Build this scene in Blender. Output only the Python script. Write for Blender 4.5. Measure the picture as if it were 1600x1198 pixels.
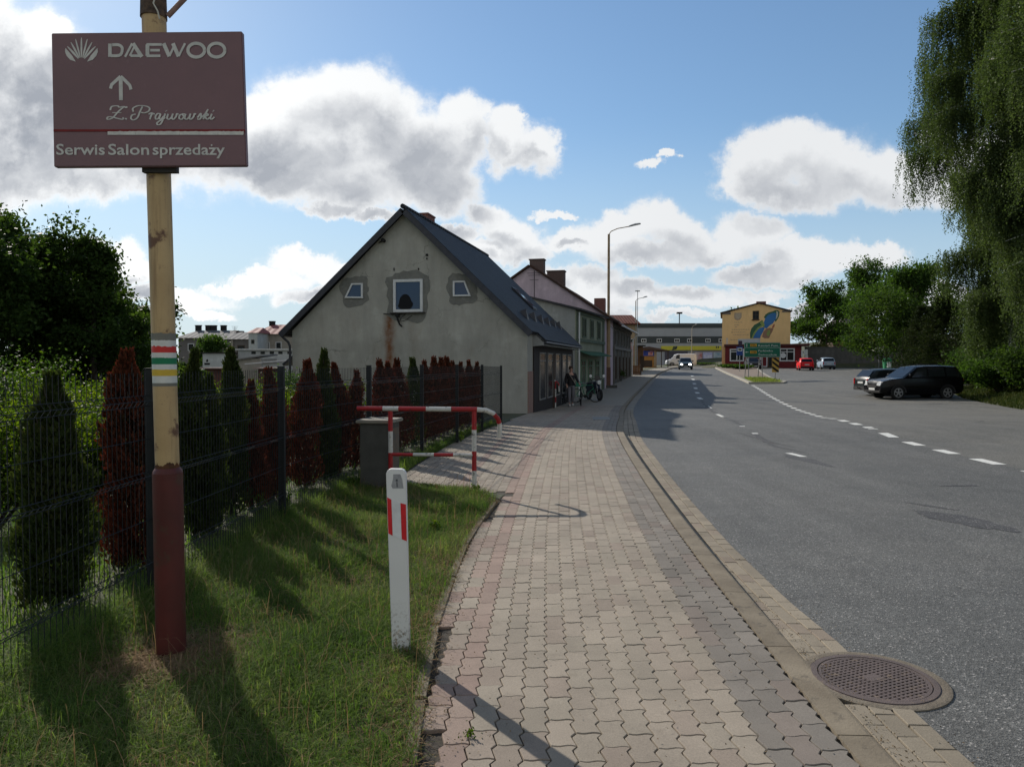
import bpy, bmesh, math, random
import numpy as np
from mathutils import Vector, Matrix, noise as mnoise
random.seed(7); RNG = np.random.default_rng(11)
R = math.radians
for o in list(bpy.data.objects): bpy.data.objects.remove(o)
scene = bpy.context.scene
COL = scene.collection

# ------------------------------------------------------------ camera
F = 1156.0; CX = 800.0; CY = 599.0; PITCH = math.atan(33/F); CAMZ = 1.6
cd = bpy.data.cameras.new('camera'); cam = bpy.data.objects.new('camera', cd); COL.objects.link(cam)
cd.sensor_width = 36; cd.lens = 36*F/1600; cd.clip_start = 0.05; cd.clip_end = 3000
cam.location = (0, 0, CAMZ); cam.rotation_euler = (R(90)-PITCH, 0, 0)
scene.camera = cam

# ------------------------------------------------------------ light
SUN_AZ = R(-36.0); SUN_EL = R(30.0)          # azimuth from +Y towards +X
sd = bpy.data.lights.new('sun', 'SUN'); sun = bpy.data.objects.new('sun', sd); COL.objects.link(sun)
sd.energy = 4.4; sd.angle = R(0.55); sd.color = (1.0, 0.93, 0.83)
sdir = Vector((math.sin(SUN_AZ)*math.cos(SUN_EL), math.cos(SUN_AZ)*math.cos(SUN_EL), math.sin(SUN_EL)))
sun.rotation_euler = sdir.to_track_quat('Z', 'Y').to_euler()
scene.view_settings.view_transform = 'Standard'; scene.view_settings.look = 'None'
scene.view_settings.gamma = 1; scene.view_settings.exposure = 0.3
scene.render.resolution_x = 1024; scene.render.resolution_y = 766

# node helpers --------------------------------------------------
class NT:
    def __init__(s, tree): s.t = tree; s.n = tree.nodes; s.l = tree.links
    def new(s, typ, **kw):
        n = s.n.new(typ)
        for k, v in kw.items(): setattr(n, k, v)
        return n
    def put(s, sock, v):
        if v is None: return
        if isinstance(v, bpy.types.NodeSocket): s.l.new(v, sock)
        else:
            try: sock.default_value = v
            except Exception: sock.default_value = (v[0], v[1], v[2], 1)
    def m(s, op, a, b=None, c=None, clamp=False):
        n = s.new('ShaderNodeMath', operation=op); n.use_clamp = clamp
        s.put(n.inputs[0], a); s.put(n.inputs[1], b)
        if c is not None: s.put(n.inputs[2], c)
        return n.outputs[0]
    def v(s, op, a, b=None, c=None):
        n = s.new('ShaderNodeVectorMath', operation=op)
        s.put(n.inputs[0], a); s.put(n.inputs[1], b)
        if c is not None: s.put(n.inputs[2], c)
        return n.outputs['Value'] if op in ('DOT_PRODUCT', 'LENGTH') else n.outputs[0]
    def noise(s, vec, scale, detail=3, rough=.5, dist=0, col=False):
        n = s.new('ShaderNodeTexNoise'); s.put(n.inputs['Vector'], vec)
        n.inputs['Scale'].default_value = scale; n.inputs['Detail'].default_value = detail
        n.inputs['Roughness'].default_value = rough; n.inputs['Distortion'].default_value = dist
        return n.outputs['Color'] if col else n.outputs['Fac']
    def ramp(s, fac, stops, interp='LINEAR'):
        n = s.new('ShaderNodeValToRGB'); s.put(n.inputs[0], fac); e = n.color_ramp.elements
        n.color_ramp.interpolation = interp
        while len(e) < len(stops): e.new(0.5)
        for i, (p, c) in enumerate(stops):
            e[i].position = p; e[i].color = c if len(c) == 4 else (*c, 1)
        return n.outputs[0]
    def mix(s, fac, a, b, blend='MIX'):
        n = s.new('ShaderNodeMix', data_type='RGBA', blend_type=blend)
        s.put(n.inputs['Factor'], fac); s.put(n.inputs[6], a); s.put(n.inputs[7], b)
        return n.outputs[2]
    def rng(s, x, a, b, c=0., d=1., smooth=False):
        n = s.new('ShaderNodeMapRange'); n.interpolation_type = 'SMOOTHSTEP' if smooth else 'LINEAR'
        s.put(n.inputs[0], x)
        for i, q in enumerate((a, b, c, d)): s.put(n.inputs[i+1], q)
        return n.outputs[0]

# ------------------------------------------------------------ sky with clouds (direction space)
# blobs: centre (pixel of the view direction), radii, weight
CLOUDS = [
 (40,120,150,95),(120,130,110,60),(-30,200,190,130),(130,270,100,50),(30,260,130,60),(220,240,150,60),(-60,60,120,90),(90,60,60,40),
 (500,170,105,72),(560,165,90,65),(620,210,95,70),(430,200,110,60),(390,240,120,70),(480,260,150,60),(560,290,120,48),(655,260,90,70),(690,290,70,50),
 (720,205,50,52),(700,240,60,60),(790,225,42,45),(840,235,38,38),(800,195,25,18),(530,335,50,20),(575,345,40,15),
 (470,415,78,28),(420,440,90,24),(540,430,90,30),(500,460,90,20),(360,445,60,14),
 (760,335,50,30),(800,370,62,48),(760,400,60,30),(830,400,50,34),(870,335,30,12),(720,370,40,25),
 (1020,345,72,55),(960,365,75,40),(1070,370,60,45),(900,380,60,30),(1010,400,110,34),
 (1160,375,72,50),(1110,390,60,34),(1230,405,62,36),(1290,408,75,38),(1360,410,70,32),(1200,432,110,24),
 (900,440,90,32),(960,460,110,30),(1060,465,120,26),(1180,455,60,14),(930,490,90,22),(1060,495,60,10),
 (1180,260,62,60),(1220,250,85,55),(1290,275,105,62),(1370,285,95,50),(1440,285,70,48),(1180,300,50,30),(1250,305,105,34),(1445,205,28,16),
 (1012,250,30,9),(1045,241,20,7),(260,460,110,26),(210,420,60,30),(170,400,70,40),(310,480,60,12),(90,450,90,40),
 (330,210,80,60),(1560,260,120,70),(-150,330,160,60),(-200,120,150,100),(1750,300,160,60),(1700,180,120,50),(900,-260,200,60),(300,-200,180,50),(1500,-300,240,70),
 (660,470,90,20),(740,440,70,30),(640,400,60,16),(1260,480,70,14),(1330,500,90,14),(1430,470,120,30),
]
w = bpy.data.worlds.new('World'); scene.world = w; w.use_nodes = True
T = NT(w.node_tree); T.n.clear()
wo = T.new('ShaderNodeOutputWorld'); bg = T.new('ShaderNodeBackground'); bg.inputs[1].default_value = 0.10
sky = T.new('ShaderNodeTexSky', sky_type='NISHITA'); sky.sun_disc = False
sky.sun_elevation = SUN_EL; sky.sun_rotation = SUN_AZ; sky.altitude = 0
sky.air_density = 1.0; sky.dust_density = 0.25; sky.ozone_density = 1.7
tc = T.new('ShaderNodeTexCoord'); sep = T.new('ShaderNodeSeparateXYZ'); T.l.new(tc.outputs['Generated'], sep.inputs[0])
yy = T.m('MAXIMUM', sep.outputs[1], 0.12)
u = T.m('DIVIDE', sep.outputs[0], yy); v_ = T.m('DIVIDE', sep.outputs[2], yy)
cmb = T.new('ShaderNodeCombineXYZ'); T.l.new(u, cmb.inputs[0]); T.l.new(v_, cmb.inputs[1])
uv = cmb.outputs[0]
# cloud density group
g = bpy.data.node_groups.new('cloud_density', 'ShaderNodeTree')
g.interface.new_socket('P', in_out='INPUT', socket_type='NodeSocketVector')
g.interface.new_socket('F', in_out='INPUT', socket_type='NodeSocketFloat')
g.interface.new_socket('D', in_out='OUTPUT', socket_type='NodeSocketFloat')
g.interface.new_socket('S', in_out='OUTPUT', socket_type='NodeSocketFloat')
GT = NT(g); gi = GT.new('NodeGroupInput'); go = GT.new('NodeGroupOutput')
pp = gi.outputs[0]
pw = pp
acc = None
for (cx, cy, rx, ry) in CLOUDS:
    cu, cv, ru, rv = (cx-800)/F, (566-cy)/F, rx/F*(1.02 if cy < 330 else .95), ry/F*((1.16 if cx < 900 else 1.0) if cy < 330 else .76)
    q = GT.v('MULTIPLY_ADD', pw, (1/ru, 1/rv, 0), (-cu/ru, -cv/rv, 0))
    d = GT.v('DOT_PRODUCT', q, q)
    acc = d if acc is None else GT.m('SMOOTH_MIN', acc, d, 0.18)
core = GT.m('SUBTRACT', 1.0, acc)
fb = gi.outputs[1]
dens = GT.m('ADD', core, GT.m('MULTIPLY', GT.m('SUBTRACT', fb, .5), 1.9))
GT.l.new(dens, go.inputs[0]); GT.l.new(core, go.inputs[1])
wv = T.v('MULTIPLY', T.v('SUBTRACT', T.noise(uv, 7.5, 8, .66, col=True), (.5, .5, .5)), (.13, .095, 0))
pw = T.v('ADD', uv, wv)
def dens_at(off, det):
    n = T.new('ShaderNodeGroup'); n.node_tree = g
    T.put(n.inputs[0], T.v('ADD', pw, off) if off else pw)
    T.put(n.inputs[1], T.noise(T.v('ADD', uv, off) if off else uv, 14, det, .6))
    return n.outputs[0], n.outputs[1]
D0, C0 = dens_at(None, 8); D1, C1 = dens_at((-.022, .042, 0), 4)
alpha = T.m('ADD', T.m('MULTIPLY', T.rng(D0, -.40, .40, 0, 1, True), .30), T.m('MULTIPLY', T.rng(D0, -.08, .50, 0, 1, True), .70))
# how much cloud lies towards the sun
occl = T.m('MULTIPLY', T.rng(T.m('ADD', T.m('MULTIPLY', C1, .75), T.m('MULTIPLY', D1, .25)), .0, .95, 0, 1, True), T.rng(T.noise(pw, 13, 6, .55), .3, .65, .5, 1.05))
occl = T.m('MULTIPLY', occl, T.rng(D0, .1, 1.0, .1, 1, True))
glow = T.rng(sep.outputs[0], -.65, .25, 1.0, 0.0)
bright = T.mix(glow, (6.7, 6.85, 7.0, 1), (9.2, 9.3, 9.3, 1))
dark = T.mix(glow, (3.9, 4.1, 4.45, 1), (3.0, 3.25, 3.7, 1))
ccol = T.mix(occl, bright, dark)
# haze whitening near horizon
hz = T.rng(v_, .0, .34, .85, 0, True)
hz = T.m('MULTIPLY', hz, T.rng(sep.outputs[1], 0, .2))
skyt = T.v('MULTIPLY', sky.outputs[0], (.90, 1.02, 1.07)); lum = T.v('DOT_PRODUCT', sky.outputs[0], (.3, .4, .3)); skyc = T.v('MULTIPLY', skyt, T.v('ADD', (0, 0, 0), T.m('DIVIDE', 1.1, T.m('ADD', 1.0, T.m('MULTIPLY', lum, .05)))))
hazec = T.mix(glow, (4.2, 5.3, 6.4, 1), (5.3, 6.3, 7.1, 1))
skyc = T.mix(hz, skyc, hazec)
mask = T.m('MULTIPLY', alpha, T.rng(sep.outputs[1], .1, .3))
mask = T.m('MULTIPLY', mask, T.rng(v_, .0, .05))
# unseen broken cloud cover, added behind the camera for a neutral fill light
bn = T.noise(tc.outputs['Generated'], 2.6, 5, .6)
bmask = T.m('MULTIPLY', T.rng(bn, .44, .56, 0, 1, True), T.rng(sep.outputs[1], .05, -.25))
bmask = T.m('MULTIPLY', bmask, T.rng(sep.outputs[2], .0, .05))
fin = T.mix(bmask, T.mix(mask, skyc, ccol), (5.6, 5.5, 5.2, 1))
T.l.new(fin, bg.inputs[0]); T.l.new(bg.outputs[0], wo.inputs[0])
w.cycles.sampling_method = 'MANUAL'; w.cycles.sample_map_resolution = 512
# ------------------------------------------------------------ materials
def base_mat(name):
    m = bpy.data.materials.new(name); m.use_nodes = True; t = NT(m.node_tree); t.n.clear()
    out = t.new('ShaderNodeOutputMaterial'); b = t.new('ShaderNodeBsdfPrincipled'); t.l.new(b.outputs[0], out.inputs[0])
    t.b = b; t.out = out; t.tc = t.new('ShaderNodeTexCoord'); t.mat = m
    return t
def bump(t, h, strength=.3, dist=.01):
    n = t.new('ShaderNodeBump'); n.inputs['Strength'].default_value = strength; n.inputs['Distance'].default_value = dist
    t.put(n.inputs['Height'], h); t.l.new(n.outputs[0], t.b.inputs['Normal']); return n
def pm(name, c1, c2=None, scale=3, rough=.8, bs=0, bscale=40, metal=0, detail=5, spec=.3, lo=.35, hi=.65, c3=None, s3=12, island=0, coord='Object', bdist=.01):
    """procedural paint / stone / metal: two colours mixed by noise, a third in spots, optional bump and per-piece variation"""
    t = base_mat(name); P_ = t.tc.outputs[coord]
    c2 = c2 or tuple(x*.8 for x in c1)
    col = t.mix(t.rng(t.noise(P_, scale, detail, .6), lo, hi), (*c1, 1), (*c2, 1))
    if c3: col = t.mix(t.rng(t.noise(P_, s3, 6, .65), .56, .66), col, (*c3, 1))
    if island:
        gm = t.new('ShaderNodeNewGeometry')
        r = t.rng(gm.outputs['Random Per Island'], 0, 1, 1-island, 1+island)
        col = t.mix(1.0, col, r, 'MULTIPLY') if False else t.v('MULTIPLY', col, t.v('ADD', (0, 0, 0), r))
    t.put(t.b.inputs['Base Color'], col); t.b.inputs['Roughness'].default_value = rough
    t.b.inputs['Metallic'].default_value = metal; t.b.inputs['Specular IOR Level'].default_value = spec
    if bs: bump(t, t.noise(P_, bscale, 6, .6), bs, bdist)
    return t.mat
def leafmat(name, stops, trans=.5, rough=.55, tcol=None, nscale=1.2):
    """leaves: colour varies leaf by leaf and by clump; light passes through"""
    m = bpy.data.materials.new(name); m.use_nodes = True; t = NT(m.node_tree); t.n.clear()
    out = t.new('ShaderNodeOutputMaterial'); gm = t.new('ShaderNodeNewGeometry'); tc_ = t.new('ShaderNodeTexCoord')
    r = t.m('ADD', t.m('MULTIPLY', gm.outputs['Random Per Island'], .55), t.m('MULTIPLY', t.rng(t.noise(tc_.outputs['Object'], nscale, 2), .3, .7), .45))
    n = len(stops); col = t.ramp(r, [(i/(n-1)*.96+.02, c) for i, c in enumerate(stops)])
    df = t.new('ShaderNodeBsdfPrincipled'); t.l.new(col, df.inputs['Base Color']); df.inputs['Roughness'].default_value = rough
    df.inputs['Specular IOR Level'].default_value = .03
    tr = t.new('ShaderNodeBsdfTranslucent'); t.l.new(t.v('MULTIPLY', col, tcol or (1.5, 1.7, .7)), tr.inputs[0])
    ms = t.new('ShaderNodeMixShader'); ms.inputs[0].default_value = trans
    t.l.new(df.outputs[0], ms.inputs[1]); t.l.new(tr.outputs[0], ms.inputs[2]); t.l.new(ms.outputs[0], out.inputs[0])
    return m
def glassmat(name, col=(.02, .03, .05), rough=.06):
    t = base_mat(name); t.b.inputs['Base Color'].default_value = (*col, 1); t.b.inputs['Roughness'].default_value = rough
    t.b.inputs['Specular IOR Level'].default_value = .5
    return t.mat
# ------------------------------------------------------------ terrain and pixel maths
_gy = [-400, 0, 14, 18, 24, 32, 38, 50, 70, 92, 110, 160, 400, 900]
_gz = [0, 0, 0, -.01, -.13, -.36, -.33, -.05, .40, .80, .95, 1.1, 1.2, 1.2]
ROWS = sorted(set([-60, -20, -6] + [round(i*.5, 2) for i in range(0, 121)] + list(range(61, 130)) + [135, 140, 150, 160, 180, 200, 250, 300, 400, 600, 900]))
def _sm(y):
    return sum(np.interp(y+d, _gy, _gz) for d in (-2, -1, 0, 1, 2))/5 if 12 < y < 130 else float(np.interp(y, _gy, _gz))
RZ = [_sm(y) for y in ROWS]
def gz(Y): return float(np.interp(Y, ROWS, RZ))
def ray(px, py):
    rx, ry = (px-CX)/F, (CY-py)/F; c, s = math.cos(PITCH), math.sin(PITCH)
    return Vector((rx, c+ry*s, -s+ry*c))
def P(px, py, Y):
    d = ray(px, py); return Vector((0, 0, CAMZ)) + d*(Y/d.y)
def Gp(px, py):
    d = ray(px, py); Y = 20
    for _ in range(60):
        t = (gz(Y)-CAMZ)/d.z if d.z < -1e-5 else 100/d.y
        Y = .5*Y+.5*min(t*d.y, 200)
    return Vector((d.x/d.y*Y, Y, gz(Y)))
# ------------------------------------------------------------ objects
def tag(o, label=None, cat=None, group=None, kind=None):
    if label: o['label'] = label
    if cat: o['category'] = cat
    if group: o['group'] = group
    if kind: o['kind'] = kind
    return o
def thing(name, label, cat, loc=(0, 0, 0), rz=0, group=None):
    o = bpy.data.objects.new(name, None); COL.objects.link(o); o.location = loc; o.rotation_euler = (0, 0, rz)
    o.empty_display_size = .2
    return tag(o, label, cat, group)
def link_mesh(name, me, mats, parent=None, smooth=False):
    if not isinstance(mats, (list, tuple)): mats = [mats]
    for m in mats: me.materials.append(m)
    if smooth: me.polygons.foreach_set('use_smooth', [True]*len(me.polygons))
    o = bpy.data.objects.new(name, me); COL.objects.link(o)
    if parent: o.parent = parent
    return o
class MB:
    def __init__(s): s.v = []; s.f = []; s.mi = []; s.cur = 0
    def mat(s, i): s.cur = i; return s
    def add(s, vs, fs):
        b = len(s.v); s.v += [tuple(q) for q in vs]
        for f in fs: s.f.append([b+i for i in f]); s.mi.append(s.cur)
        return s
    def box(s, x0, x1, y0, y1, z0, z1):
        return s.add([(x, y, z) for z in (z0, z1) for y in (y0, y1) for x in (x0, x1)],
                     [(0, 2, 3, 1), (4, 5, 7, 6), (0, 1, 5, 4), (2, 6, 7, 3), (0, 4, 6, 2), (1, 3, 7, 5)])
    def obox(s, c, ax, ay, az):
        """box from a centre and three half-axis vectors"""
        c, ax, ay, az = map(Vector, (c, ax, ay, az))
        return s.add([c+ax*i+ay*j+az*k for k in (-1, 1) for j in (-1, 1) for i in (-1, 1)],
                     [(0, 2, 3, 1), (4, 5, 7, 6), (0, 1, 5, 4), (2, 6, 7, 3), (0, 4, 6, 2), (1, 3, 7, 5)])
    def prism(s, poly, y0, y1, axis='y'):
        """poly of (a,b) pairs extruded along an axis: y -> (x,z), x -> (y,z), z -> (x,y)"""
        n = len(poly)
        mk = {'y': lambda a, b, t: (a, t, b), 'x': lambda a, b, t: (t, a, b), 'z': lambda a, b, t: (a, b, t)}[axis]
        return s.add([mk(a, b, y0) for a, b in poly]+[mk(a, b, y1) for a, b in poly],
                     [tuple(range(n)), tuple(range(2*n-1, n-1, -1))]+[(i, (i+1) % n, n+(i+1) % n, n+i) for i in range(n)])
    def tube(s, pts, r, n=10, cap=True, rs=None):
        pts = [Vector(q) for q in pts]; rs = rs or [r]*len(pts); rings = []; b0 = len(s.v)
        up = None
        for i, q in enumerate(pts):
            t = (pts[min(i+1, len(pts)-1)]-pts[max(i-1, 0)]).normalized()
            if up is None: up = Vector((0, 0, 1)) if abs(t.z) < .9 else Vector((1, 0, 0))
            a = t.cross(up).normalized(); b = a.cross(t).normalized(); up = b
            s.v += [tuple(q+(a*math.cos(2*math.pi*k/n)+b*math.sin(2*math.pi*k/n))*rs[i]) for k in range(n)]
        for i in range(len(pts)-1):
            for k in range(n):
                s.f.append([b0+i*n+k, b0+i*n+(k+1) % n, b0+(i+1)*n+(k+1) % n, b0+(i+1)*n+k]); s.mi.append(s.cur)
        if cap:
            s.f.append([b0+k for k in range(n)][::-1]); s.mi.append(s.cur)
            s.f.append([b0+(len(pts)-1)*n+k for k in range(n)]); s.mi.append(s.cur)
        return s
    def quad(s, a, b, c, d): return s.add([a, b, c, d], [(0, 1, 2, 3)])
    def lathe(s, prof, c=(0, 0, 0), n=20, axis='z'):
        b0 = len(s.v)
        for r, h in prof:
            for k in range(n):
                a = 2*math.pi*k/n; x, y = r*math.cos(a), r*math.sin(a)
                s.v.append((c[0]+x, c[1]+y, c[2]+h) if axis == 'z' else (c[0]+x, c[1]+h, c[2]+y) if axis == 'y' else (c[0]+h, c[1]+x, c[2]+y))
        for i in range(len(prof)-1):
            for k in range(n):
                s.f.append([b0+i*n+k, b0+i*n+(k+1) % n, b0+(i+1)*n+(k+1) % n, b0+(i+1)*n+k]); s.mi.append(s.cur)
        s.f.append([b0+k for k in range(n)][::-1]); s.mi.append(s.cur)
        s.f.append([b0+(len(prof)-1)*n+k for k in range(n)]); s.mi.append(s.cur)
        return s
    def build(s, name, mats, parent=None, smooth=False, bevel=0, fix=True):
        me = bpy.data.meshes.new(name); me.from_pydata(s.v, [], s.f); me.update()
        me.polygons.foreach_set('material_index', s.mi)
        if fix:
            bm = bmesh.new(); bm.from_mesh(me); bmesh.ops.recalc_face_normals(bm, faces=bm.faces)
            if bevel: bmesh.ops.bevel(bm, geom=[e for e in bm.edges if len(e.link_faces) == 2 and e.calc_face_angle(0) > .5], offset=bevel, segments=2, affect='EDGES', clamp_overlap=True)
            bm.to_mesh(me); bm.free()
        o = link_mesh(name, me, mats, parent)
        if smooth:
            me.polygons.foreach_set('use_smooth', [True]*len(me.polygons))
            try: me.set_sharp_from_angle(angle=R(38))
            except Exception: pass
        return o
def np_mesh(name, verts, faces, mats, parent=None, mi=None, smooth=False):
    """verts (n,3); faces list of (m,k) arrays"""
    me = bpy.data.meshes.new(name); verts = np.ascontiguousarray(verts, dtype=np.float32)
    me.vertices.add(len(verts)); me.vertices.foreach_set('co', verts.ravel())
    loops = np.concatenate([f.ravel() for f in faces]).astype(np.int32)
    sizes = np.concatenate([np.full(len(f), f.shape[1]) for f in faces]).astype(np.int32)
    me.loops.add(len(loops)); me.loops.foreach_set('vertex_index', loops)
    me.polygons.add(len(sizes)); starts = np.concatenate([[0], np.cumsum(sizes)[:-1]]).astype(np.int32)
    me.polygons.foreach_set('loop_start', starts); me.polygons.foreach_set('loop_total', sizes)
    if mi is not None: me.polygons.foreach_set('material_index', mi.astype(np.int32))
    me.update(calc_edges=True)
    me.polygons.foreach_set('use_smooth', [bool(smooth)]*len(me.polygons))
    return link_mesh(name, me, mats, parent)
# ------------------------------------------------------------ foliage
def leaf_quads(C, size, droop=0., rng=RNG, aspect=.6, up=.35):
    """diamond leaves with a slight fold at each centre in C"""
    n = len(C); S = size*rng.uniform(.6, 1.25, (n, 1))
    a = rng.normal(size=(n, 3)); a[:, 2] = a[:, 2]*(1-droop)-droop*1.6; a /= np.linalg.norm(a, axis=1, keepdims=True)
    b = rng.normal(size=(n, 3)); b[:, 2] *= up; b -= a*(a*b).sum(1, keepdims=True); b /= np.linalg.norm(b, axis=1, keepdims=True)
    V = np.stack([C-a*S*.5, C+b*S*aspect*.5, C+a*S*.5, C-b*S*aspect*.5], 1).reshape(-1, 3)
    I = np.arange(n*4).reshape(n, 4)
    return V, I
def blades(name, roots, L, W, mats, lean=.5, rng=RNG, mi=None, tagkw=None):
    n = len(roots); L = np.asarray(L).reshape(-1, 1)*np.ones((n, 1)); az = rng.uniform(0, 2*np.pi, n)
    d = np.stack([np.cos(az), np.sin(az), np.zeros(n)], 1); s_ = np.stack([-np.sin(az), np.cos(az), np.zeros(n)], 1)
    tw = rng.uniform(-.8, .8, n); s_ = s_*np.cos(tw)[:, None]+d*np.sin(tw)[:, None]
    k = np.abs(rng.normal(lean, .35, (n, 1))); W = W*rng.uniform(.6, 1.3, (n, 1))
    z = np.array([0, 0, 1.])
    m1 = roots+d*L*k*.22+z*L*.45; m2 = roots+d*L*k*.62+z*L*(.85-.25*np.clip(k, 0, 1.2)); tp = roots+d*L*k*1.1+z*L*(1.05-.6*np.clip(k, 0, 1.3))
    V = np.stack([roots-s_*W*.5, roots+s_*W*.5, m1-s_*W*.45, m1+s_*W*.45, m2-s_*W*.3, m2+s_*W*.3, tp], 1).reshape(-1, 3)
    b = (np.arange(n)*7)[:, None]
    Q = np.concatenate([b+np.array([0, 1, 3, 2]), b+np.array([2, 3, 5, 4])]); Tt = b+np.array([4, 5, 6])
    return np_mesh(name, V, [Q, Tt], mats)
def limb_tree(root, h, spread, seed, crown_z0=.25, levels=3, trunk_r=.16, nbr=11, lean=(0, 0), shape='round'):
    """returns a trunk/limb builder and the list of twig tips"""
    rnd = random.Random(seed); mb = MB(); tips = []
    top = Vector((lean[0], lean[1], h*.93)); n = 7
    tp = [Vector((lean[0]*t+rnd.uniform(-.02, .02)*h*(t > 0)*(t < 1), lean[1]*t+rnd.uniform(-.02, .02)*h*(t > 0), h*.93*t)) for t in [i/n for i in range(n+1)]]
    mb.tube(tp, 0, 9, rs=[trunk_r*(1-.88*i/n)*(1.25 if i == 0 else 1) for i in range(n+1)])
    def at(t): i = min(int(t*n), n-1); return tp[i].lerp(tp[i+1], t*n-i)
    def branch(a, d, L, r, lv):
        pts = [a]; p = a.copy(); dd = d.copy()
        for k in range(4):
            dd = (dd+Vector((rnd.uniform(-.25, .25), rnd.uniform(-.25, .25), rnd.uniform(-.12, .28)))).normalized(); p = p+dd*L/4; pts.append(p.copy())
        mb.tube(pts, 0, 5 if lv > 1 else 6, rs=[r*(1-.2*k) for k in range(5)])
        tips.append((pts[-1], L)); tips.append((pts[2].copy(), L*.8))
        if lv < levels:
            for k in range(3 if lv == 1 else 2):
                q = pts[rnd.choice((2, 3, 3))]
                nd = (dd+Vector((rnd.uniform(-1, 1), rnd.uniform(-1, 1), rnd.uniform(-.4, .6)))).normalized()
                branch(q, nd, L*rnd.uniform(.45, .7), r*.55, lv+1)
    for i in range(nbr):
        t = crown_z0+(1-crown_z0)*((i+.5)/nbr); az = i*2.4+rnd.uniform(-.4, .4)
        k = {'round': math.sin(math.pi*min(1, (t-crown_z0)/(1-crown_z0)*.85+.18))**.7, 'cone': 1.05-(t-crown_z0)/(1-crown_z0)*.95}[shape]
        el = .25+.9*t*(shape == 'round')-.1
        L = spread*k*rnd.uniform(.75, 1.15)
        branch(at(t*.98), Vector((math.cos(az)*math.cos(el), math.sin(az)*math.cos(el), math.sin(el))), L, trunk_r*.38*(1.1-t*.6), 1)
    tips.append((tp[-1], h*.1))
    return mb, tips
def tree(name, loc, h, spread, seed, mleaf, mbark, label, nleaf=16000, size=.16, group=None, cat='tree', crown_z0=.22, shape='round', clump=.12, droop=.1, trunk_r=None, nbr=12, flat=1., levels=3):
    rng = np.random.default_rng(seed); h = h*.90
    root = thing(name, label, cat, loc, 0, group)
    mb, tips = limb_tree(None, h, spread, seed, crown_z0, levels, trunk_r or h*.018, nbr, shape=shape)
    mb.build('trunk', mbark, root, smooth=True, fix=False)
    tp = np.array([tuple(t[0]) for t in tips]); per = max(4, nleaf//len(tp))
    cl = np.repeat(tp, per, 0); sg = clump*spread*rng.uniform(.6, 1.5, (len(tp), 1)); sg = np.repeat(sg, per, 0)
    C = cl+rng.normal(size=cl.shape)*sg*np.array([1, 1, .75*flat])
    C[:, 2] = np.maximum(C[:, 2], .15)
    V, I = leaf_quads(C, size, droop, rng)
    np_mesh('crown', V, [I], mleaf, root)
    return root
def copy_tree(o, parent=None, **kw):
    c = o.copy(); COL.objects.link(c); c.parent = parent
    for ch in [x for x in bpy.data.objects if x.parent == o]: copy_tree(ch, c)
    return c
def text_mesh(s, size, ext=0.0, bold=0.0, sx=1.0, shear=0.0, align='LEFT'):
    cu = bpy.data.curves.new('t', 'FONT'); cu.body = s; cu.size = size; cu.extrude = ext; cu.offset = bold; cu.shear = shear; cu.align_x = align; cu.resolution_u = 3
    ob = bpy.data.objects.new('t', cu); COL.objects.link(ob); bpy.context.view_layer.update()
    me = bpy.data.meshes.new_from_object(ob.evaluated_get(bpy.context.evaluated_depsgraph_get()))
    bpy.data.objects.remove(ob); bpy.data.curves.remove(cu)
    for v in me.vertices: v.co.x *= sx
    return me
def put_text(name, s, loc, size, mat, parent, sx=1., bold=0., width=None, shear=0., rot=(R(90), 0, 0), align='LEFT', ext=0):
    me = text_mesh(s, size, ext, bold, sx, shear, align)
    if width:
        xs = [v.co.x for v in me.vertices]; k = width/(max(xs)-min(xs))
        x0 = min(xs)
        for v in me.vertices: v.co.x = (v.co.x-x0)*k
    bm = bmesh.new(); bm.from_mesh(me); seen = set(); k_ = 0
    for v in bm.verts:      # glyphs that overlap get hair-thin steps so that they never share a plane
        if v in seen: continue
        st_ = [v]; seen.add(v)
        while st_:
            a = st_.pop(); a.co.z += k_*2.5e-4
            for e in a.link_edges:
                b = e.other_vert(a)
                if b not in seen: seen.add(b); st_.append(b)
        k_ += 1
    bm.to_mesh(me); bm.free()
    me.transform(Matrix.Translation(loc) @ Matrix.Rotation(rot[2], 4, 'Z') @ Matrix.Rotation(rot[0], 4, 'X'))
    me.materials.clear()
    return link_mesh(name, me, mat, parent)
def stroke(mb, pts, wd, y, y1, smooth=True, wfun=None, n=6):
    """flat ribbon lettering stroke in the xz plane at depth y (front) .. y1 (back)"""
    if smooth and len(pts) > 2:
        q = [pts[0]]+list(pts)+[pts[-1]]; out = []
        for i in range(1, len(q)-2):
            for k in range(n):
                t = k/n; p0, p1, p2, p3 = map(Vector, (q[i-1], q[i], q[i+1], q[i+2]))
                out.append(.5*((2*p1)+(-p0+p2)*t+(2*p0-5*p1+4*p2-p3)*t*t+(-p0+3*p1-3*p2+p3)*t**3))
        out.append(Vector(pts[-1])); pts = out
    pts = [Vector(p) for p in pts]; L = []; Rr = []
    for i, p in enumerate(pts):
        t = (pts[min(i+1, len(pts)-1)]-pts[max(i-1, 0)]); t = t.normalized() if t.length > 1e-9 else Vector((1, 0))
        nrm = Vector((-t.y, t.x)); ww = wd*(wfun(i/(len(pts)-1), t) if wfun else 1)*.5
        L.append(p+nrm*ww); Rr.append(p-nrm*ww)
    mb.nst = getattr(mb, 'nst', 0)+1; y = y-mb.nst*1e-4
    n = len(pts); mb.add([(q.x, y-i*3e-5, q.y) for i, q in enumerate(L)]+[(q.x, y-i*3e-5, q.y) for i, q in enumerate(Rr)], [(i, i+1, n+i+1, n+i) for i in range(n-1)])
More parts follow.
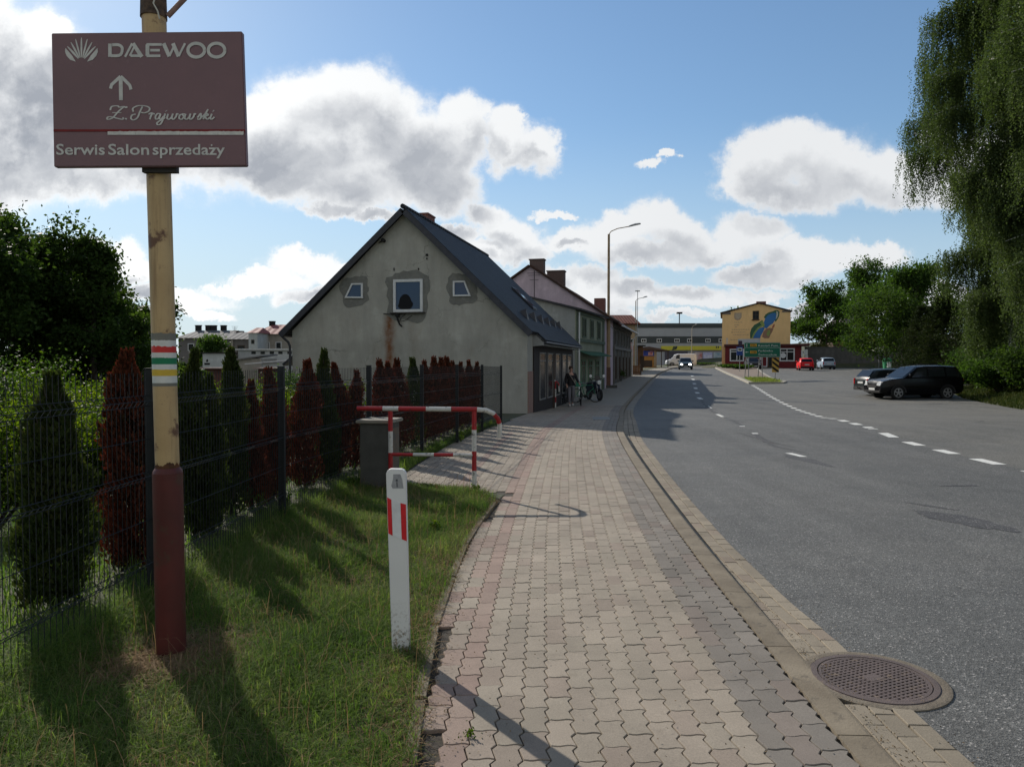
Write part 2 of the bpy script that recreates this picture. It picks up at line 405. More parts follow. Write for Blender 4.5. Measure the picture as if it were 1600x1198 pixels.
# ================================================================ ground, road, pavement
def curve(tab):
    ys = [a for a, b in tab]; xs = [b for a, b in tab]
    def f(Y):
        if ys[0]+1 < Y < ys[-1]-1:
            d = .5 if Y < 25 else 2.0
            return float(sum(np.interp(Y+k*d, ys, xs) for k in (-2, -1, 0, 1, 2))/5)
        return float(np.interp(Y, ys, xs))
    return f
kerbX = curve([(-60, 2.5), (-6, 1.6), (0, 1.38), (2.0, 1.37), (2.93, 1.39), (3.5, 1.41), (4.41, 1.45), (7, 1.575), (10.6, 1.84), (14, 2.12), (17.4, 2.46), (20, 2.85), (23.1, 3.36), (29, 4.2), (35.4, 5.35), (40, 6.4), (50, 8.75), (58, 10.6), (72, 14.0), (87, 18.0), (110, 24.6), (130, 30.5), (160, 38)])
gutX = curve([(-60, 3.1), (-6, 2.1), (0, 1.86), (2.93, 1.85), (4.41, 1.88), (7.28, 2.08), (10.95, 2.37), (17.4, 3.0), (23.1, 3.85), (29, 4.72), (35.4, 5.85), (40, 6.9), (50, 9.2), (58, 11.05), (72, 14.4), (87, 18.4), (110, 25.0), (130, 31), (160, 38.5)])
_el = [(-60, -1), (-6, -.6), (2, -.36), (2.93, -.37), (3.74, -.43), (4.7, -.45), (6.75, -.38), (8.3, -.2), (9.15, -.05), (9.45, -1.2), (9.8, -1.75), (11, -1.6), (13, -1.45), (15, -1.2), (18, -.7), (20, -.3), (24, .25), (26, .5), (38, 3.1), (39.7, 3.4), (47, 5.7), (50, 6.5), (68, 11), (78, 13.1), (100, 20.2), (130, 29), (160, 36)]
def edgeL(Y): return float(np.interp(Y, [a for a, b in _el], [b for a, b in _el]))
_lot = [(-60, 2), (0, 7.6), (10, 8.1)]
for px, py in [(1541, 709.5), (1473, 694), (1420, 682), (1378, 672), (1345, 663), (1316, 655.5), (1292, 650), (1270, 643), (1240, 633), (1210, 620), (1190, 608), (1176, 599)]:
    q = Gp(px, py); _lot.append((q.y, q.x))
_lot = sorted(_lot)+[(75, 21.9), (95, 26.3), (110, 30.2), (130, 36), (160, 44)]
lotX = curve(_lot)
def xb(Y): return float(np.interp(Y, [-60, 29, 33, 38, 44, 50, 100, 104, 160], [20, 20, 21.5, 23.2, 26, 31, 58, 60, 60]))
ZR = -.05      # road surface below pavement top
def kz(Y): return float(np.interp(Y, [3, 4.3, 5, 7, 16, 18.5, 22.5, 25], [-.010, -.012, -.055, -.11, -.13, -.02, -.02, -.10]))   # gutter / road drop at the kerb
# ground sheet -------------------------------------------------
def gside(X, Y):
    z = gz(Y); e = edgeL(Y)
    # left: yard behind the fence, then ground falling to the lower yards
    if X < -3.0:
        t = min(1, max(0, (-3.0-X)/9)); t = t*t*(3-2*t)
        z -= t*(.55+min(1.6, max(0, (Y-14)*.05)))
    if X > 0:
        b = xb(Y)
        if X > b: z += min(3.6, (X-b)*.16)*min(1, max(0, (Y+10)/30))
        if Y > 104 and X > 34: z += min(2.6, (Y-104)*.6)*min(1, (X-34)/8)
    return z
V = []; Fq = []; cols = None
for Y in ROWS:
    e = edgeL(Y); b = xb(Y); mid = (kerbX(Y)+lotX(Y))/2
    xs = [-500, -250, -120, -80, -60, -45, -36, -30, -25, -21, -18, -15.5, -13.5, -12, -10.5, -9, -8, -7, -6, -5.2, -4.6]
    xs = [x if x < -4.6 else x for x in xs]+[min(-4, e-.6), min(-3.4, e-.45), e-.3, e-.12, e-.02, e+.03, mid, b-.4, b, b+.6, b+2, b+5, b+10, b+20, b+40, b+120, b+400]
    for i, x in enumerate(xs):
        zz = gside(x, Y)
        nz = mnoise.noise(Vector((x*.9, Y*.9, 0)))*.035 if (x < e-.1 and Y < 60) or x > b+.3 else 0
        inside = e < x < b-.1
        V.append((x, Y, zz+(-.16 if inside else -.012+nz*(0 if x > e-.13 and x < e else 1))))
    cols = len(xs)
for r in range(len(ROWS)-1):
    for c in range(cols-1):
        a = r*cols+c; Fq.append((a, a+1, a+cols+1, a+cols))
t = base_mat('soil_and_turf'); Pn = t.tc.outputs['Object']
n1 = t.noise(Pn, .9, 6, .65); n2 = t.noise(Pn, 14, 6, .7)
c = t.mix(t.rng(n1, .38, .62), (.030, .045, .014, 1), (.060, .058, .026, 1)); c = t.mix(t.rng(n2, .5, .7), c, (.085, .066, .040, 1))
t.put(t.b.inputs['Base Color'], c); t.b.inputs['Roughness'].default_value = .95; bump(t, n2, .8, .03)
M_soil = t.mat
tag(np_mesh('ground', np.array(V), [np.array(Fq)], M_soil, smooth=True), kind='structure')
def strip(name, xl, xr, y0, y1, dz, mat, n=1, rows=None, kind='structure', skirt=None):
    rows = [y for y in (rows or ROWS) if y0 <= y <= y1]; V = []; Fq = []
    for Y in rows:
        a, b = xl(Y), xr(Y); z = gz(Y)+(dz(Y) if callable(dz) else dz)
        for i in range(n+1): V.append((a+(b-a)*i/n, Y, z))
    for r in range(len(rows)-1):
        for c in range(n): q = r*(n+1)+c; Fq.append((q, q+1, q+n+2, q+n+1))
    o = np_mesh(name, np.array(V), [np.array(Fq)], mat)
    if kind: o['kind'] = kind
    return o
# asphalt --------------------------------------------------------
def asphalt(name, ca, cb, tint=0.):
    t = base_mat(name); Pn = t.tc.outputs['Object']
    vo = t.new('ShaderNodeTexVoronoi'); t.l.new(Pn, vo.inputs['Vector']); vo.inputs['Scale'].default_value = 105
    vr = t.new('ShaderNodeTexVoronoi'); t.l.new(Pn, vr.inputs['Vector']); vr.inputs['Scale'].default_value = 190
    big = t.rng(t.noise(Pn, .35, 5, .6), .35, .65)
    sep = t.new('ShaderNodeSeparateColor'); t.l.new(vo.outputs['Color'], sep.inputs[0])
    c = t.mix(big, (*ca, 1), (*cb, 1))
    c = t.v('MULTIPLY', c, t.v('ADD', (0, 0, 0), t.rng(sep.outputs[0], 0, 1, .55, 1.55)))
    c = t.mix(t.rng(sep.outputs[1], .955, .97), c, (.26, .25, .235, 1))
    trk = t.noise(t.v('MULTIPLY', Pn, (1.6, .06, 1)), 1.0, 4, .6); c = t.v('MULTIPLY', c, t.v('ADD', (0, 0, 0), t.rng(trk, .35, .65, .90, 1.08)))
    ck = t.new('ShaderNodeTexVoronoi'); ck.feature = 'DISTANCE_TO_EDGE'; ck.inputs['Scale'].default_value = .42; t.put(ck.inputs['Vector'], t.v('ADD', Pn, t.v('MULTIPLY', t.noise(Pn, 2.5, 5, .6, col=True), (.7, .7, 0)))); cr = t.m('MULTIPLY', t.rng(ck.outputs['Distance'], .004, .010, 1, 0), t.rng(t.noise(Pn, .22, 3), .55, .62)); c = t.mix(t.m('MULTIPLY', cr, .7), c, (.03, .03, .03, 1))
    st = t.noise(Pn, 2.2, 7, .7); c = t.v('MULTIPLY', c, t.v('ADD', (0, 0, 0), t.rng(st, .3, .7, .86, 1.12)))
    t.put(t.b.inputs['Base Color'], c); t.b.inputs['Roughness'].default_value = .72; t.b.inputs['Specular IOR Level'].default_value = .32
    h = t.m('ADD', vo.outputs['Distance'], t.m('MULTIPLY', vr.outputs['Distance'], .5)); bump(t, h, .55, .006)
    return t.mat
M_asph = asphalt('road_asphalt', (.080, .081, .077), (.098, .097, .090))
M_lot = asphalt('yard_asphalt', (.098, .097, .088), (.118, .114, .100))
strip('road', gutX, lambda Y: lotX(Y)+.02, -60, 130, lambda Y: kz(Y)-.006, M_asph, 6)
_lotmask = curve([(-60, 0), (160, 0)])
def lotz(X, Y):
    t = min(1, max(0, (X-lotX(Y)-.5)/7)); return .17*t*t*(3-2*t)*min(1, max(0, (Y-20)/12))*min(1, max(0, (75-Y)/25))
rows_ = [y for y in ROWS if -60 <= y <= 104]; V = []; Fq = []; NC = 14
for Y in rows_:
    a, b = lotX(Y)+.02, xb(Y)
    for i in range(NC+1): X_ = a+(b-a)*i/NC; V.append((X_, Y, gz(Y)+kz(Y)-.006+lotz(X_, Y)))
for r in range(len(rows_)-1):
    for c in range(NC): q = r*(NC+1)+c; Fq.append((q, q+1, q+NC+2, q+NC+1))
tag(np_mesh('parking_lot', np.array(V), [np.array(Fq)], M_lot), kind='structure')
# end of the road turns away behind the shops: apron to the supermarket
strip('forecourt', lambda Y: edgeL(Y)-2, lambda Y: 60, 112, 150, -.1, M_lot, 4)
# markings -------------------------------------------------------
M_paint = pm('worn_road_paint', (.62, .62, .58), (.42, .42, .40), 30, .7, .2, 90, lo=.4, hi=.7)
def rz(X, Y): return gz(Y)+kz(Y)-.002
mb = MB()
lp = [(q[1], q[0]) for q in _lot]
rl = [Gp(1541, 709.5).y+1.45*k for k in range(-4, 31)]
for Y in rl:
    if Y > 54: break
    x0, x1 = lotX(Y), lotX(Y+.1); sl = (x1-x0)/.1; L = .78+.012*(Y-12); Wd = .24
    L = .72+.06*math.sin(Y*7)
    a = (lotX(Y-L/2), Y-L/2); b = (lotX(Y+L/2), Y+L/2)
    mb.quad((a[0]-Wd/2, a[1], rz(*a)), (a[0]+Wd/2, a[1], rz(*a)), (b[0]+Wd/2, b[1], rz(*b)), (b[0]-Wd/2, b[1], rz(*b)))
tag(mb.build('edge_line', M_paint, fix=False), kind='structure')
mb = MB()
cen = [((1232, 697), (1256, 702.5)), ((1159, 664), (1181, 673)), ((1119, 642), (1133, 649)), ((1103, 630.5), (1109, 634)), ((1091, 618), (1096, 620.5)), ((1088, 610), (1091, 612)), ((1086, 603), (1088, 605)), ((1084, 596.5), (1086, 598)), ((1082, 590), (1084, 591.5)), ((1081, 585), (1082, 586))]
for a, b in cen:
    A, B = Gp(*b), Gp(*a); wd = .07 if A.y < 30 else .12
    mb.quad((A.x-wd, A.y, rz(0, A.y)), (A.x+wd, A.y, rz(0, A.y)), (B.x+wd, B.y, rz(0, B.y)), (B.x-wd, B.y, rz(0, B.y)))
tag(mb.build('centre_line', M_paint, fix=False), kind='structure')
# tar patches ----------------------------------------------------
M_tar = asphalt('tar_patch', (.045, .045, .047), (.062, .061, .060))
def blob_patch(c, rx, ry, ang, seed, n=22):
    rnd = random.Random(seed); out = []
    for k in range(n):
        a = 2*math.pi*k/n; r = 1+rnd.uniform(-.22, .22); x, y = rx*math.cos(a)*r, ry*math.sin(a)*r
        X = c.x+x*math.cos(ang)-y*math.sin(ang); Y = c.y+x*math.sin(ang)+y*math.cos(ang); out.append((X, Y, rz(X, Y)+.0015-.004))
    return out
mb = MB()
for k, (px, py, rx, ry, an) in enumerate([(1500, 795, .22, .55, .35), (1455, 775, .05, .3, .6), (1262, 708, .16, .75, .15), (1225, 690, .05, .8, .15), (1192, 679, .06, 1.2, .15), (1140, 655, .12, 1.2, .12), (1100, 634, .3, 1.4, .1), (1247, 643, 1.0, .25, 0), (1500, 745, .3, .05, .1)]):
    c = Gp(px, py); pts = blob_patch(c, rx, ry, an, k); mb.add([(q[0], q[1], q[2]+.0015) for q in pts], [tuple(range(len(pts)))])
seam = [(1096, 622), (1101, 629), (1111, 637), (1125, 645), (1142, 654), (1160, 664), (1182, 674), (1200, 682), (1216, 689)]
for k in range(len(seam)-1):
    A, B = Gp(*seam[k+1]), Gp(*seam[k]); w0, w1 = [.05+.05*((k*7+j*3) % 4)/3 for j in (0, 1)]
    mb.add([(A.x-w0, A.y, rz(0, A.y)-.001), (A.x+w0, A.y, rz(0, A.y)-.001), (B.x+w1, B.y, rz(0, B.y)-.001), (B.x-w1, B.y, rz(0, B.y)-.001)], [(0, 1, 2, 3)])
tag(mb.build('tar_patches', M_tar, fix=False), kind='structure')
# pavement base --------------------------------------------------
M_sand = pm('joint_sand', (.055, .046, .036), (.035, .030, .024), 25, .95, .5, 120)
strip('pavement_bed', lambda Y: edgeL(Y)-.03, kerbX, 1.5, 36, -.021, M_sand, 1)
def cpave(name, ca, cb, var=.16):
    t = base_mat(name); Pn = t.tc.outputs['Object']; gm = t.new('ShaderNodeNewGeometry')
    r = gm.outputs['Random Per Island']
    c = t.mix(r, (*ca, 1), (*cb, 1))
    r2 = t.m('FRACT', t.m('MULTIPLY', r, 37.7)); c = t.v('MULTIPLY', c, t.v('ADD', (0, 0, 0), t.rng(r2, 0, 1, 1-var, 1+var)))
    c = t.mix(t.m('MULTIPLY', t.m('GREATER_THAN', t.m('FRACT', t.m('MULTIPLY', r, 91.3)), .84), .3), c, (.20, .145, .12, 1))
    f = t.noise(Pn, 160, 3, .7); c = t.v('MULTIPLY', c, t.v('ADD', (0, 0, 0), t.rng(f, .3, .7, .80, 1.18)))
    st = t.noise(Pn, 1.3, 7, .68); c = t.v('MULTIPLY', c, t.v('ADD', (0, 0, 0), t.rng(st, .32, .68, .80, 1.10)))
    st2 = t.noise(Pn, 7, 5, .7); c = t.mix(t.rng(st2, .58, .76, 0, .55), c, (.15, .125, .095, 1))
    t.put(t.b.inputs['Base Color'], c); t.b.inputs['Roughness'].default_value = .85; t.b.inputs['Specular IOR Level'].default_value = .2
    bump(t, t.m('ADD', f, t.m('MULTIPLY', st2, .5)), .35, .002); return t.mat
M_pv = cpave('paver_sandy_grey', (.262, .228, .180), (.278, .236, .188), .08)
M_pr = cpave('paver_brick_red', (.25, .180, .148), (.26, .200, .162), .08)
M_pd = cpave('paver_charcoal', (.172, .155, .134), (.200, .178, .152), .10)
M_pg = cpave('paver_gutter', (.215, .185, .14), (.24, .205, .155), .10)
# kerb arc-length table
ky = np.arange(1.0, 40, .02); kx = np.array([kerbX(y) for y in ky]); ks = np.concatenate([[0], np.cumsum(np.hypot(np.diff(kx), np.diff(ky)))])
kt = np.stack([np.gradient(kx), np.gradient(ky)], 1); kt /= np.linalg.norm(kt, axis=1, keepdims=True)
for _ in range(3): kt = np.stack([np.convolve(np.pad(kt[:, i], 40, 'edge'), np.ones(81)/81, 'valid') for i in (0, 1)], 1)
def kmap(U, S, side=-1):
    """U metres across from the kerb line (left for side -1), S metres along"""
    y = np.interp(S, ks, ky); x = np.interp(S, ks, kx); tx = np.interp(S, ks, kt[:, 0]); ty = np.interp(S, ks, kt[:, 1])
    return x+side*U*ty, y-side*U*tx
GZv = np.vectorize(gz)
PW, PL = .1125, .225
def zig(v): # sawtooth side profile, period PL/2
    q = (v/(PL/2)) % 1.0
    return .011*(1-2*q/.72) if q < .72 else .011*(-1+2*(q-.72)/.28)
vv = []
for k in range(2):
    for q in (0, .36, .72, .86): vv.append((k+q)*PL/2)
vv.append(PL)
outl = [(PW+zig(v), v) for v in vv]+[(PW+zig(PL)-PW*q, PL+.006*math.sin(2*math.pi*q)) for q in (.17, .33, .5, .67, .83)]
outl += [(zig(v), v) for v in vv[::-1]]+[(zig(0)+PW*q, .006*math.sin(-2*math.pi*q)*-1*-1) for q in (.17, .33, .5, .67, .83)]
def tmpl(outl):
    o = np.array(outl); c = o.mean(0)
    s1 = lambda d: c+(o-c)*(1-2*d*np.array([1.35, 1.0])/np.array([o[:, 0].max()-o[:, 0].min(), o[:, 1].max()-o[:, 1].min()]))
    n = len(o); L = [np.c_[s1(.0050), np.full(n, 0.)], np.c_[s1(.0034), np.full(n, -.0016)], np.c_[s1(.0026), np.full(n, -.006)], np.c_[s1(.0024), np.full(n, -.03)]]
    V = np.concatenate(L); top = np.arange(n)[None, ::-1]
    q = np.concatenate([np.stack([np.arange(n)+k*n, (np.arange(n)+1) % n+k*n, (np.arange(n)+1) % n+(k+1)*n, np.arange(n)+(k+1)*n], 1) for k in range(3)])
    return V, top, q
TV, Ttop, Tq = tmpl(outl)
us, ss, mk = [], [], []
Smax = float(np.interp(34, ky, ks))
for ci in range(0, 34):
    s = -(PL/2)*(ci % 2)
    while s < Smax:
        uc, sc = (ci+.5)*PW+.01, s+PL/2
        x, y = kmap(np.array([uc]), np.array([sc])); x, y = x[0], y[0]
        if y > 1.2 and x-PW*.3 > edgeL(y) and x-PW*.3 > edgeL(y+.12):
            us.append((ci+1)*PW+.01); ss.append(s); Uo = uc
            red = (1.60 < Uo < 1.74 and y < 9.4) or (y >= 9.4 and 1.56 < Uo < 1.86) or (y > 9.2 and y < 17 and 2.35 < Uo < 2.45)
            if Uo > 1.74 and y < 9.3: red = random.random() < .35
            mk.append(2 if ci < 3 else (1 if red else 0))
        s += PL
us, ss, mk = np.array(us), np.array(ss), np.array(mk)
n = len(us); UU = us[:, None]-TV[None, :, 0]; SS = ss[:, None]+TV[None, :, 1]
X, Y = kmap(UU.ravel(), SS.ravel()); h = RNG.normal(0, .0009, n); tx, ty = RNG.normal(0, .006, n), RNG.normal(0, .006, n)
Z = GZv(Y)+(np.repeat(h, len(TV)))+np.tile(TV[:, 2], n)+(np.repeat(tx, len(TV))*(np.tile(TV[:, 0], n)-PW/2)+np.repeat(ty, len(TV))*(np.tile(TV[:, 1], n)-PL/2))*1.0
# a sunk spot and gentle unevenness of the bed
Z += .006*np.sin(X*2.1+Y*.9)*np.cos(Y*1.7)-.006
off = (np.arange(n)*len(TV))[:, None]
top = (off+Ttop).reshape(n, -1); qd = (off[:, :, None]+Tq[None]).reshape(-1, 4)
mi = np.concatenate([mk, np.repeat(mk, len(Tq))])
tag(np_mesh('pavement', np.stack([X, Y, Z], 1), [top, qd], [M_pv, M_pr, M_pd], mi=mi), kind='structure')
# plain continuation of the pavement near the shops and behind the camera
t = base_mat('pavement_far'); Pn = t.tc.outputs['Object']
br = t.new('ShaderNodeTexBrick'); t.l.new(Pn, br.inputs[0]); br.inputs['Scale'].default_value = 4; br.inputs['Color1'].default_value = (.25, .225, .18, 1); br.inputs['Color2'].default_value = (.21, .185, .15, 1); br.inputs['Mortar'].default_value = (.10, .09, .07, 1); br.inputs['Mortar Size'].default_value = .012
t.l.new(br.outputs[0], t.b.inputs['Base Color']); t.b.inputs['Roughness'].default_value = .9
M_pf = t.mat
strip('pavement_beyond', edgeL, kerbX, 33.5, 135, -.004, M_pf, 1)
strip('pavement_behind', edgeL, kerbX, -60, 1.5, 0, M_pf, 1)
# gutter bricks ---------------------------------------------------
MH = Vector((1.845, 3.73, gz(3.73)-.012)); MR = .345
GW, GL = .103, .205
TV2, Tt2, Tq2 = tmpl([(0, 0), (GW, 0), (GW, GL), (0, GL)])
us, ss, wd = [], [], []
Smax = float(np.interp(32, ky, ks))
KW = .155
for ci in range(0, 3):
    s = -(GL/2)*(ci % 2)
    while s < Smax:
        y0 = float(np.interp(s+GL/2, ks, ky)); x0 = float(np.interp(s+GL/2, ks, kx)); W = gutX(y0)-x0-KW; cw = W/3
        u0 = KW+ci*cw; x, y = kmap(np.array([u0+cw/2]), np.array([s+GL/2]), 1)
        if math.hypot(x[0]-MH.x, y[0]-MH.y) > .30: us.append(u0); ss.append(s); wd.append(cw/GW)
        s += GL
us, ss, wd = np.array(us), np.array(ss), np.array(wd); n = len(us)
UU = us[:, None]+TV2[None, :, 0]*wd[:, None]; SS = ss[:, None]+TV2[None, :, 1]
X, Y = kmap(UU.ravel(), SS.ravel(), 1); KZ = np.vectorize(kz)
Z = GZv(Y)+KZ(Y)+np.tile(TV2[:, 2], n)+np.repeat(RNG.normal(0, .0015, n), len(TV2))+np.repeat(RNG.normal(0, .012, n), len(TV2))*(np.tile(TV2[:, 0], n)-.05)
off = (np.arange(n)*len(TV2))[:, None]
tag(np_mesh('gutter', np.stack([X, Y, Z], 1), [(off+Tt2).reshape(n, -1), (off[:, :, None]+Tq2[None]).reshape(-1, 4)], [M_pg]), kind='structure')
strip('gutter_bed', kerbX, lambda Y: gutX(Y)+.0, 1.5, 33, lambda Y: kz(Y)-.018, M_sand, 1)
strip('gutter_beyond', lambda Y: kerbX(Y)+.1, gutX, 31.5, 130, lambda Y: kz(Y)+.001, pm('gutter_concrete', (.22, .20, .17), (.17, .155, .13), 2, .9), 1)
# kerb stones ------------------------------------------------------
M_kerb = pm('kerb_concrete', (.20, .168, .122), (.14, .115, .082), 3.5, .9, .35, 90, c3=(.10, .085, .065), s3=9, island=.08)
mb = MB(); s = 0.15
while s < float(np.interp(39, ky, ks)):
    e = s+.992; sub = 4
    secs = []
    for k in range(sub+1):
        S = s+(e-s)*k/sub; row = []
        y0 = float(np.interp(S, ks, ky)); zt = gz(y0)-.004; lo = gz(y0)-.12
        for (uu, zz) in ((0.004, lo), (.004, zt), (KW-.02, zt-.001), (KW-.005, zt-.004), (KW, zt-.012), (KW+.002, lo)):
            x, y = kmap(np.array([uu]), np.array([S]), 1); row.append((x[0], y[0], zz if kz(y0) < -.02 or zz == lo or uu < .1 else max(zz, zt-.012)))
        secs.append(row)
    b = len(mb.v); m = 6; mb.v += [q for r in secs for q in r]
    for k in range(sub):
        for j in range(m-1): mb.f.append([b+k*m+j, b+k*m+j+1, b+(k+1)*m+j+1, b+(k+1)*m+j]); mb.mi.append(0)
    mb.f.append([b+j for j in range(m)][::-1]); mb.mi.append(0); mb.f.append([b+sub*m+j for j in range(m)]); mb.mi.append(0)
    s += 1.0
tag(mb.build('kerb', M_kerb), kind='structure')
mb = MB()
rows = [y for y in ROWS if 38.5 <= y <= 130]
for a, b in zip(rows[:-1], rows[1:]):
    for (u0, u1, z0, z1) in ((0, .12, 0, 0), (.12, .14, 0, -.12)):
        mb.quad((kerbX(a)+u0, a, gz(a)+z0), (kerbX(a)+u1, a, gz(a)+z1), (kerbX(b)+u1, b, gz(b)+z1), (kerbX(b)+u0, b, gz(b)+z0))
tag(mb.build('kerb_beyond', M_kerb, fix=False), kind='structure')
# thin edging on the grass side
mb = MB(); yy_ = 1.5
while yy_ < 8.3:
    a, b = yy_, yy_+.96; xa, xb_ = edgeL(a), edgeL(b)
    mb.add([(xa-.055, a, gz(a)-.1), (xa+.0, a, gz(a)-.1), (xa+.0, a, gz(a)+.004), (xa-.055, a, gz(a)+.004), (xb_-.055, b, gz(b)-.1), (xb_+.0, b, gz(b)-.1), (xb_+.0, b, gz(b)+.004), (xb_-.055, b, gz(b)+.004)],
           [(0, 1, 2, 3), (4, 7, 6, 5), (0, 4, 5, 1), (1, 5, 6, 2), (2, 6, 7, 3), (3, 7, 4, 0)]); yy_ += 1.0
tag(mb.build('edging', M_kerb), kind='structure')
# traffic island ---------------------------------------------------
M_isl = pm('island_kerb', (.34, .32, .27), (.25, .23, .19), 5, .9)
M_islg = pm('island_turf', (.10, .125, .030), (.15, .155, .05), 3, .95, .6, 30)
M_islp = pm('island_paving', (.20, .155, .12), (.16, .13, .105), 3, .95)
ip = [Gp(1160, 594), Gp(1178, 597.5), Gp(1204, 595.5), Gp(1212, 591.5), Gp(1200, 587.5)]
top = [(26.3+5.2, 95.0)]
poly = [(lotX(95)+.1, 95), (lotX(80)+.1, 80), (lotX(68)+.1, 68), (lotX(58)+.1, 58), (ip[1].x, ip[1].y), (ip[2].x, ip[2].y), (ip[3].x, ip[3].y), (ip[4].x, ip[4].y+1), (lotX(80)+4.6, 80), (lotX(95)+5.5, 95)]
def flat(mb, poly, dz):
    b = len(mb.v); mb.v += [(x, y, gz(y)+dz) for x, y in poly]; mb.f.append(list(range(b, b+len(poly)))); mb.mi.append(mb.cur)
def fan_strip(mb, L, Rr, dz):
    for i in range(len(L)-1): mb.quad((L[i][0], L[i][1], gz(L[i][1])+dz), (Rr[i][0], Rr[i][1], gz(Rr[i][1])+dz), (Rr[i+1][0], Rr[i+1][1], gz(Rr[i+1][1])+dz), (L[i+1][0], L[i+1][1], gz(L[i+1][1])+dz))
y0i = ip[1].y; yri = [y0i, y0i+1.5, y0i+4]+[y for y in range(int(y0i)+6, 104, 3)]
Li = [(lotX(y)+.15, y) for y in yri]
wi = lambda y: float(np.interp(y, [y0i, y0i+2, y0i+6, 75, 95, 104], [2.3, 2.9, 2.4, 3.4, 5.0, 6.0]))
Ri = [(lotX(y)+wi(y), y) for y in yri]
mb = MB(); fan_strip(mb, Li, Ri, .02)
for A in (Li, Ri):
    for i in range(len(A)-1):
        (x0, y0), (x1, y1) = A[i], A[i+1]; sg = -1 if A is Li else 1
        mb.mat(0); mb.quad((x0, y0, gz(y0)+.03), (x1, y1, gz(y1)+.03), (x1+sg*.25, y1, gz(y1)+.03), (x0+sg*.25, y0, gz(y0)+.03))
        mb.quad((x0+sg*.25, y0, gz(y0)+.03), (x1+sg*.25, y1, gz(y1)+.03), (x1+sg*.26, y1, gz(y1)-.12), (x0+sg*.26, y0, gz(y0)-.12))
mb.quad((Li[0][0]-.25, y0i, gz(y0i)+.03), (Ri[0][0]+.25, y0i, gz(y0i)+.03), (Ri[0][0]+.25, y0i-.02, gz(y0i)-.12), (Li[0][0]-.25, y0i-.02, gz(y0i)-.12))
o = mb.build('traffic_island', [M_isl], fix=False); tag(o, kind='structure')
mb = MB()
fan_strip(mb, Li[:5], Ri[:5], .027); tag(mb.build('island_turf', M_islg, fix=False), kind='structure')
mb = MB(); fan_strip(mb, Li[4:], Ri[4:], .027); tag(mb.build('island_paving', M_islp, fix=False), kind='structure')
# ================================================================ left foreground: advertising sign, posts, railing, cabinet, fence
t = base_mat('weathered_cream_paint'); Pn = t.tc.outputs['Object']
c = t.mix(t.rng(t.noise(Pn, 3, 5, .6), .35, .65), (.50, .345, .165, 1), (.40, .265, .12, 1))
c = t.mix(t.rng(t.noise(t.v('MULTIPLY', Pn, (16, 16, .9)), 1.0, 6, .7), .50, .68, 0, .75), c, (.20, .12, .055, 1)); c = t.mix(t.rng(t.noise(Pn, 7, 6, .65), .58, .66), c, (.13, .06, .03, 1))
c = t.mix(t.rng(t.noise(Pn, 90, 4, .7), .62, .70, 0, .6), c, (.16, .10, .06, 1))
t.put(t.b.inputs['Base Color'], c); t.b.inputs['Roughness'].default_value = .6; bump(t, t.noise(Pn, 60, 5, .6), .15, .003); M_cream = t.mat
M_redp = pm('faded_red_paint', (.105, .022, .018), (.065, .016, .013), 3, .5, .12, 60, c3=(.07, .03, .02), s3=9)
M_rust = pm('rust', (.11, .045, .02), (.05, .025, .015), 14, .9, .6, 50)
M_wht = pm('white_paint', (.62, .61, .56), (.55, .54, .50), 12, .5)
M_grn = pm('green_paint', (.02, .20, .09)); M_yel = pm('yellow_paint', (.62, .42, .05), (.5, .33, .05), 9)
M_redb = pm('bright_red_paint', (.55, .03, .025), (.45, .025, .02), 6, .45)
M_grey = pm('grey_paint', (.20, .19, .16), (.15, .145, .12), 6)
PY = 3.99
b0 = P(268, 1032, PY); b0.z = gz(PY); b1 = P(262, 738, PY); b2 = P(246, 265, PY); b3 = P(238, 0, PY)
pole = thing('advertising_sign', 'maroon car service advertising board on a cream and red round steel pole in the grass', 'sign', b0)
L = lambda p: p-b0
ax = (L(b3)-L(b1)).normalized()
mb = MB(); n = 28
mb.tube([L(b0)-Vector((0, 0, .1)), L(b1), ], .0765, n)
mb.tube([L(b1), L(b1)+ax*.012, L(b1)+ax*.03], 0, n, rs=[.0765, .073, .060])
mb.build('lower_pole', M_redp, pole, smooth=True)
c1 = L(b1)+ax*.018
mb = MB(); mb.tube([c1, L(P(238, -60, PY))], .0605, n); mb.build('upper_pole', M_cream, pole, smooth=True)
# ragged rust where the two pipes join
mb = MB(); b_ = 0
for r, k0, k1 in ((.0618, 0, 1),):
    rnd = random.Random(3); N = 60; lo, hi = [], []
    for k in range(N):
        a = 2*math.pi*k/N; hgt = .016+.028*abs(mnoise.noise(Vector((math.cos(a)*2, math.sin(a)*2, 3))))+.02*rnd.random()
        lo.append(c1+Vector((math.cos(a)*r, math.sin(a)*r, -.004))); hi.append(c1+Vector((math.cos(a)*r, math.sin(a)*r, hgt)))
    mb.add(lo+hi, [(k, (k+1) % N, N+(k+1) % N, N+k) for k in range(N)])
mb.build('rust_ring', M_rust, pole)
def band(name, y0, y1, mat, r, rag=0.):
    A, B = P(250, y1, PY), P(250, y0, PY); N = 48; rnd = random.Random(int(y0))
    _t = L(P(238, -60, PY)); f = lambda z: c1+(_t-c1)*((z-b0.z-c1.z)/(_t.z-c1.z))
    ca, cb = f(A.z), f(B.z); lo, hi = [], []
    for k in range(N):
        a = 2*math.pi*k/N; d = Vector((math.cos(a)*r, math.sin(a)*r, 0)); lo.append(ca+d); hi.append(cb+d+Vector((0, 0, rnd.uniform(-rag, rag))))
    m = MB(); m.add(lo+hi, [(k, (k+1) % N, N+(k+1) % N, N+k) for k in range(N)]); return m.build(name, mat, pole, smooth=False)
band('grey_band', 521, 534, M_grey, .0609, .003)
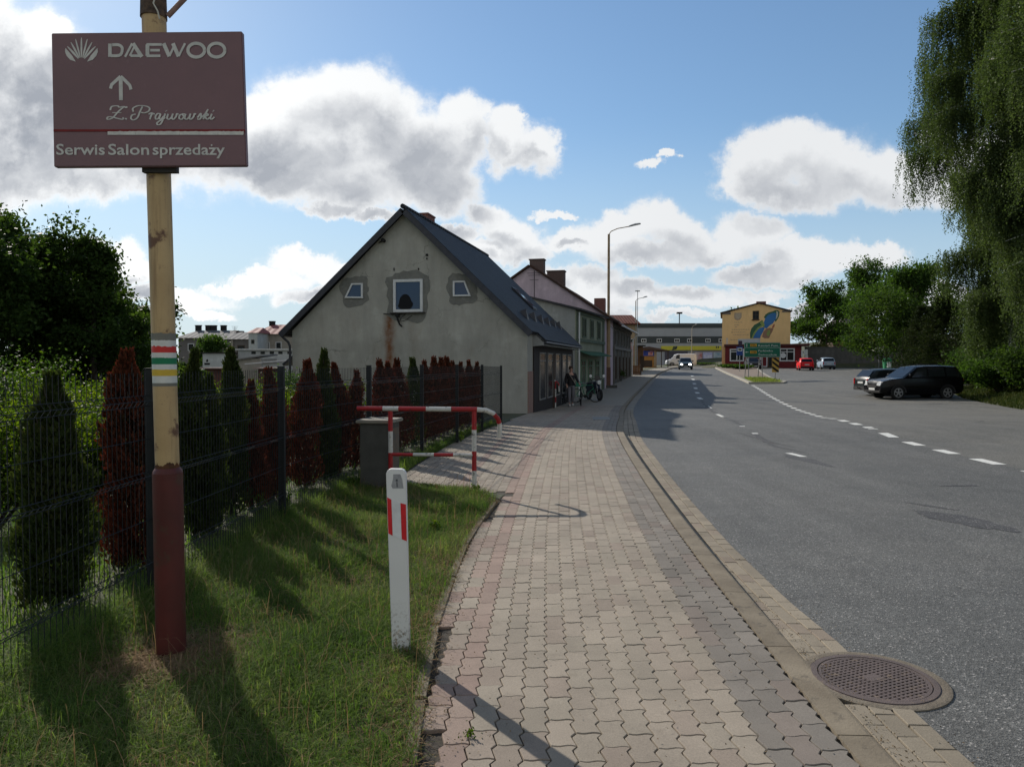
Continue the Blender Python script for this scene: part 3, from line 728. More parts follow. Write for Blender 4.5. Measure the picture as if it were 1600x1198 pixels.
for (y0, y1, m_) in ((532, 545, M_wht), (550, 560, M_wht), (568, 578, M_wht), (586, 598, M_wht)): band('white_band', y0, y1, m_, .0613, .0015)
band('red_band', 541, 551, M_redb, .0617, .004); band('green_band', 559, 569, M_grn, .0617, .001); band('yellow_band', 577, 587, M_yel, .0617, .001); band('grey_band', 597, 603, M_grey, .0609, .002)
# slanting brace and wire at the pole head
mb = MB(); A = P(262, 26, PY); mb.tube([L(A), L(P(300, -14, PY))], .014, 10); mb.build('brace', pm('grey_red_steel', (.30, .20, .17), (.2, .13, .11), 20), pole, smooth=True)
mb = MB(); cc = L(P(240, 14, PY)); mb.tube([cc-Vector((0, 0, .05)), cc+Vector((0, 0, .06))], 0, 20, rs=[.067, .064])
mb.build('rusty_clamp', pm('dark_rusty_clamp', (.12, .08, .055), (.05, .035, .03), 25, .9, .8, 60), pole)
mb = MB(); w0 = L(P(244, -8, PY-.07)); mb.tube([w0, w0+Vector((-.01, -.012, -.05)), w0+Vector((.012, -.012, -.09)), w0+Vector((.02, -.008, -.13))], .004, 6); mb.build('wire_tie', pm('pale_wire', (.5, .47, .40)), pole)
# board
t = base_mat('maroon_board'); Pn = t.tc.outputs['Object']
c = t.mix(t.rng(t.noise(Pn, 2.5, 6, .7), .35, .65), (.175, .088, .095, 1), (.150, .078, .084, 1)); c = t.mix(t.rng(t.noise(Pn, 30, 5, .7), .6, .75, 0, .4), c, (.23, .13, .14, 1))
t.put(t.b.inputs['Base Color'], c); t.b.inputs['Roughness'].default_value = .5; M_board = t.mat
M_let = pm('faded_letter_grey', (.58, .56, .52), (.46, .45, .42), 18, .6)
SY = 3.87
sTL, sTR, sBR, sBL = P(80, 52, SY), P(378, 49, SY), P(385, 259, SY), P(84, 261, SY)
mb = MB(); q = [sTL, sTR, sBR, sBL]; back = [Vector((p.x, p.y+.035, p.z)) for p in q]
mb.add([L(p) for p in q]+[L(p) for p in back], [(0, 1, 2, 3), (7, 6, 5, 4), (0, 4, 5, 1), (1, 5, 6, 2), (2, 6, 7, 3), (3, 7, 4, 0)])
board = mb.build('sign_board', M_board, pole, bevel=.004)
def SP(px, py):
    """pixel on the sign face -> local (x, z)"""
    p = L(P(px, py, SY)); return (p.x, p.z)
fy = L(sTL).y-.0015
mb = MB()
mb.box(L(sBL).x+.44, L(sBL).x+.62, fy+.036, fy+.07, L(sBL).z-.018, L(sBL).z+.03)
mb.build('bracket', pm('dark_steel', (.05, .045, .045)), pole)
mb = MB(); mb.box(L(sBL).x+.46, L(sBL).x+.60, fy+.036, fy+.062, L(sTL).z-.08, L(sTL).z-.04)
mb.build('bracket', bpy.data.materials['dark_steel'], pole)
# raised lettering, as modelled strokes (pixel coordinates of the letters on the board)
K4 = .25
def S4(pts): return [SP(x*K4, y*K4) for x, y in pts]
wpx = SP(1, 0)[0]-SP(0, 0)[0]
mb = MB()
def st(pts, wd=4.6, sm=False, wf=None, n=6): stroke(mb, S4(pts), wd*wpx, fy, fy, sm, wf, n)
# D
st([(688, 275), (688, 358)], 5.5); st([(702, 283), (740, 283), (762, 296), (765, 318), (757, 342), (735, 351), (695, 351)], 4.5, True)
# A (open wedge), second A
st([(783, 358), (827, 274)], 3.5); st([(812, 352), (838, 300)], 3); st([(832, 274), (888, 358)], 6); st([(818, 351), (884, 351)], 4)
# E
st([(917, 281), (1012, 281)], 4); st([(940, 317), (1000, 317)], 4); st([(917, 352), (1004, 352)], 4); st([(923, 281), (923, 352)], 6)
# W
st([(1024, 274), (1060, 356)], 6); st([(1060, 354), (1090, 290)], 3.5); st([(1082, 274), (1118, 356)], 6); st([(1118, 354), (1158, 274)], 3.5)
for cx in (1228, 1355):
    st([(cx+52*math.cos(a), 317+43*math.sin(a)) for a in [2*math.pi*k/24 for k in range(25)]], 5, False)
mb.build('company_lettering', M_let, board.parent, fix=False)
# fan emblem
mb = MB()
def leafp(a, r0, r1, wmax):
    c0 = (510, 392); L_ = []; R_ = []
    for k in range(9):
        t = k/8; r = r0+(r1-r0)*t; ww = wmax*math.sin(math.pi*min(1, t*.85+.08))**.7; x = c0[0]+math.sin(a)*r*(1+.15*t*abs(math.sin(a))); y = c0[1]-math.cos(a)*r
        L_.append((x-math.cos(a)*ww, y-math.sin(a)*ww)); R_.append((x+math.cos(a)*ww, y+math.sin(a)*ww))
    pts = S4(L_+R_[::-1]); mb.add([(x, fy, z) for x, z in pts], [tuple(range(len(pts)))])
for a, r1, ww in ((0, 155, 6), (.24, 150, 5.5), (-.24, 150, 5.5), (.46, 140, 6), (-.46, 140, 6), (.68, 128, 6.5), (-.68, 128, 6.5)): leafp(a, 30, r1, ww)
for sg in (-1, 1):
    pts = [(510+sg*35, 388), (510+sg*58, 350), (510+sg*100, 302), (510+sg*103, 325), (510+sg*92, 352), (510+sg*70, 376)]
    p2 = S4(pts); mb.add([(x, fy, z) for x, z in p2], [tuple(range(6))])
mb.build('fan_emblem', M_let, pole, fix=False)
# arrow
mb = MB(); st([(757, 628), (755, 478)], 6); st([(755, 480), (726, 506), (698, 532), (692, 556)], 5); st([(755, 480), (786, 508), (812, 535), (820, 562)], 5); mb.build('arrow', M_let, pole, fix=False)
# script name
mb = MB(); th = 2.1
wf = lambda t, d: .65+.7*abs(d.y)
def sc(pts, w_=th): st(pts, w_, True, wf, 7)
sc([(690, 690), (700, 668), (735, 664), (748, 672), (775, 668), (790, 675), (795, 668)]); sc([(775, 670), (740, 700), (706, 738), (676, 748), (672, 738), (690, 732), (735, 742), (768, 748), (772, 736)]); sc([(702, 706), (760, 706)], 1.5)
sc([(782, 744), (788, 744), (787, 748)], 2.8)
sc([(892, 668), (876, 700), (862, 735), (838, 752), (820, 742), (828, 722), (850, 716)]); sc([(835, 700), (832, 680), (862, 664), (905, 664), (935, 676), (932, 696), (905, 708), (882, 704)])
sc([(930, 716), (946, 708), (950, 712), (938, 748)]); sc([(940, 736), (955, 712), (968, 716)])
sc([(1004, 716), (988, 712), (974, 728), (976, 746), (992, 742), (1006, 714), (998, 742), (1010, 746), (1024, 730)])
sc([(1034, 712), (1022, 745), (1006, 776), (988, 782), (984, 770), (1010, 752), (1036, 738)]); sc([(1040, 694), (1042, 697)], 3)
def scr_w(x): sc([(x, 714), (x-6, 740), (x+6, 748), (x+22, 734), (x+30, 714), (x+24, 740), (x+34, 748), (x+50, 732), (x+56, 714), (x+66, 718)])
scr_w(1052); sc([(1142, 716), (1126, 722), (1122, 742), (1138, 748), (1150, 732), (1142, 716), (1160, 716)]); scr_w(1162)
sc([(1236, 738), (1256, 712), (1258, 732), (1250, 748), (1234, 746)]); sc([(1256, 740), (1282, 716), (1302, 686), (1288, 712), (1272, 748)]); sc([(1276, 732), (1294, 714), (1302, 722), (1284, 732), (1298, 748), (1314, 736)])
sc([(1326, 714), (1316, 742), (1326, 747), (1342, 734)]); sc([(1334, 694), (1337, 697)], 3)
mb.build('script_name', M_let, pole, fix=False)
# bars
mb = MB()
z0, z1 = SP(0, 202.5)[1], SP(0, 206)[1]
xL, xR = L(sBL).x+.003, L(sBR).x-.004
mb.box(xL, xR, fy-.0008, fy+.001, z1, z0); mb.build('red_stripe', pm('dull_red_tape', (.20, .022, .022), (.15, .02, .02), 20), pole)
mb = MB(); rnd = random.Random(5); xs = [168.5, 212, 281, 341, 381]
for a, b in zip(xs[:-1], xs[1:]):
    pp_ = []; N = 14
    for k in range(N+1): pp_.append((a+(b-a)*k/N, 205.6+rnd.uniform(-.5, .5)))
    pts = [SP(x, y) for x, y in pp_]+[SP(x-.4*(x > b-1), 211.2) for x, y in pp_[::-1]]
    mb.add([(x, fy-.001, z) for x, z in pts], [tuple(range(len(pts)))])
mb.build('pale_stripe', pm('torn_pale_tape', (.62, .60, .55), (.5, .48, .45), 30), pole, fix=False)
for wd_, xa, xb2 in (('Serwis', 88.5, 160.5), ('Salon', 169.5, 230), ('sprzedazy', 239, 349)): x0, z0 = SP(xa, 242); put_text('service_lettering', wd_, Vector((x0, fy, z0)), .078, M_let, pole, width=SP(xb2, 0)[0]-x0, bold=.0012)

m = MB(); cx_, cz_ = SP(331, 227.3); m.lathe([(.0046, -.0004), (.0046, .0004)], (cx_, fy-.001, cz_), 10, 'y'); m.build('letter_dot', M_let, pole)
# ---------------- delineator post
t = base_mat('post_white_plastic'); Pn = t.tc.outputs['Object']; sp = t.new('ShaderNodeSeparateXYZ'); t.l.new(Pn, sp.inputs[0])
dm = t.m('MULTIPLY', t.rng(t.noise(Pn, 55, 5, .7), .50, .60), t.rng(sp.outputs[2], .30, .0)); dm = t.m('ADD', dm, t.m('MULTIPLY', t.rng(t.noise(Pn, 9, 5, .6), .45, .7), t.rng(sp.outputs[2], .16, .0, 0, .6)), clamp=True)
t.put(t.b.inputs['Base Color'], t.mix(dm, t.mix(t.noise(Pn, 5, 4), (.70, .69, .67, 1), (.62, .61, .59, 1)), (.17, .13, .09, 1))); t.b.inputs['Roughness'].default_value = .5; M_del = t.mat
DY = 4.05; d0 = P(627, 1022, DY); d0.z = gz(DY)
dp = thing('delineator_post', 'white plastic roadside marker post with a slanted red band in the grass', 'post', d0)
LD = lambda px, py: P(px, py, DY)-d0
def dpoly(pts, y0, y1, mat, name, bevel=0):
    m = MB(); q = [LD(*p) for p in pts]; m.prism([(v.x, v.z) for v in q], y0, y1); return m.build(name, mat, dp, bevel=bevel)
def edge(side, y): # pixel x of the post edge at row y
    return np.interp(y, [733, 1025], [603.5, 613.5] if side == 0 else [634, 641])
arc = [(603.5, 739), (606, 734), (611, 732), (628, 732.5), (632.5, 735), (634.5, 740)]
m = MB(); q = [LD(*p) for p in arc+[(641, 1035), (613.5, 1035)]]
m.prism([(v.x, v.z) for v in q], -.012, .03); body = m.build('body', M_del, dp, bevel=.004)
# dirt splashed near the foot
tt = [(0, .0), ]
ya, yb, yc, yd = 776, 787, 832, 844
M_refl = pm('reflective_red', (.62, .022, .03), (.52, .02, .025), 30, .35); M_refw = pm('reflective_white', (.72, .72, .72), None, 10, .4)
dpoly([(edge(0, ya)+.6, ya), (612, ya+3.5), (614, yc+3.6), (edge(0, yc)+.6, yc)], -.0145, -.0115, M_refl, 'red_band')
dpoly([(612.4, ya+3.6), (626, yb-2.2), (628, yd-3), (614.4, yc+3.8)], -.0142, -.0115, M_refw, 'white_bar')
dpoly([(626.4, yb-2), (edge(1, yb)-.6, yb), (edge(1, yd)-.6, yd), (628.4, yd-2.9)], -.0145, -.0115, M_refl, 'red_band')
dpoly([(615, 740), (626, 740), (629, 748), (631, 762), (614, 762), (612, 758), (614.5, 748)], -.0135, -.0115, pm('worn_grey_sticker', (.33, .33, .33), (.25, .25, .26), 40), 'sticker')
dpoly([(619, 748), (622, 748), (622, 751), (619, 751)], -.0145, -.013, pm('sticker_mark', (.08, .08, .09)), 'sticker_mark')
dpoly([(620, 752), (621.5, 752), (622, 760), (620.4, 760)], -.0145, -.013, bpy.data.materials['sticker_mark'], 'sticker_mark')

# ---------------- red and white railings
M_rr = pm('railing_red', (.34, .018, .022), (.27, .018, .02), 9, .42, .1, 60, c3=(.12, .03, .025), s3=30)
M_rw = pm('railing_white', (.55, .54, .50), (.46, .45, .42), 9, .5, .1, 60, c3=(.08, .07, .065), s3=22)
def seg_tube(root, name, pts, r, splits, first=0, n=12):
    """pipe painted in alternating lengths: separate red / white parts following pts"""
    pts = [Vector(p) for p in pts]; d = [0]
    for a, b in zip(pts[:-1], pts[1:]): d.append(d[-1]+(b-a).length)
    def at(s):
        s = min(max(s, 0), d[-1]); i = max(j for j in range(len(d)) if d[j] <= s+1e-9); i = min(i, len(pts)-2); return pts[i].lerp(pts[i+1], (s-d[i])/(d[i+1]-d[i]))
    ed = [0]+[f*d[-1] for f in splits]+[d[-1]]; mb = MB()
    for k in range(len(ed)-1):
        inner = [pts[j] for j in range(len(pts)) if ed[k]+.004 < d[j] < ed[k+1]-.004]
        mb.mat((k+first) % 2).tube([at(ed[k])]+inner+[at(ed[k+1])], r, n)
    return mb.build(name, [M_rr, M_rw], root, smooth=True)
ry = 9.1
rb = Vector((P(741, 768, ry).x, ry, gz(ry)))
ra = thing('pedestrian_railing', 'nearer red and white tubular railing beside the concrete cabinet', 'railing', rb)
q = lambda px, py, Y=ry: P(px, py, Y)-rb
lw = 9.15
pA = q(558, 638, lw)
seg_tube(ra, 'top_rail', [pA, q(740, 639.5), q(760, 641), q(771, 646, ry+.05), q(778, 654, ry+.1), q(781, 664, ry+.13), q(780, 684, ry+.16)], .030, [.155, .25, .415, .565, .72, .83, .905], 0, 14)
seg_tube(ra, 'post', [q(741, 642), q(741, 775)], .029, [.22, .47, .70], 0, 14)
lz = q(610, 640, lw)
seg_tube(ra, 'post', [lz, Vector((lz.x, lz.y, -.05))], .029, [.25, .5, .75], 0, 14)
m_ = q(741, 711); m0 = Vector((lz.x, lz.y, m_.z+.005))
seg_tube(ra, 'middle_rail', [m0, m_], .022, [.27, .52, .75], 0, 12)
fy_ = 31.5; fb_ = Vector((P(868, 640, fy_).x, fy_, gz(fy_)))
rf = thing('pedestrian_railing', 'farther red and white railing in the shade before the shop windows', 'railing', fb_)
q = lambda px, py, Y=fy_: P(px, py, Y)-fb_
seg_tube(rf, 'top_rail', [q(838, 596.5, fy_+1), q(866, 594.5), q(870, 596), q(873, 600), q(873.5, 612)], .03, [.2, .45, .72, .86], 1, 8)
seg_tube(rf, 'post', [q(868, 595), Vector((q(868, 600).x, 0, 0))], .03, [.3, .6, .8], 0, 8)
seg_tube(rf, 'post', [q(843, 596.5, fy_+.8), Vector((q(843, 600, fy_+.8).x, .8, 0))], .03, [.3, .6, .8], 1, 8)
seg_tube(rf, 'middle_rail', [q(843, 617, fy_+.8), q(868, 621)], .022, [.5], 1, 8)

# ---------------- concrete cabinet
M_conc = pm('cabinet_concrete', (.085, .085, .077), (.062, .062, .056), 5, .9, .4, 40, c3=(.07, .07, .065), s3=12)
M_concl = pm('cabinet_lid_concrete', (.26, .24, .20), (.19, .18, .15), 5, .9, .3, 40)
cY = 9.32; cb = Vector((P(562, 700, cY).x, cY, gz(cY)))
cab = thing('utility_cabinet', 'small square concrete utility cabinet with a pale lid by the fence', 'cabinet', cb, R(-9.4))
mb = MB(); mb.box(0, .38, 0, .44, -.05, .83); mb.box(-.01, .39, -.01, .45, -.05, .1); mb.build('housing', M_conc, cab, bevel=.012)
mb = MB(); mb.box(-.04, .42, -.04, .20, .832, .875); mb.box(-.04, .42, .204, .48, .832, .875); mb.build('lid', M_concl, cab, bevel=.01)
mb = MB(); mb.box(.382, .388, .05, .40, .16, .76); mb.build('door', pm('cabinet_door', (.08, .076, .066), (.16, .11, .07), 7, .7), cab)
mb = MB(); mb.box(.387, .395, .08, .13, .55, .68); mb.build('handle', pm('ochre_plate', (.30, .20, .07)), cab)

# ---------------- welded mesh fence
M_wire = pm('anthracite_wire', (.012, .014, .016), (.008, .010, .011), 20, .6, spec=.3)
fp = [(-2.60, 0.0), (-2.52, 2.47), (-2.43, 4.97)]+[(-2.33+.4075*k, 7.47+2.467*k) for k in range(6)]
fen = thing('mesh_fence', 'dark welded wire mesh fence in front of the thuja row', 'fence', (fp[3][0], fp[3][1], 0))
fo = Vector((fp[3][0], fp[3][1], 0)); FH = 1.53
for k, (x, y) in enumerate(fp):
    z = gz(y); m = MB(); m.box(x-.03-fo.x, x+.03-fo.x, y-.03-fo.y, y+.03-fo.y, z-.1, z+FH+.02)
    m.box(x-.033-fo.x, x+.033-fo.x, y-.033-fo.y, y+.033-fo.y, z+FH+.021, z+FH+.032); m.build('post', M_wire, fen, bevel=.003)
for k in range(len(fp)-1):
    (x0, y0), (x1, y1) = fp[k], fp[k+1]; a = Vector((x0, y0, gz(y0)))-fo; b = Vector((x1, y1, gz(y1)))-fo
    d = (b-a); Ln = d.length; u_ = d/Ln; nrm = Vector((u_.y, -u_.x, 0)); N = int((Ln-.1)/.05); m = MB()
    prof = [(0, .03), (0, .24), (.022, .265), (0, .29), (0, .82), (.024, .845), (0, .87), (0, 1.31), (.026, 1.345), (0, 1.38), (0, FH)]
    ns = 4 if y0 < 12 else 3; rw = .0024 if y0 < 12 else .003
    for i in range(N+1):
        base = a+u_*(.06+i*.05*(Ln-.12)/(N*.05)); m.tube([base+nrm*o+Vector((0, 0, z)) for o, z in prof], rw, ns, cap=False)
    for o, z in ((0, .24), (.022, .265), (0, .29), (0, .55), (0, .82), (.024, .845), (0, .87), (0, 1.09), (0, 1.31), (.026, 1.345), (0, 1.38), (0, .045)):
        m.tube([a+u_*.03+nrm*(o+.004)+Vector((0, 0, z)), b-u_*.03+nrm*(o+.004)+Vector((0, 0, z))], .0026 if y0 < 12 else .003, ns, cap=False)
    m.build('panel', M_wire, fen, fix=False)

# ---------------- manhole
M_iron = pm('rusty_cast_iron', (.115, .088, .080), (.085, .066, .060), 4, .65, .35, 120, metal=0, c3=(.16, .12, .09), s3=14)
mh = thing('manhole_cover', 'round rusty cast iron manhole cover with rows of slots in the gutter', 'manhole cover', MH); mh.scale = (.885, .885, 1)
mb = MB(); mb.lathe([(MR+.055, -.10), (MR+.05, .002), (MR+.03, .0045), (MR-.002, .0045), (MR-.004, -.06)], n=64); 
mb.build('concrete_collar', pm('collar_mortar', (.17, .145, .11), (.12, .10, .075), 8, .95, .6, 70), mh, fix=False)
def ring(mb, r0, r1, zb, zt, n=72):
    V = []; 
    for k in range(n):
        a = 2*math.pi*k/n; c_, s_ = math.cos(a), math.sin(a); V += [(r0*c_, r0*s_, zb), (r0*c_, r0*s_, zt), (r1*c_, r1*s_, zt), (r1*c_, r1*s_, zb)]
    mb.add(V, [(4*k+i, 4*((k+1) % n)+i, 4*((k+1) % n)+(i+1) % 4, 4*k+(i+1) % 4) for k in range(n) for i in range(4)])
mb = MB(); ring(mb, .302, .335, -.05, .008); ring(mb, .335, .350, -.05, .004); mb.build('frame', M_iron, mh)
mb = MB(); mb.lathe([(.297, -.03), (.297, -.004), (.294, -.003)], n=64); ring(mb, .278, .296, -.01, .006)
# raised lattice around dark slots: bars between rows
for j in range(-10, 11):
    y = (j+.5)*.0275; hw = math.sqrt(max(0, .279**2-y*y))
    if hw > .03: mb.box(-hw, hw, y-.0072, y+.0072, -.004, .0052)
for i in range(-9, 9):
    x = (i+.5)*.034; hw = math.sqrt(max(0, .279**2-x*x))
    if hw > .02: mb.box(x-.0065, x+.0065, -hw, hw, -.004, .0046)
mb.box(-.05, .05, -.032, .032, -.003, .0062)
cv = mb.build('cover', M_iron, mh); cv.rotation_euler = (0, 0, R(24))
mb = MB(); mb.lathe([(.272, -.0038), (.272, -.0018)], n=48); mb.build('slot_bed', pm('slot_dirt', (.03, .022, .018)), mh)

# ---------------- inspection plate in the pavement
pq = [Gp(925, 651), Gp(951, 651), Gp(954, 655.5), Gp(927, 655.5)]
mb = MB(); mb.add([(p.x, p.y, p.z+.004) for p in pq]+[(p.x, p.y, p.z-.05) for p in pq], [(0, 1, 2, 3), (0, 4, 5, 1), (1, 5, 6, 2), (2, 6, 7, 3), (3, 7, 4, 0)])
tag(mb.build('inspection_cover', pm('inspection_plate_metal', (.16, .15, .13), None, 30, .6)), 'rectangular inspection cover set in the shaded pavement', 'access cover')
# ================================================================ buildings
def plaster(name, c1, c2, c3=None, scale=.7, bs=.25, streak=.3):
    t = base_mat(name); Pn = t.tc.outputs['Object']
    c = t.mix(t.rng(t.noise(Pn, scale, 6, .62), .35, .65), (*c1, 1), (*c2, 1))
    c = t.mix(t.rng(t.noise(Pn, scale*3.1, 5, .6), .52, .66, 0, .5), c, (*(c3 or tuple(x*1.25 for x in c1)), 1))
    mp = t.v('MULTIPLY', Pn, (2.2, 2.2, .55)); s = t.noise(mp, 1.0, 6, .65); c = t.v('MULTIPLY', c, t.v('ADD', (0, 0, 0), t.rng(s, .3, .7, 1-streak*.5, 1+streak*.3)))
    f = t.noise(Pn, 45, 5, .7); c = t.v('MULTIPLY', c, t.v('ADD', (0, 0, 0), t.rng(f, .3, .7, .93, 1.06)))
    t.put(t.b.inputs['Base Color'], c); t.b.inputs['Roughness'].default_value = .92; t.b.inputs['Specular IOR Level'].default_value = .15
    bump(t, t.m('ADD', f, t.m('MULTIPLY', t.noise(Pn, 6, 5, .6), 1.2)), bs, .02); return t
def tiles(name, c1, c2, sx=3.3, sz=3.0, rough=.6, axis=(1, 0, 0), spec=.3):
    """pressed tile roofing: ribs and courses in the material"""
    t = base_mat(name); Pn = t.tc.outputs['Object']; sp = t.new('ShaderNodeSeparateXYZ'); t.l.new(Pn, sp.inputs[0])
    a = t.v('DOT_PRODUCT', Pn, axis); r1 = t.m('SINE', t.m('MULTIPLY', a, sx*6.283)); r2 = t.m('FRACT', t.m('MULTIPLY', sp.outputs[2], sz))
    c = t.mix(t.rng(t.noise(Pn, 1.2, 5, .6), .3, .7), (*c1, 1), (*c2, 1))
    c = t.mix(t.rng(r2, .0, .16, .45, 0), c, (*[x*.4 for x in c1], 1))
    t.put(t.b.inputs['Base Color'], c); t.b.inputs['Roughness'].default_value = rough; t.b.inputs['Specular IOR Level'].default_value = spec
    bump(t, t.m('ADD', t.m('MULTIPLY', r1, .5), r2), .9, .04); return t.mat
def bricks(name, c1, c2, scale=4.2, mort=(.22, .2, .18)):
    t = base_mat(name); br = t.new('ShaderNodeTexBrick'); Pn = t.tc.outputs['Object']; sp = t.new('ShaderNodeSeparateXYZ'); t.l.new(Pn, sp.inputs[0])
    cb = t.new('ShaderNodeCombineXYZ'); t.put(cb.inputs[0], t.m('ADD', sp.outputs[0], sp.outputs[1])); t.put(cb.inputs[1], sp.outputs[2])
    t.l.new(cb.outputs[0], br.inputs[0]); br.inputs['Scale'].default_value = scale; br.inputs['Color1'].default_value = (*c1, 1); br.inputs['Color2'].default_value = (*c2, 1); br.inputs['Mortar'].default_value = (*mort, 1)
    t.l.new(br.outputs[0], t.b.inputs['Base Color']); t.b.inputs['Roughness'].default_value = .9; return t.mat
M_glass = glassmat('window_glass', (.02, .035, .09)); M_glassd = glassmat('dark_glass', (.010, .011, .013), .2); M_glassd.node_tree.nodes['Principled BSDF'].inputs['Specular IOR Level'].default_value = .18  # blue in the window glass colour stands in for reflected clear sky
M_frame = pm('window_white', (.60, .60, .60), (.52, .52, .52), 8, .5); M_frd = pm('window_brown', (.07, .045, .03))
M_brick = bricks('chimney_brick', (.22, .06, .045), (.16, .045, .035)); M_dbrick = bricks('dark_brick', (.10, .045, .04), (.07, .035, .03))
M_gut = pm('gutter_metal', (.035, .035, .04), None, 9, .5)
def window(root, x0, x1, z0, z1, y, mats=None, fw=.07, mull=(), rail=(), dep=.06, name='window', face='y', pane=None, sgn=-1):
    """frame with glass; face y: plane at y facing sgn*y, face x: plane x=y facing sgn*x (x0..x1 then run along y)"""
    fr, gl = mats or (M_frame, M_glass); m = MB()
    def bx(m, a0, a1, c0, c1, d0, d1):
        lo, hi = sorted((y+sgn*d0, y+sgn*d1))
        if face == 'y': m.box(a0, a1, lo, hi, c0, c1)
        else: m.box(lo, hi, a0, a1, c0, c1)
    bx(m, x0, x0+fw, z0, z1, -.02, dep); bx(m, x1-fw, x1, z0, z1, -.02, dep)
    bx(m, x0+fw, x1-fw, z0, z0+fw, -.02, dep-.002); bx(m, x0+fw, x1-fw, z1-fw, z1, -.02, dep-.002)
    for q in mull: bx(m, q-fw*.35, q+fw*.35, z0+fw, z1-fw, -.02, dep-.004)
    for q in rail: bx(m, x0+fw, x1-fw, q-fw*.35, q+fw*.35, -.02, dep-.006)
    f = m.build(name, fr, root); p = MB(); bx(p, x0+fw*.5, x1-fw*.5, z0+fw*.5, z1-fw*.5, -.01, dep*.45); p.build('pane', gl, f)
    return f
# ---------------- the near grey house with the dark roof
HZ = gz(26); ho = Vector((.54, 26, HZ)); h1 = thing('gabled_house', 'grey plastered gabled house with a steep dark tiled roof facing the fence', 'house', ho, R(-12.0))
zl = lambda z: z-HZ
t = plaster('weathered_plaster', (.38, .365, .325), (.315, .302, .268), (.44, .425, .385), .55, .35, .3)
M_pl = t.mat
# rust run-off below the middle window and dark smears (marks on the plaster itself)
Pn = t.tc.outputs['Object']; sp = t.new('ShaderNodeSeparateXYZ'); t.l.new(Pn, sp.inputs[0])
dx = t.m('ABSOLUTE', t.m('ADD', t.m('ADD', sp.outputs[0], 5.12), t.m('MULTIPLY', t.m('SUBTRACT', t.noise(t.v('MULTIPLY', Pn, (1, 1, .6)), 2.5, 5, .6), .5), .35)))
rz_ = t.m('MULTIPLY', t.rng(dx, .02, .34, 1, 0, True), t.m('MULTIPLY', t.rng(sp.outputs[2], 3.65, 3.4), t.rng(sp.outputs[2], .4, 1.6)))
rz_ = t.m('MULTIPLY', rz_, t.rng(t.noise(Pn, 5, 5, .6), .25, .6, .35, .95))
old = t.b.inputs['Base Color'].links[0].from_socket
ck = t.new('ShaderNodeTexVoronoi'); ck.feature = 'DISTANCE_TO_EDGE'; ck.inputs['Scale'].default_value = .38; t.put(ck.inputs['Vector'], t.v('ADD', Pn, t.v('MULTIPLY', t.noise(Pn, 1.8, 6, .65, col=True), (1.1, 0, 1.1))))
old = t.mix(t.m('MULTIPLY', t.m('MULTIPLY', t.rng(ck.outputs['Distance'], .002, .007, 1, 0), t.rng(t.noise(Pn, .5, 3), .48, .56)), .6), old, (.12, .115, .10, 1))
old = t.mix(t.rng(t.noise(Pn, 9, 7, .75), .60, .68, 0, .28), old, (.20, .195, .17, 1))
old = t.mix(t.m('MULTIPLY', t.rng(t.noise(t.v('MULTIPLY', Pn, (1.2, 1, .5)), 1.1, 6, .65), .54, .70, 0, .35), t.rng(sp.outputs[2], 4.2, 2.5)), old, (.22, .165, .11, 1))
lowd = t.m('MULTIPLY', t.rng(t.m('ADD', sp.outputs[2], t.m('MULTIPLY', t.noise(Pn, .8, 5, .6), 1.5)), 3.45, 3.25), .16)
c_ = t.mix(lowd, old, (.17, .17, .15, 1))
t.put(t.b.inputs['Base Color'], t.mix(rz_, c_, (.16, .062, .022, 1)))
RG = (-4.5, 7.29)
m = MB(); m.prism([(0, zl(-.9)), (0, zl(2.72)), (-.06, zl(2.80)), (RG[0], zl(7.02)), (-8.94, zl(2.84)), (-9.0, zl(2.8)), (-9.0, zl(-1.6))], 0, 12.2)
m.build('wall', M_pl, h1)
M_roof = tiles('dark_metal_tiles', (.022, .024, .029), (.029, .031, .037), 3.4, 2.9, .62, (0, 1, 0), .12)
m = MB(); th = .13; y0r, y1r = -.28, 12.35
def slab(m, xa, za, xb, zb, y0, y1, th=.13, ya=None):
    d = Vector((xb-xa, zb-za)).normalized(); n = Vector((-d.y, d.x)); n = n if n.y > 0 else -n
    m.prism([(xa, za), (xb, zb), (xb+n.x*th, zb+n.y*th), (xa+n.x*th, za+n.y*th)], y0, y1)
sl = (7.03-2.37)/4.85
slab(m, RG[0], zl(7.03), .12, zl(7.03-sl*4.62), y0r, 1.0); slab(m, RG[0], zl(7.031), .40, zl(7.031-sl*4.9), 1.0, y1r)
slab(m, RG[0], zl(7.032), -9.30, zl(7.032-1.0*4.8*.915), y0r, y1r)
m.build('roof', M_roof, h1)
m = MB(); m.tube([(RG[0], y0r-.01, zl(7.19)), (RG[0], y1r+.01, zl(7.19))], .09, 8); m.build('ridge_cap', M_roof, h1)
M_fas = pm('dark_fascia', (.045, .045, .055), (.03, .03, .038), 6, .5)
m = MB()
slab(m, RG[0], zl(6.91), .10, zl(6.91-sl*4.6), y0r-.03, y0r+.0, .20); slab(m, RG[0], zl(6.91), -9.28, zl(6.91-1.0*4.78*.915), y0r-.031, y0r+.0, .20)
m.build('barge_board', M_fas, h1)
m = MB(); m.add([(0.0, 1.0, zl(2.18)), (.42, 1.0, zl(2.22)), (.42, 1.0, zl(2.40)), (.0, 1.0, zl(2.80)), (0.0, 1.04, zl(2.18)), (.42, 1.04, zl(2.22)), (.42, 1.04, zl(2.40)), (.0, 1.04, zl(2.80))], [(0, 1, 2, 3), (7, 6, 5, 4), (0, 4, 5, 1), (1, 5, 6, 2), (2, 6, 7, 3), (3, 7, 4, 0)])
m.box(.0, .40, 1.05, 12.1, zl(2.22), zl(2.26)); m.build('eave_box', pm('pale_eave_board', (.30, .30, .29), (.25, .25, .24), 3), h1)
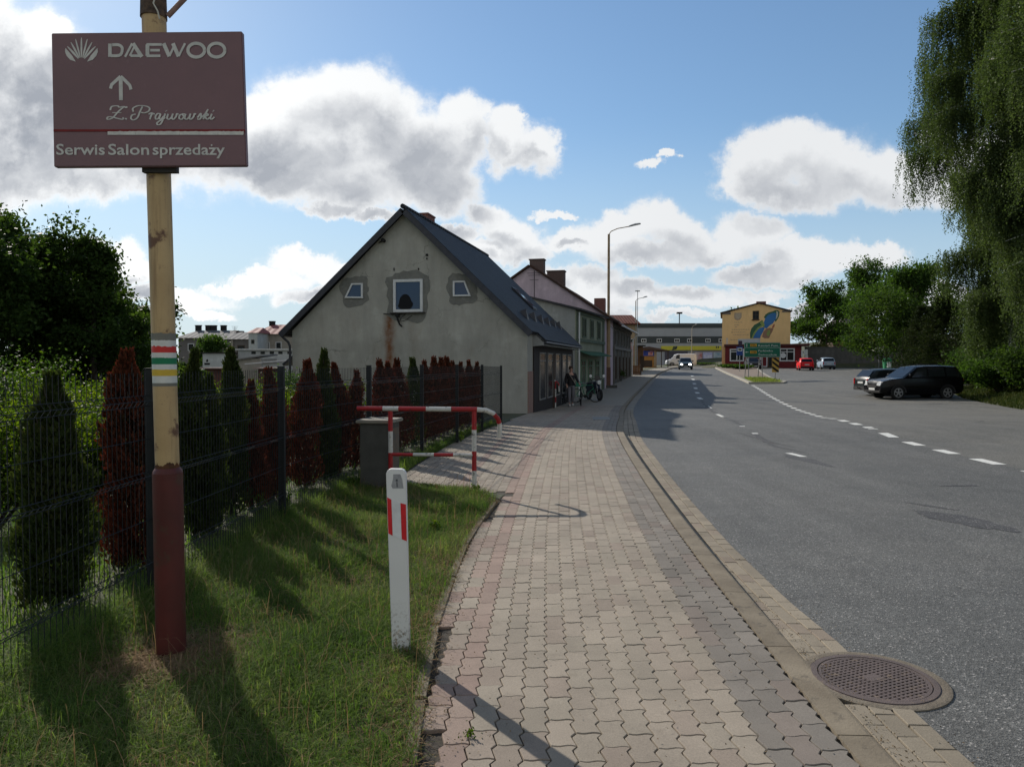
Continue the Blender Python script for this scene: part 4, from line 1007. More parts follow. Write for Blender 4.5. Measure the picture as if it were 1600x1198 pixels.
m = MB(); m.tube([(.47, 1.0, zl(2.32)), (.47, 12.3, zl(2.33))], .055, 8); m.build('rain_gutter', M_gut, h1)
m = MB(); m.tube([(-9.33, -.25, zl(2.62)), (-9.33, 12.3, zl(2.62))], .06, 8); m.tube([(-9.33, -.2, zl(2.58)), (-9.1, -.12, zl(2.35)), (-9.05, -.1, zl(2.2)), (-9.05, -.1, zl(.2))], .045, 8); m.build('rain_gutter', M_gut, h1)
# snow guards: small pointed fins near the eave
for k in range(6):
    m = MB(); y = 1.9+k*1.75; x = -.42; z = 7.031-sl*(x-RG[0])+.19
    m.add([(x-.22, y-.10, zl(z+.22)), (x+.10, y-.16, zl(z-.10)), (x+.10, y+.16, zl(z-.10)), (x-.0, y, zl(z+.32))], [(0, 1, 2), (0, 3, 1), (0, 2, 3), (1, 3, 2)]); m.build('snow_guard', M_gut, h1)
# roof window
def on_roof(x, off): return (x, 7.031-sl*(x-RG[0])+.13/ math.cos(math.atan(sl))+off)
m = MB(); xa, xb_ = -2.1, -1.1; 
za, zb = on_roof(xa, .03)[1], on_roof(xb_, .03)[1]
m.add([(xa, 7.2, zl(za)), (xb_, 7.2, zl(zb)), (xb_, 8.1, zl(zb)), (xa, 8.1, zl(za)), (xa, 7.2, zl(za+.09)), (xb_, 7.2, zl(zb+.09)), (xb_, 8.1, zl(zb+.09)), (xa, 8.1, zl(za+.09))], [(0, 1, 2, 3), (7, 6, 5, 4), (0, 4, 5, 1), (1, 5, 6, 2), (2, 6, 7, 3), (3, 7, 4, 0)])
sk = m.build('skylight', M_gut, h1); m = MB(); m.quad((xa+.1, 7.3, zl(za+.0)), (xb_-.1, 7.3, zl(zb+.2)), (xb_-.1, 8.0, zl(zb+.2)), (xa+.1, 8.0, zl(za+.0)))
m.v = [(xa+.08, 7.28, zl(za+.10-.08*sl)), (xb_-.08, 7.28, zl(zb+.10+.08*sl)), (xb_-.08, 8.02, zl(zb+.10+.08*sl)), (xa+.08, 8.02, zl(za+.10-.08*sl))]; m.build('pane', M_glass, sk)
m = MB(); m.box(-5.0, -4.45, 2.4, 3.3, zl(6.2), zl(7.42)); m.box(-5.03, -4.42, 2.37, 3.33, zl(7.421), zl(7.48)); m.build('chimney', M_brick, h1)
m = MB(); m.box(-8.6, -8.2, 4.2, 4.8, zl(3.0), zl(4.1)); m.build('chimney', M_dbrick, h1)
# gable windows with their rough unpainted surrounds
M_patch = plaster('rough_mortar', (.195, .19, .172), (.155, .152, .138), (.24, .235, .215), 2.5, .6, .1).mat
def surround(cx, cz, hx, hz, seed, hole):
    rnd = random.Random(seed); out = []; N = 36
    for k in range(N):
        a = 2*math.pi*k/N; c, s = math.cos(a), math.sin(a); q = 1/max(abs(c)/hx, abs(s)/hz); q = min(q, math.hypot(hx, hz)*.84)*(1+rnd.uniform(-.05, .06)+.22*mnoise.noise(Vector((c*1.7, s*1.7, seed*3.1)))); out.append((cx+c*q, zl(cz+s*q)))
    m = MB(); m.prism(out, -.012, .01); m.build('mortar_surround', M_patch, h1)
surround(-4.42, 4.02, .80, .88, 1, None); surround(-6.48, 4.22, .55, .52, 2, None); surround(-2.38, 4.20, .52, .55, 3, None)
wm = window(h1, -4.95, -3.83, zl(3.42), zl(4.60), -.012, fw=.095, dep=.07)
m = MB(); m.add([(-4.50+.30*math.cos(a)*(.8 if math.sin(a) > 0 else 1), -.052, zl(3.72)+.26*math.sin(a)*(1.35 if math.sin(a) > 0 else .9)) for a in [2*math.pi*k/20 for k in range(20)]], [tuple(range(20))])
m.build('curtain_shape', pm('dark_interior', (.006, .006, .008)), wm)
m = MB(); m.prism([(-5.05, zl(3.37)), (-3.75, zl(3.37)), (-3.75, zl(3.41)), (-5.05, zl(3.41))], -.16, .0); m.build('window_sill', pm('dark_sill', (.06, .055, .05)), h1)
def trap_window(pts, name='window'):
    m = MB(); q = [(x, zl(z)) for x, z in pts]; cx = sum(a for a, b in q)/4; cz = sum(b for a, b in q)/4
    inn = [(cx+(a-cx)*.78, cz+(b-cz)*.80) for a, b in q]; n = 4
    for y0, y1 in ((-.07, -.013),):
        for i in range(4):
            j = (i+1) % 4; m.add([(q[i][0], y0, q[i][1]), (q[j][0], y0, q[j][1]), (inn[j][0], y0, inn[j][1]), (inn[i][0], y0, inn[i][1]), (q[i][0], y1, q[i][1]), (q[j][0], y1, q[j][1]), (inn[j][0], y1, inn[j][1]), (inn[i][0], y1, inn[i][1])],
                                    [(0, 1, 2, 3), (7, 6, 5, 4), (0, 4, 5, 1), (1, 5, 6, 2), (2, 6, 7, 3), (3, 7, 4, 0)])
    f = m.build(name, M_frame, h1); m = MB(); m.add([(a, -.035, b) for a, b in inn], [(0, 1, 2, 3)]); m.build('pane', M_glass, f)
trap_window([(-6.86, 3.97), (-6.14, 3.95), (-6.14, 4.50), (-6.58, 4.50)]); trap_window([(-2.70, 3.95), (-2.04, 3.95), (-2.26, 4.50), (-2.70, 4.50)])
# small fixings: bracket with cables, holes
M_dk = pm('black_fixing', (.012, .012, .012)); 
m = MB(); m.tube([(-4.82, -.02, zl(3.38)), (-4.78, -.12, zl(3.2)), (-4.70, -.1, zl(2.98)), (-4.63, -.05, zl(2.9))], .03, 6); m.tube([(-4.5, -.02, zl(3.36)), (-4.62, -.16, zl(3.2)), (-4.72, -.1, zl(3.02))], .012, 5)
m.tube([(-5.35, -.02, zl(3.37)), (-5.0, -.1, zl(3.35)), (-4.6, -.1, zl(3.36))], .014, 5); m.tube([(-4.25, -.02, zl(3.3)), (-4.5, -.06, zl(3.12)), (-4.7, -.04, zl(3.08))], .01, 5); m.box(-4.85, -4.72, -.14, .0, zl(3.25), zl(3.36)); m.build('cable_bracket', M_dk, h1)
m = MB(); m.tube([(-5.32, .02, zl(6.02)), (-5.30, -.18, zl(6.03))], .07, 8); m.tube([(-5.5, -.05, zl(5.95)), (-5.3, -.1, zl(6.02))], .02, 5); m.build('flue_stub', M_dk, h1)
for (a_, b_, c_, d_) in ((-3.72, -3.64, 5.42, 5.50), (-3.70, -3.66, 5.3, 5.36), (-4.02, -3.98, 4.93, 5.0), (-4.95, -4.92, 4.93, 5.03)): m = MB(); m.box(a_, b_, -.03, .0, zl(c_), zl(d_)); m.build('wall_fixing', M_dk, h1)
M_shopf = pm('shop_frame_grey', (.22, .21, .20), (.17, .165, .16), 5, .6)
# street side: brick corner, dark shop front, white frames
m = MB(); m.box(.0, .035, .04, .95, zl(-.6), zl(1.28)); m.build('brick_facing', bricks('salmon_brick', (.26, .135, .10), (.22, .115, .09), 3.6), h1)
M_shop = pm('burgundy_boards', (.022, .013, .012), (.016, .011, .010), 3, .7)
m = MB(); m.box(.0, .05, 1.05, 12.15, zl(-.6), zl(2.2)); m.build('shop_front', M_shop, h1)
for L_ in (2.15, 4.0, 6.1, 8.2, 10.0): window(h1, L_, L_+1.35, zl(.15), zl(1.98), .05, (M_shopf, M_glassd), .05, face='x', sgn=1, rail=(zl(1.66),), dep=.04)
m = MB(); m.box(.05, .09, 5.55, 6.05, zl(-.4), zl(1.95)); m.build('shop_door', M_frd, h1)
# small wing at the rear left corner
m = MB(); m.prism([(-9.0, zl(-1)), (-9.0, zl(3.0)), (-10.6, zl(1.75)), (-10.6, zl(-1))], 3.2, 9); m.build('rear_wing', M_pl, h1)
m = MB(); slab(m, -8.95, zl(3.02), -11.0, zl(1.45), 2.9, 9.3, .1); m.build('wing_roof', M_fas, h1)

# ---------------- green two-storey house
def local_house(name, label, x, y, ang, cat='house', group=None):
    return thing(name, label, cat, (x, y, gz(y)), ang, group)
a2 = -math.atan2(.305, .952); o2 = (3.38, 39.8)
h2 = local_house('street_house', 'pale green two-storey house with a low roof between the dark-roofed and pink houses', *o2, a2); Z2 = gz(o2[1])
z = lambda q: q-Z2
M_g2 = plaster('pale_green_plaster', (.26, .27, .21), (.23, .24, .18), None, .8).mat; M_gw = plaster('grey_side_plaster', (.30, .31, .30), (.26, .27, .26)).mat
m = MB(); m.prism([(0, z(-1)), (0, z(4.45)), (-6.5, z(6.1)), (-6.5, z(-1))], 0, 8.0); m.build('wall', M_gw, h2)
m = MB(); m.box(.002, .06, .0, 8.0, z(-.8), z(4.43)); m.build('facade', M_g2, h2)
m = MB(); slab(m, .35, z(4.38), -6.7, z(6.17), -.2, 8.2, .1); m.build('roof', pm('roofing_felt', (.055, .055, .06)), h2)
M_g2d = pm('dull_green_trim', (.10, .13, .09), (.08, .10, .075), 4)
m = MB(); m.box(.061, .16, -.02, 8.0, z(2.72), z(2.90)); m.box(.061, .12, .0, 8.0, z(4.2), z(4.36)); m.box(.061, .12, .05, .45, z(2.92), z(4.19)); m.box(.061, .12, 7.5, 7.95, z(-.5), z(4.19)); m.build('cornice', M_g2d, h2)
for L_ in (1.5, 3.6, 5.7): window(h2, L_, L_+.95, z(2.98), z(4.1), .06, (M_g2d, M_glassd), .08, face='x', sgn=1, mull=(L_+.47,))
for L_ in (1.2, 3.1, 5.2): window(h2, L_, L_+1.1, z(.3), z(1.75), .06, (pm('green_frame', (.13, .20, .13)), M_glassd), .09, face='x', sgn=1, mull=(L_+.55,), rail=(z(1.4),))
m = MB(); m.add([(.06, .6, z(2.2)), (.06, 7, z(2.2)), (.75, 7, z(1.95)), (.75, .6, z(1.95)), (.06, .6, z(2.24)), (.06, 7, z(2.24)), (.75, 7, z(1.99)), (.75, .6, z(1.99))], [(0, 1, 2, 3), (7, 6, 5, 4), (0, 4, 5, 1), (1, 5, 6, 2), (2, 6, 7, 3), (3, 7, 4, 0)]); m.build('awning', pm('green_awning', (.03, .10, .05)), h2)
m = MB(); m.tube([(.18, .25, z(-.3)), (.18, .25, z(4.3))], .05, 6); m.build('downpipe', M_frame, h2)

# ---------------- pink house
a3 = -math.atan(.245); o3 = (6.0, 47.9); h3 = local_house('street_house', 'pink gabled house with brown roof and two brick chimneys behind the green house', *o3, a3); Z3 = gz(o3[1])
z = lambda q: q-Z3
M_pk = plaster('faded_pink_plaster', (.52, .41, .45), (.46, .365, .40)).mat
M_rf3 = tiles('brown_roof_tiles', (.075, .042, .032), (.055, .032, .026), 3, 2.6, .85, (0, 1, 0), .1)
W3 = 4.95
m = MB(); m.prism([(0, z(-1)), (0, z(4.6)), (-W3, z(7.9)), (-2*W3, z(4.6)), (-2*W3, z(-1))], 0, 5.0); m.build('wall', M_pk, h3)
m = MB(); s3 = 3.3/W3; slab(m, -W3, z(7.92), .4, z(7.92-s3*(W3+.4)), -.2, 5.0); slab(m, -W3, z(7.921), -2*W3-.4, z(7.921-s3*(W3+.4)), -.2, 5.0); m.build('roof', M_rf3, h3)
m = MB(); m.box(-W3-.1, -W3+.85, .3, .9, z(7.2), z(8.38)); m.box(-W3-.15, -W3+.9, .25, .95, z(8.381), z(8.46)); m.build('chimney', M_dbrick, h3)
m = MB(); m.box(-W3+.55, -W3+1.75, 3.0, 3.7, z(6.6), z(7.92)); m.box(-W3+.5, -W3+1.8, 2.95, 3.75, z(7.921), z(8.0)); m.build('chimney', M_dbrick, h3)
m = MB(); m.tube([(-W3+.35, -.3, z(5.1)), (-W3+.35, -.3, z(7.6))], .025, 5)
for dz, L_ in ((2.35, .5), (2.2, .4), (1.9, .3)): m.tube([(-W3+.35-L_, -.3, z(5.1+dz)), (-W3+.35+L_, -.3, z(5.1+dz))], .012, 4)
m.build('aerial', M_dk, h3)
window(h3, 1.6, 2.6, z(2.7), z(3.9), .0, (M_frame, M_glassd), .08, face='x', sgn=1, mull=(2.1,)); window(h3, 1.2, 2.4, z(.0), z(2.0), .0, (M_frd, M_glassd), .08, face='x', sgn=1)
# ---------------- long brown tenement
o4 = (o3[0]+5.02*math.sin(-a3), o3[1]+5.02*math.cos(-a3)); h4 = local_house('terrace_house', 'dark brown terraced house with a long tiled roof beyond the pink house', *o4, a3-.0); Z4 = gz(o4[1]); z = lambda q: q-Z4
M_t4 = plaster('shade_dark_plaster', (.12, .11, .10), (.095, .09, .08)).mat; L4 = 15.5  # dark base colour carries the shade on the terrace front
m = MB(); m.prism([(0, z(-1)), (0, z(4.5)), (-W3, z(7.8)), (-2*W3, z(4.5)), (-2*W3, z(-1))], .02, L4); m.build('wall', M_t4, h4)
m = MB(); slab(m, -W3, z(7.82), .55, z(7.82-s3*(W3+.55)), .02, L4+.2); slab(m, -W3, z(7.821), -2*W3-.4, z(7.821-s3*(W3+.4)), .02, L4+.2); m.build('roof', M_rf3, h4)
m = MB(); m.box(.002, .12, .1, L4, z(2.55), z(2.75)); m.box(.002, .10, .1, L4, z(4.1), z(4.35)); m.build('cornice', pm('stone_cornice', (.16, .15, .135)), h4)
for k in range(6): window(h4, .9+k*2.5, 1.8+k*2.5, z(2.85), z(3.95), .0, (pm('dull_frame', (.14, .13, .12)) if k == 0 else bpy.data.materials['dull_frame'], M_glassd), .08, face='x', sgn=1, mull=(1.35+k*2.5,))
for k in range(5): window(h4, 1.0+k*2.9, 2.2+k*2.9, z(.3), z(2.1), .0, (M_frd, M_glassd), .09, face='x', sgn=1, mull=(1.6+k*2.9,))
for k in range(6):
    m = MB(); m.box(.002, .09, .35+k*2.9, .6+k*2.9, z(-.5), z(2.54)); m.build('pilaster', bpy.data.materials['stone_cornice'], h4)
m = MB(); m.box(-2.6, -1.7, 9.5, 10.3, z(5.3), z(7.0)); m.build('chimney', M_brick, h4)
m = MB(); m.tube([(.62, .1, z(4.22)), (.62, L4+.2, z(4.22))], .06, 6); m.tube([(.62, L4+.1, z(4.2)), (.3, L4+.1, z(3.8)), (.12, L4+.1, z(3.5)), (.12, L4+.1, z(-.2))], .05, 6); m.build('rain_gutter', M_frame, h4)
m = MB(); xa, ya = -W3+2.0, 1.0; zz = 7.82-s3*2.0+.2
m.add([(xa-.35, ya, z(zz+.35*s3)), (xa+.35, ya, z(zz-.35*s3)), (xa+.35, ya+.9, z(zz-.35*s3)), (xa-.35, ya+.9, z(zz+.35*s3))], [(0, 1, 2, 3)]); m.build('skylight', M_glass, h4)
# ---------------- ochre house with tiled hip roof
Y5 = 79.0; x0, x1 = P(953, 500, Y5).x, P(995, 500, Y5).x; h5 = local_house('street_house', 'tan house with a brown tiled roof at the end of the terrace', x1, Y5, 0); Z5 = gz(Y5); z = lambda q: q-Z5
M_tan = plaster('tan_plaster', (.40, .29, .18), (.33, .24, .15)).mat
zt, ze, zb = P(0, 488, Y5).z, P(0, 505, Y5).z, P(0, 572, Y5).z; w5 = x1-x0
m = MB(); m.box(-w5-3, 0, 0, 9, z(zb-1), z(ze)); m.build('wall', M_tan, h5)
m = MB(); e = .35
m.add([(-w5-3.4, -e, z(ze-.02)), (e, -e, z(ze-.02)), (e-.15, 4.5, z(zt)), (-w5-3.2, 4.5, z(zt)), (e, 9+e, z(ze-.02)), (-w5-3.4, 9+e, z(ze-.02)), (-w5-3.4, -e, z(ze-.16)), (e, -e, z(ze-.16)), (e, 9+e, z(ze-.16)), (-w5-3.4, 9+e, z(ze-.16))],
      [(0, 1, 2, 3), (2, 1, 4), (3, 2, 4, 5), (0, 3, 5), (6, 7, 1, 0), (7, 8, 4, 1), (8, 9, 5, 4), (9, 6, 0, 5), (9, 8, 7, 6)]); m.build('roof', tiles('red_brown_tiles', (.13, .045, .03), (.095, .035, .025), 3.2, 3, .8, (1, 0, 0), .1), h5)
m = MB(); m.box(-1.1, -.35, -.03, 0, z(P(0, 566, Y5).z+.6), z(P(0, 535, Y5).z)); m.build('poster', pm('faded_red_poster', (.42, .12, .12), (.50, .40, .38), 2.2), h5)
window(h5, -.72, -.32, z(3.4), z(4.1), 0, (M_frame, M_glassd), .06)
# ---------------- wooden shed and sheds along the pavement
Y6 = 70.5; x0, x1 = P(985, 0, Y6).x, P(1006, 0, Y6).x
s6 = local_house('wooden_shed', 'weathered brown timber shed with a flat roof beside the tan house', x0, Y6+12, 0, 'shed'); z = lambda q: q-gz(Y6+12)
x0, x1 = P(996, 0, Y6+12).x-s6.location.x, P(1007.5, 0, Y6+12).x-s6.location.x
M_bw = pm('brown_boards', (.17, .085, .04), (.12, .06, .03), 2.5, .85, c3=(.06, .035, .02))
zt6 = P(0, 541, Y6+12).z
m = MB(); m.box(x0, x1, 0, 5, z(0), z(zt6)); m.build('wall', M_bw, s6); m = MB(); m.box(x0-.2, x1+.25, -.3, 5.2, z(zt6+.001), z(zt6+.14)); m.build('roof', pm('shed_roof', (.06, .055, .05)), s6)
m = MB(); m.box(x0+.5, x0+.95, -.05, 0, z(1.0), z(2.3)); m.build('door', M_frd, s6)
fe = thing('timber_fence', 'low brown wooden fence at the pavement before the timber shed', 'fence', (P(984, 0, Y6).x, Y6, gz(Y6)))
m = MB(); w6 = P(1003, 0, Y6).x-fe.location.x
n6 = 9
for k in range(n6): m.box(k*w6/n6, (k+.86)*w6/n6, 0, .04, 0, P(0, 571, Y6).z-gz(Y6))
m.box(0, w6, .041, .09, .2, .3); m.box(0, w6, .041, .09, .75, .85); m.build('boards', M_bw, fe)
m = MB(); m.box(w6, w6+.12, -.02, .1, 0, 1.0); m.box(-.12, 0, -.02, .1, 0, 1.0); m.build('post', M_frd, fe)
# ---------------- orange kiosk
Y7 = 102.0; x0, x1 = P(1007, 0, Y7).x, P(1029, 0, Y7).x; zt7, zb7 = P(0, 545, Y7).z, P(0, 573, Y7).z
k7 = local_house('shop_kiosk', 'orange roadside kiosk with a blue and red poster and a small porch', x0, Y7, 0, 'kiosk'); z = lambda q: q-gz(Y7); W7 = x1-x0
M_or = plaster('orange_render', (.42, .20, .06), (.36, .17, .05)).mat
m = MB(); m.box(-.3, W7, 0, 6, z(zb7-.5), z(zt7)); m.build('wall', M_or, k7)
m = MB(); m.prism([(-.7, z(zt7)), (W7+1.7, z(zt7-.35)), (W7+1.7, z(zt7-.22)), (W7*.4, z(zt7+.32)), (-.7, z(zt7+.14))], -.5, 6); m.build('roof', pm('kiosk_roof', (.10, .06, .045)), k7)
py = lambda q: z(P(0, q, Y7).z)
m = MB(); m.box(.08, W7-.25, -.04, 0, py(556), py(547.5)); pst = m.build('poster', pm('blue_poster', (.03, .05, .22), (.07, .08, .30), 2), k7)
m = MB(); m.box(.75, W7-.5, -.05, -.041, py(555), py(550)); m.box(1.0, W7-.4, -.06, -.051, py(549.6), py(548.4)); m.build('poster_picture', pm('red_poster_print', (.45, .07, .07), (.6, .45, .42), 3), pst)
m = MB(); m.box(.1, W7-.6, -.04, 0, z(zb7)+.0, py(563)); m.build('shutter', M_frd, k7); m = MB(); m.box(W7-.35, W7-.05, -.06, 0, z(zb7), py(546)); m.build('pilaster', M_tan, k7)
for q in (W7+.6, W7+1.5):
    m = MB(); m.box(q-.05, q+.05, -.4, -.3, z(zb7-.3), z(zt7-.3)); m.build('porch_post', M_frd, k7)
# ---------------- supermarket
Y8 = 150.0; zz8 = lambda q: P(0, q, Y8).z-gz(Y8); X8 = P(985, 0, Y8).x
s8 = thing('supermarket', 'long flat grey supermarket with a yellow fascia at the end of the road', 'supermarket', (X8, Y8, gz(Y8))); px8 = lambda q: P(q, 0, Y8).x-X8
W8 = px8(1165)
M_lg = pm('light_cladding', (.34, .35, .37), (.31, .32, .34), .5, .6); M_dg = pm('charcoal_cladding', (.055, .065, .065), (.045, .052, .055), .5, .6); M_yb = pm('yellow_fascia', (.58, .52, .06), (.52, .47, .05), .4, .6)
m = MB(); m.box(0, W8, 0, 25, -1, zz8(505)-.01); m.build('wall', M_lg, s8)
m = MB(); m.box(-.1, W8, -.10, 25, zz8(512), zz8(505)); m.build('roof_band', M_dg, s8)
m = MB(); m.box(-.02, W8, -.06, 0, zz8(536), zz8(525.5)); m.build('window_band', M_dg, s8)
m = MB(); m.box(px8(1036), px8(1131), -.35, 0, zz8(547), zz8(540.5)); m.build('fascia', M_yb, s8)
for q in (1004.5, 1029, 1057, 1077, 1106, 1127): window(s8, px8(q), px8(q+8), zz8(535), zz8(529), -.06, (M_frame, M_glassd), .13, mull=(px8(q+4),))
m = MB(); m.box(px8(1042), px8(1078), -.12, 0, zz8(566), zz8(549)); m.build('dark_entrance', pm('entrance_dark', (.06, .06, .075), (.10, .09, .11), .6), s8)
for (a, b, cc1, cc2) in ((1089, 1101, (.42, .14, .13), (.55, .50, .5)), (1102.5, 1117, (.35, .36, .62), (.62, .62, .7)), (1119, 1131, (.20, .30, .38), (.5, .55, .55))):
    m = MB(); m.box(px8(a), px8(b), -.14, -.05, zz8(563), zz8(550.5)); m.build('advert_panel', pm('advert_%d' % a, cc1, cc2, 1.6), s8)
m = MB(); m.box(px8(1082), px8(1131), -.05, 0, zz8(570), zz8(548)); m.build('shop_wall', pm('pale_shop_wall', (.36, .34, .36)), s8)
# dog-like emblem on the fascia and a pair of marks at its end
m = MB(); A = lambda x, y: (px8(x), -.37, zz8(y))
m.add([A(1053.2, 547), A(1053.8, 543.5), A(1055, 541), A(1056.4, 541.4), A(1055.6, 544), A(1055.4, 547)], [tuple(range(6))]); m.add([A(1058, 546), A(1058, 541.5), A(1060, 540.6), A(1061.4, 542), A(1060.5, 544.5), A(1059, 546)], [tuple(range(6))]); m.add([A(1055.7, 546.6), A(1056.3, 541.4), A(1057.9, 541.2), A(1058, 546)], [(0, 1, 2, 3)])
m.mat(0); m.add([A(1122, 544), A(1122, 541), A(1123.8, 541), A(1123.8, 544)], [(0, 1, 2, 3)]); m.add([A(1125, 544), A(1125, 541), A(1126.8, 541), A(1126.8, 544)], [(0, 1, 2, 3)]); m.build('emblem', pm('emblem_dark', (.04, .06, .05)), s8, fix=False)
m = MB(); x, y = P(1064, 0, 175).x-X8, 25; m.tube([(x, 24.5, 6), (x, 24.5, P(0, 489, 174).z-gz(Y8))], .12, 6); m.box(x-.6, x+.6, 24, 25, P(0, 490, 174).z-gz(Y8), P(0, 487.5, 174).z-gz(Y8)); m.build('roof_mast', M_dk, s8)
# ---------------- ochre building with the lake mural
Y9 = 110.0; X9 = P(1132.5, 0, Y9).x; h9 = thing('apartment_building', 'yellow gable building with a painted lake map and one brick chimney', 'building', (X9, Y9, gz(Y9)), R(-16))
X = lambda q: (P(q, 0, Y9).x-X9)*.944; Z = lambda q: P(0, q, Y9).z-gz(Y9)
M_oc = plaster('ochre_render', (.80, .53, .25), (.74, .49, .23), (.82, .56, .27), .3, .1, .15).mat
m = MB(); m.prism([(0, -.6), (X(1240), -.6), (X(1240), Z(489)), (X(1191), Z(475.5)), (0, Z(490))], 0, 14); m.build('wall', M_oc, h9)
M_r9 = pm('dark_roof_edge', (.035, .028, .028), (.045, .035, .035), 1)
m = MB(); slab(m, X(1191), Z(475.3), X(1129.5), Z(489.5), -.25, 14.2, .14); slab(m, X(1191), Z(475.2), X(1242.5), Z(488.6), -.25, 14.2, .14); m.build('roof', M_r9, h9)
m = MB(); m.box(X(1187.5), X(1203), 2.0, 2.8, Z(480), Z(470.5)); m.build('chimney', M_brick, h9)
m = MB(); m.box(X(1133), X(1146), -.05, 0, Z(491.5), Z(487.5)); m.box(X(1227), X(1240), -.05, 0, Z(489.5), Z(486.5)); m.build('eave_panel', pm('grey_brown_panel', (.19, .16, .14)), h9)
wf9 = window(h9, X(1181), X(1191), Z(500), Z(486.6), 0, (M_frd, M_glassd), .09, mull=(X(1186),), rail=(Z(493),))
m = MB(); m.box(X(1179.5), X(1192), -.2, 0, Z(501), Z(500.2)); m.build('sill', M_frd, h9)
def paint(name, pts, mat, y, parent=h9):
    m = MB(); m.prism([(X(a), Z(b)) for a, b in pts], y-.012, y); return m.build(name, mat, parent)
M_mg = pm('mural_green', (.05, .13, .07), (.04, .10, .055), 2); M_mb = pm('mural_blue', (.05, .17, .38), (.04, .14, .33), 1.2); M_my = pm('mural_lime', (.26, .33, .10)); M_mr = pm('mural_brown', (.25, .14, .09), (.32, .18, .12), 3); M_md = pm('mural_faded', (.34, .25, .17), (.42, .32, .22), 6)
paint('mural_bank', [(1198.5, 497), (1201, 492.5), (1206, 489.5), (1212, 488), (1216, 486.2), (1220, 486), (1223, 489), (1222.5, 495), (1220, 500), (1217, 504), (1214, 500), (1205, 502)], M_mg, -.003)
paint('mural_bank', [(1177.5, 529), (1177, 521), (1179, 514), (1184, 508), (1190, 505), (1196, 501), (1199, 506), (1193, 512), (1186, 518), (1182, 524), (1180, 529)], M_mg, -.004)
paint('mural_lake', [(1199.5, 513), (1198.5, 505), (1201, 498), (1205, 493.5), (1211, 490.5), (1216, 490), (1218.5, 493.5), (1217, 500), (1213, 506), (1207, 510), (1203, 514)], M_mb, -.016)
paint('mural_lake', [(1180, 529), (1184, 522), (1188, 517), (1193, 513), (1198, 511.5), (1200, 514), (1197, 520), (1194, 525), (1193, 529)], M_mb, -.017)
paint('mural_shore', [(1179, 529), (1183, 520), (1189, 512), (1196, 508), (1197, 510), (1190, 515), (1185, 522), (1181.5, 529)], M_my, -.018)
paint('mural_shore', [(1192, 505), (1197, 501.5), (1200, 508), (1199, 513), (1195, 508)], M_my, -.019)
paint('mural_cap', [(1217.5, 487.5), (1220.5, 488.5), (1221, 493), (1219, 498.5), (1217, 500), (1218.3, 493)], pm('mural_white', (.5, .5, .42)), -.030)
paint('mural_town', [(1196, 527), (1198, 519), (1203, 514), (1208, 513), (1214, 514), (1212, 519), (1209, 524), (1207, 529), (1200, 529)], M_mr, -.005)
paint('mural_town', [(1203, 523), (1205, 517), (1208, 516), (1209, 521), (1206, 526)], M_my, -.018)
paint('mural_flag', [(1211, 513), (1213.5, 508), (1216, 507.5), (1215, 512), (1213, 513.5)], pm('mural_red', (.42, .13, .08)), -.006)
paint('crest', [(1152, 489), (1163.5, 489), (1163.5, 496), (1161, 500), (1157, 501), (1153, 499.5), (1151.5, 496)], M_md, -.003)
paint('crest_inner', [(1153.5, 490), (1162, 490), (1162, 496), (1158, 499), (1153.5, 497)], pm('crest_pale', (.46, .38, .28)), -.016)
rnd = random.Random(4)
for (yy0, xa, xb_) in ((504, 1152, 1165), (508, 1152, 1160), (511, 1153, 1157), (515.3, 1148, 1176), (519.4, 1147, 1170), (523.2, 1150, 1175), (531, 1146, 1164)):
    x = xa
    while x < xb_:
        L_ = rnd.uniform(1.2, 4); paint('mural_lettering', [(x, yy0-.5), (min(x+L_, xb_), yy0-.6), (min(x+L_, xb_), yy0+.3), (x, yy0+.4)], M_md if yy0 != 519.4 or x > 1150 else M_mr, -.002); x += L_+.9
# red shop extension in front of it
Y10 = 106.0; X10 = P(1137.5, 0, Y10).x; sx = thing('corner_shop', 'dark red single-storey shop with white-framed windows under the painted gable', 'shop', (X10, Y10, gz(Y10)), R(-16))
X = lambda q: (P(q, 0, Y10).x-X10)*.94; Z = lambda q: P(0, q, Y10).z-gz(Y10)
M_rw2 = plaster('dark_red_render', (.155, .028, .030), (.125, .022, .025), (.17, .035, .035), .6, .1, .2).mat
m = MB(); m.box(0, X(1258), 0, 3.9, -.8, Z(541)); m.build('wall', M_rw2, sx)
m = MB(); m.box(-.15, X(1270), -.4, 4.4, Z(541)+.001, Z(538)); m.build('roof', pm('red_brown_fascia', (.09, .03, .028)), sx)
window(sx, X(1145), X(1168), Z(564.5), Z(545), 0, (M_frame, M_glassd), .16, mull=(X(1156.5),), rail=(Z(549.5),)); window(sx, X(1224), X(1247.5), Z(564.5), Z(544.5), 0, (M_frame, M_glassd), .16, mull=(X(1235.5),), rail=(Z(550),))
window(sx, X(1194), X(1205), Z(573), Z(548), 0, (M_frame, M_rw2), .12, name='door'); window(sx, X(1206), X(1213), Z(573), Z(548), 0, (M_frd, M_glassd), .12, name='door')
m = MB(); m.lathe([(.38, 0), (.38, .03)], (X(1229.5), -.08, Z(555.5)), 16, 'y'); m.build('round_sticker', M_frame, sx)
m = MB(); m.box(X(1158), X(1193), -.5, -.42, Z(538), Z(530)); m.build('roof_sign', pm('pale_roof_sign', (.42, .44, .46)), sx)
m = MB(); m.box(X(1257.5), X(1260), -.06, 0, Z(557), Z(548)); m.build('wall_sign', M_frame, sx); m = MB(); m.box(X(1139), X(1142), -.1, 0, Z(539), Z(528)); m.build('banner', pm('cream_banner', (.6, .5, .4)), sx)
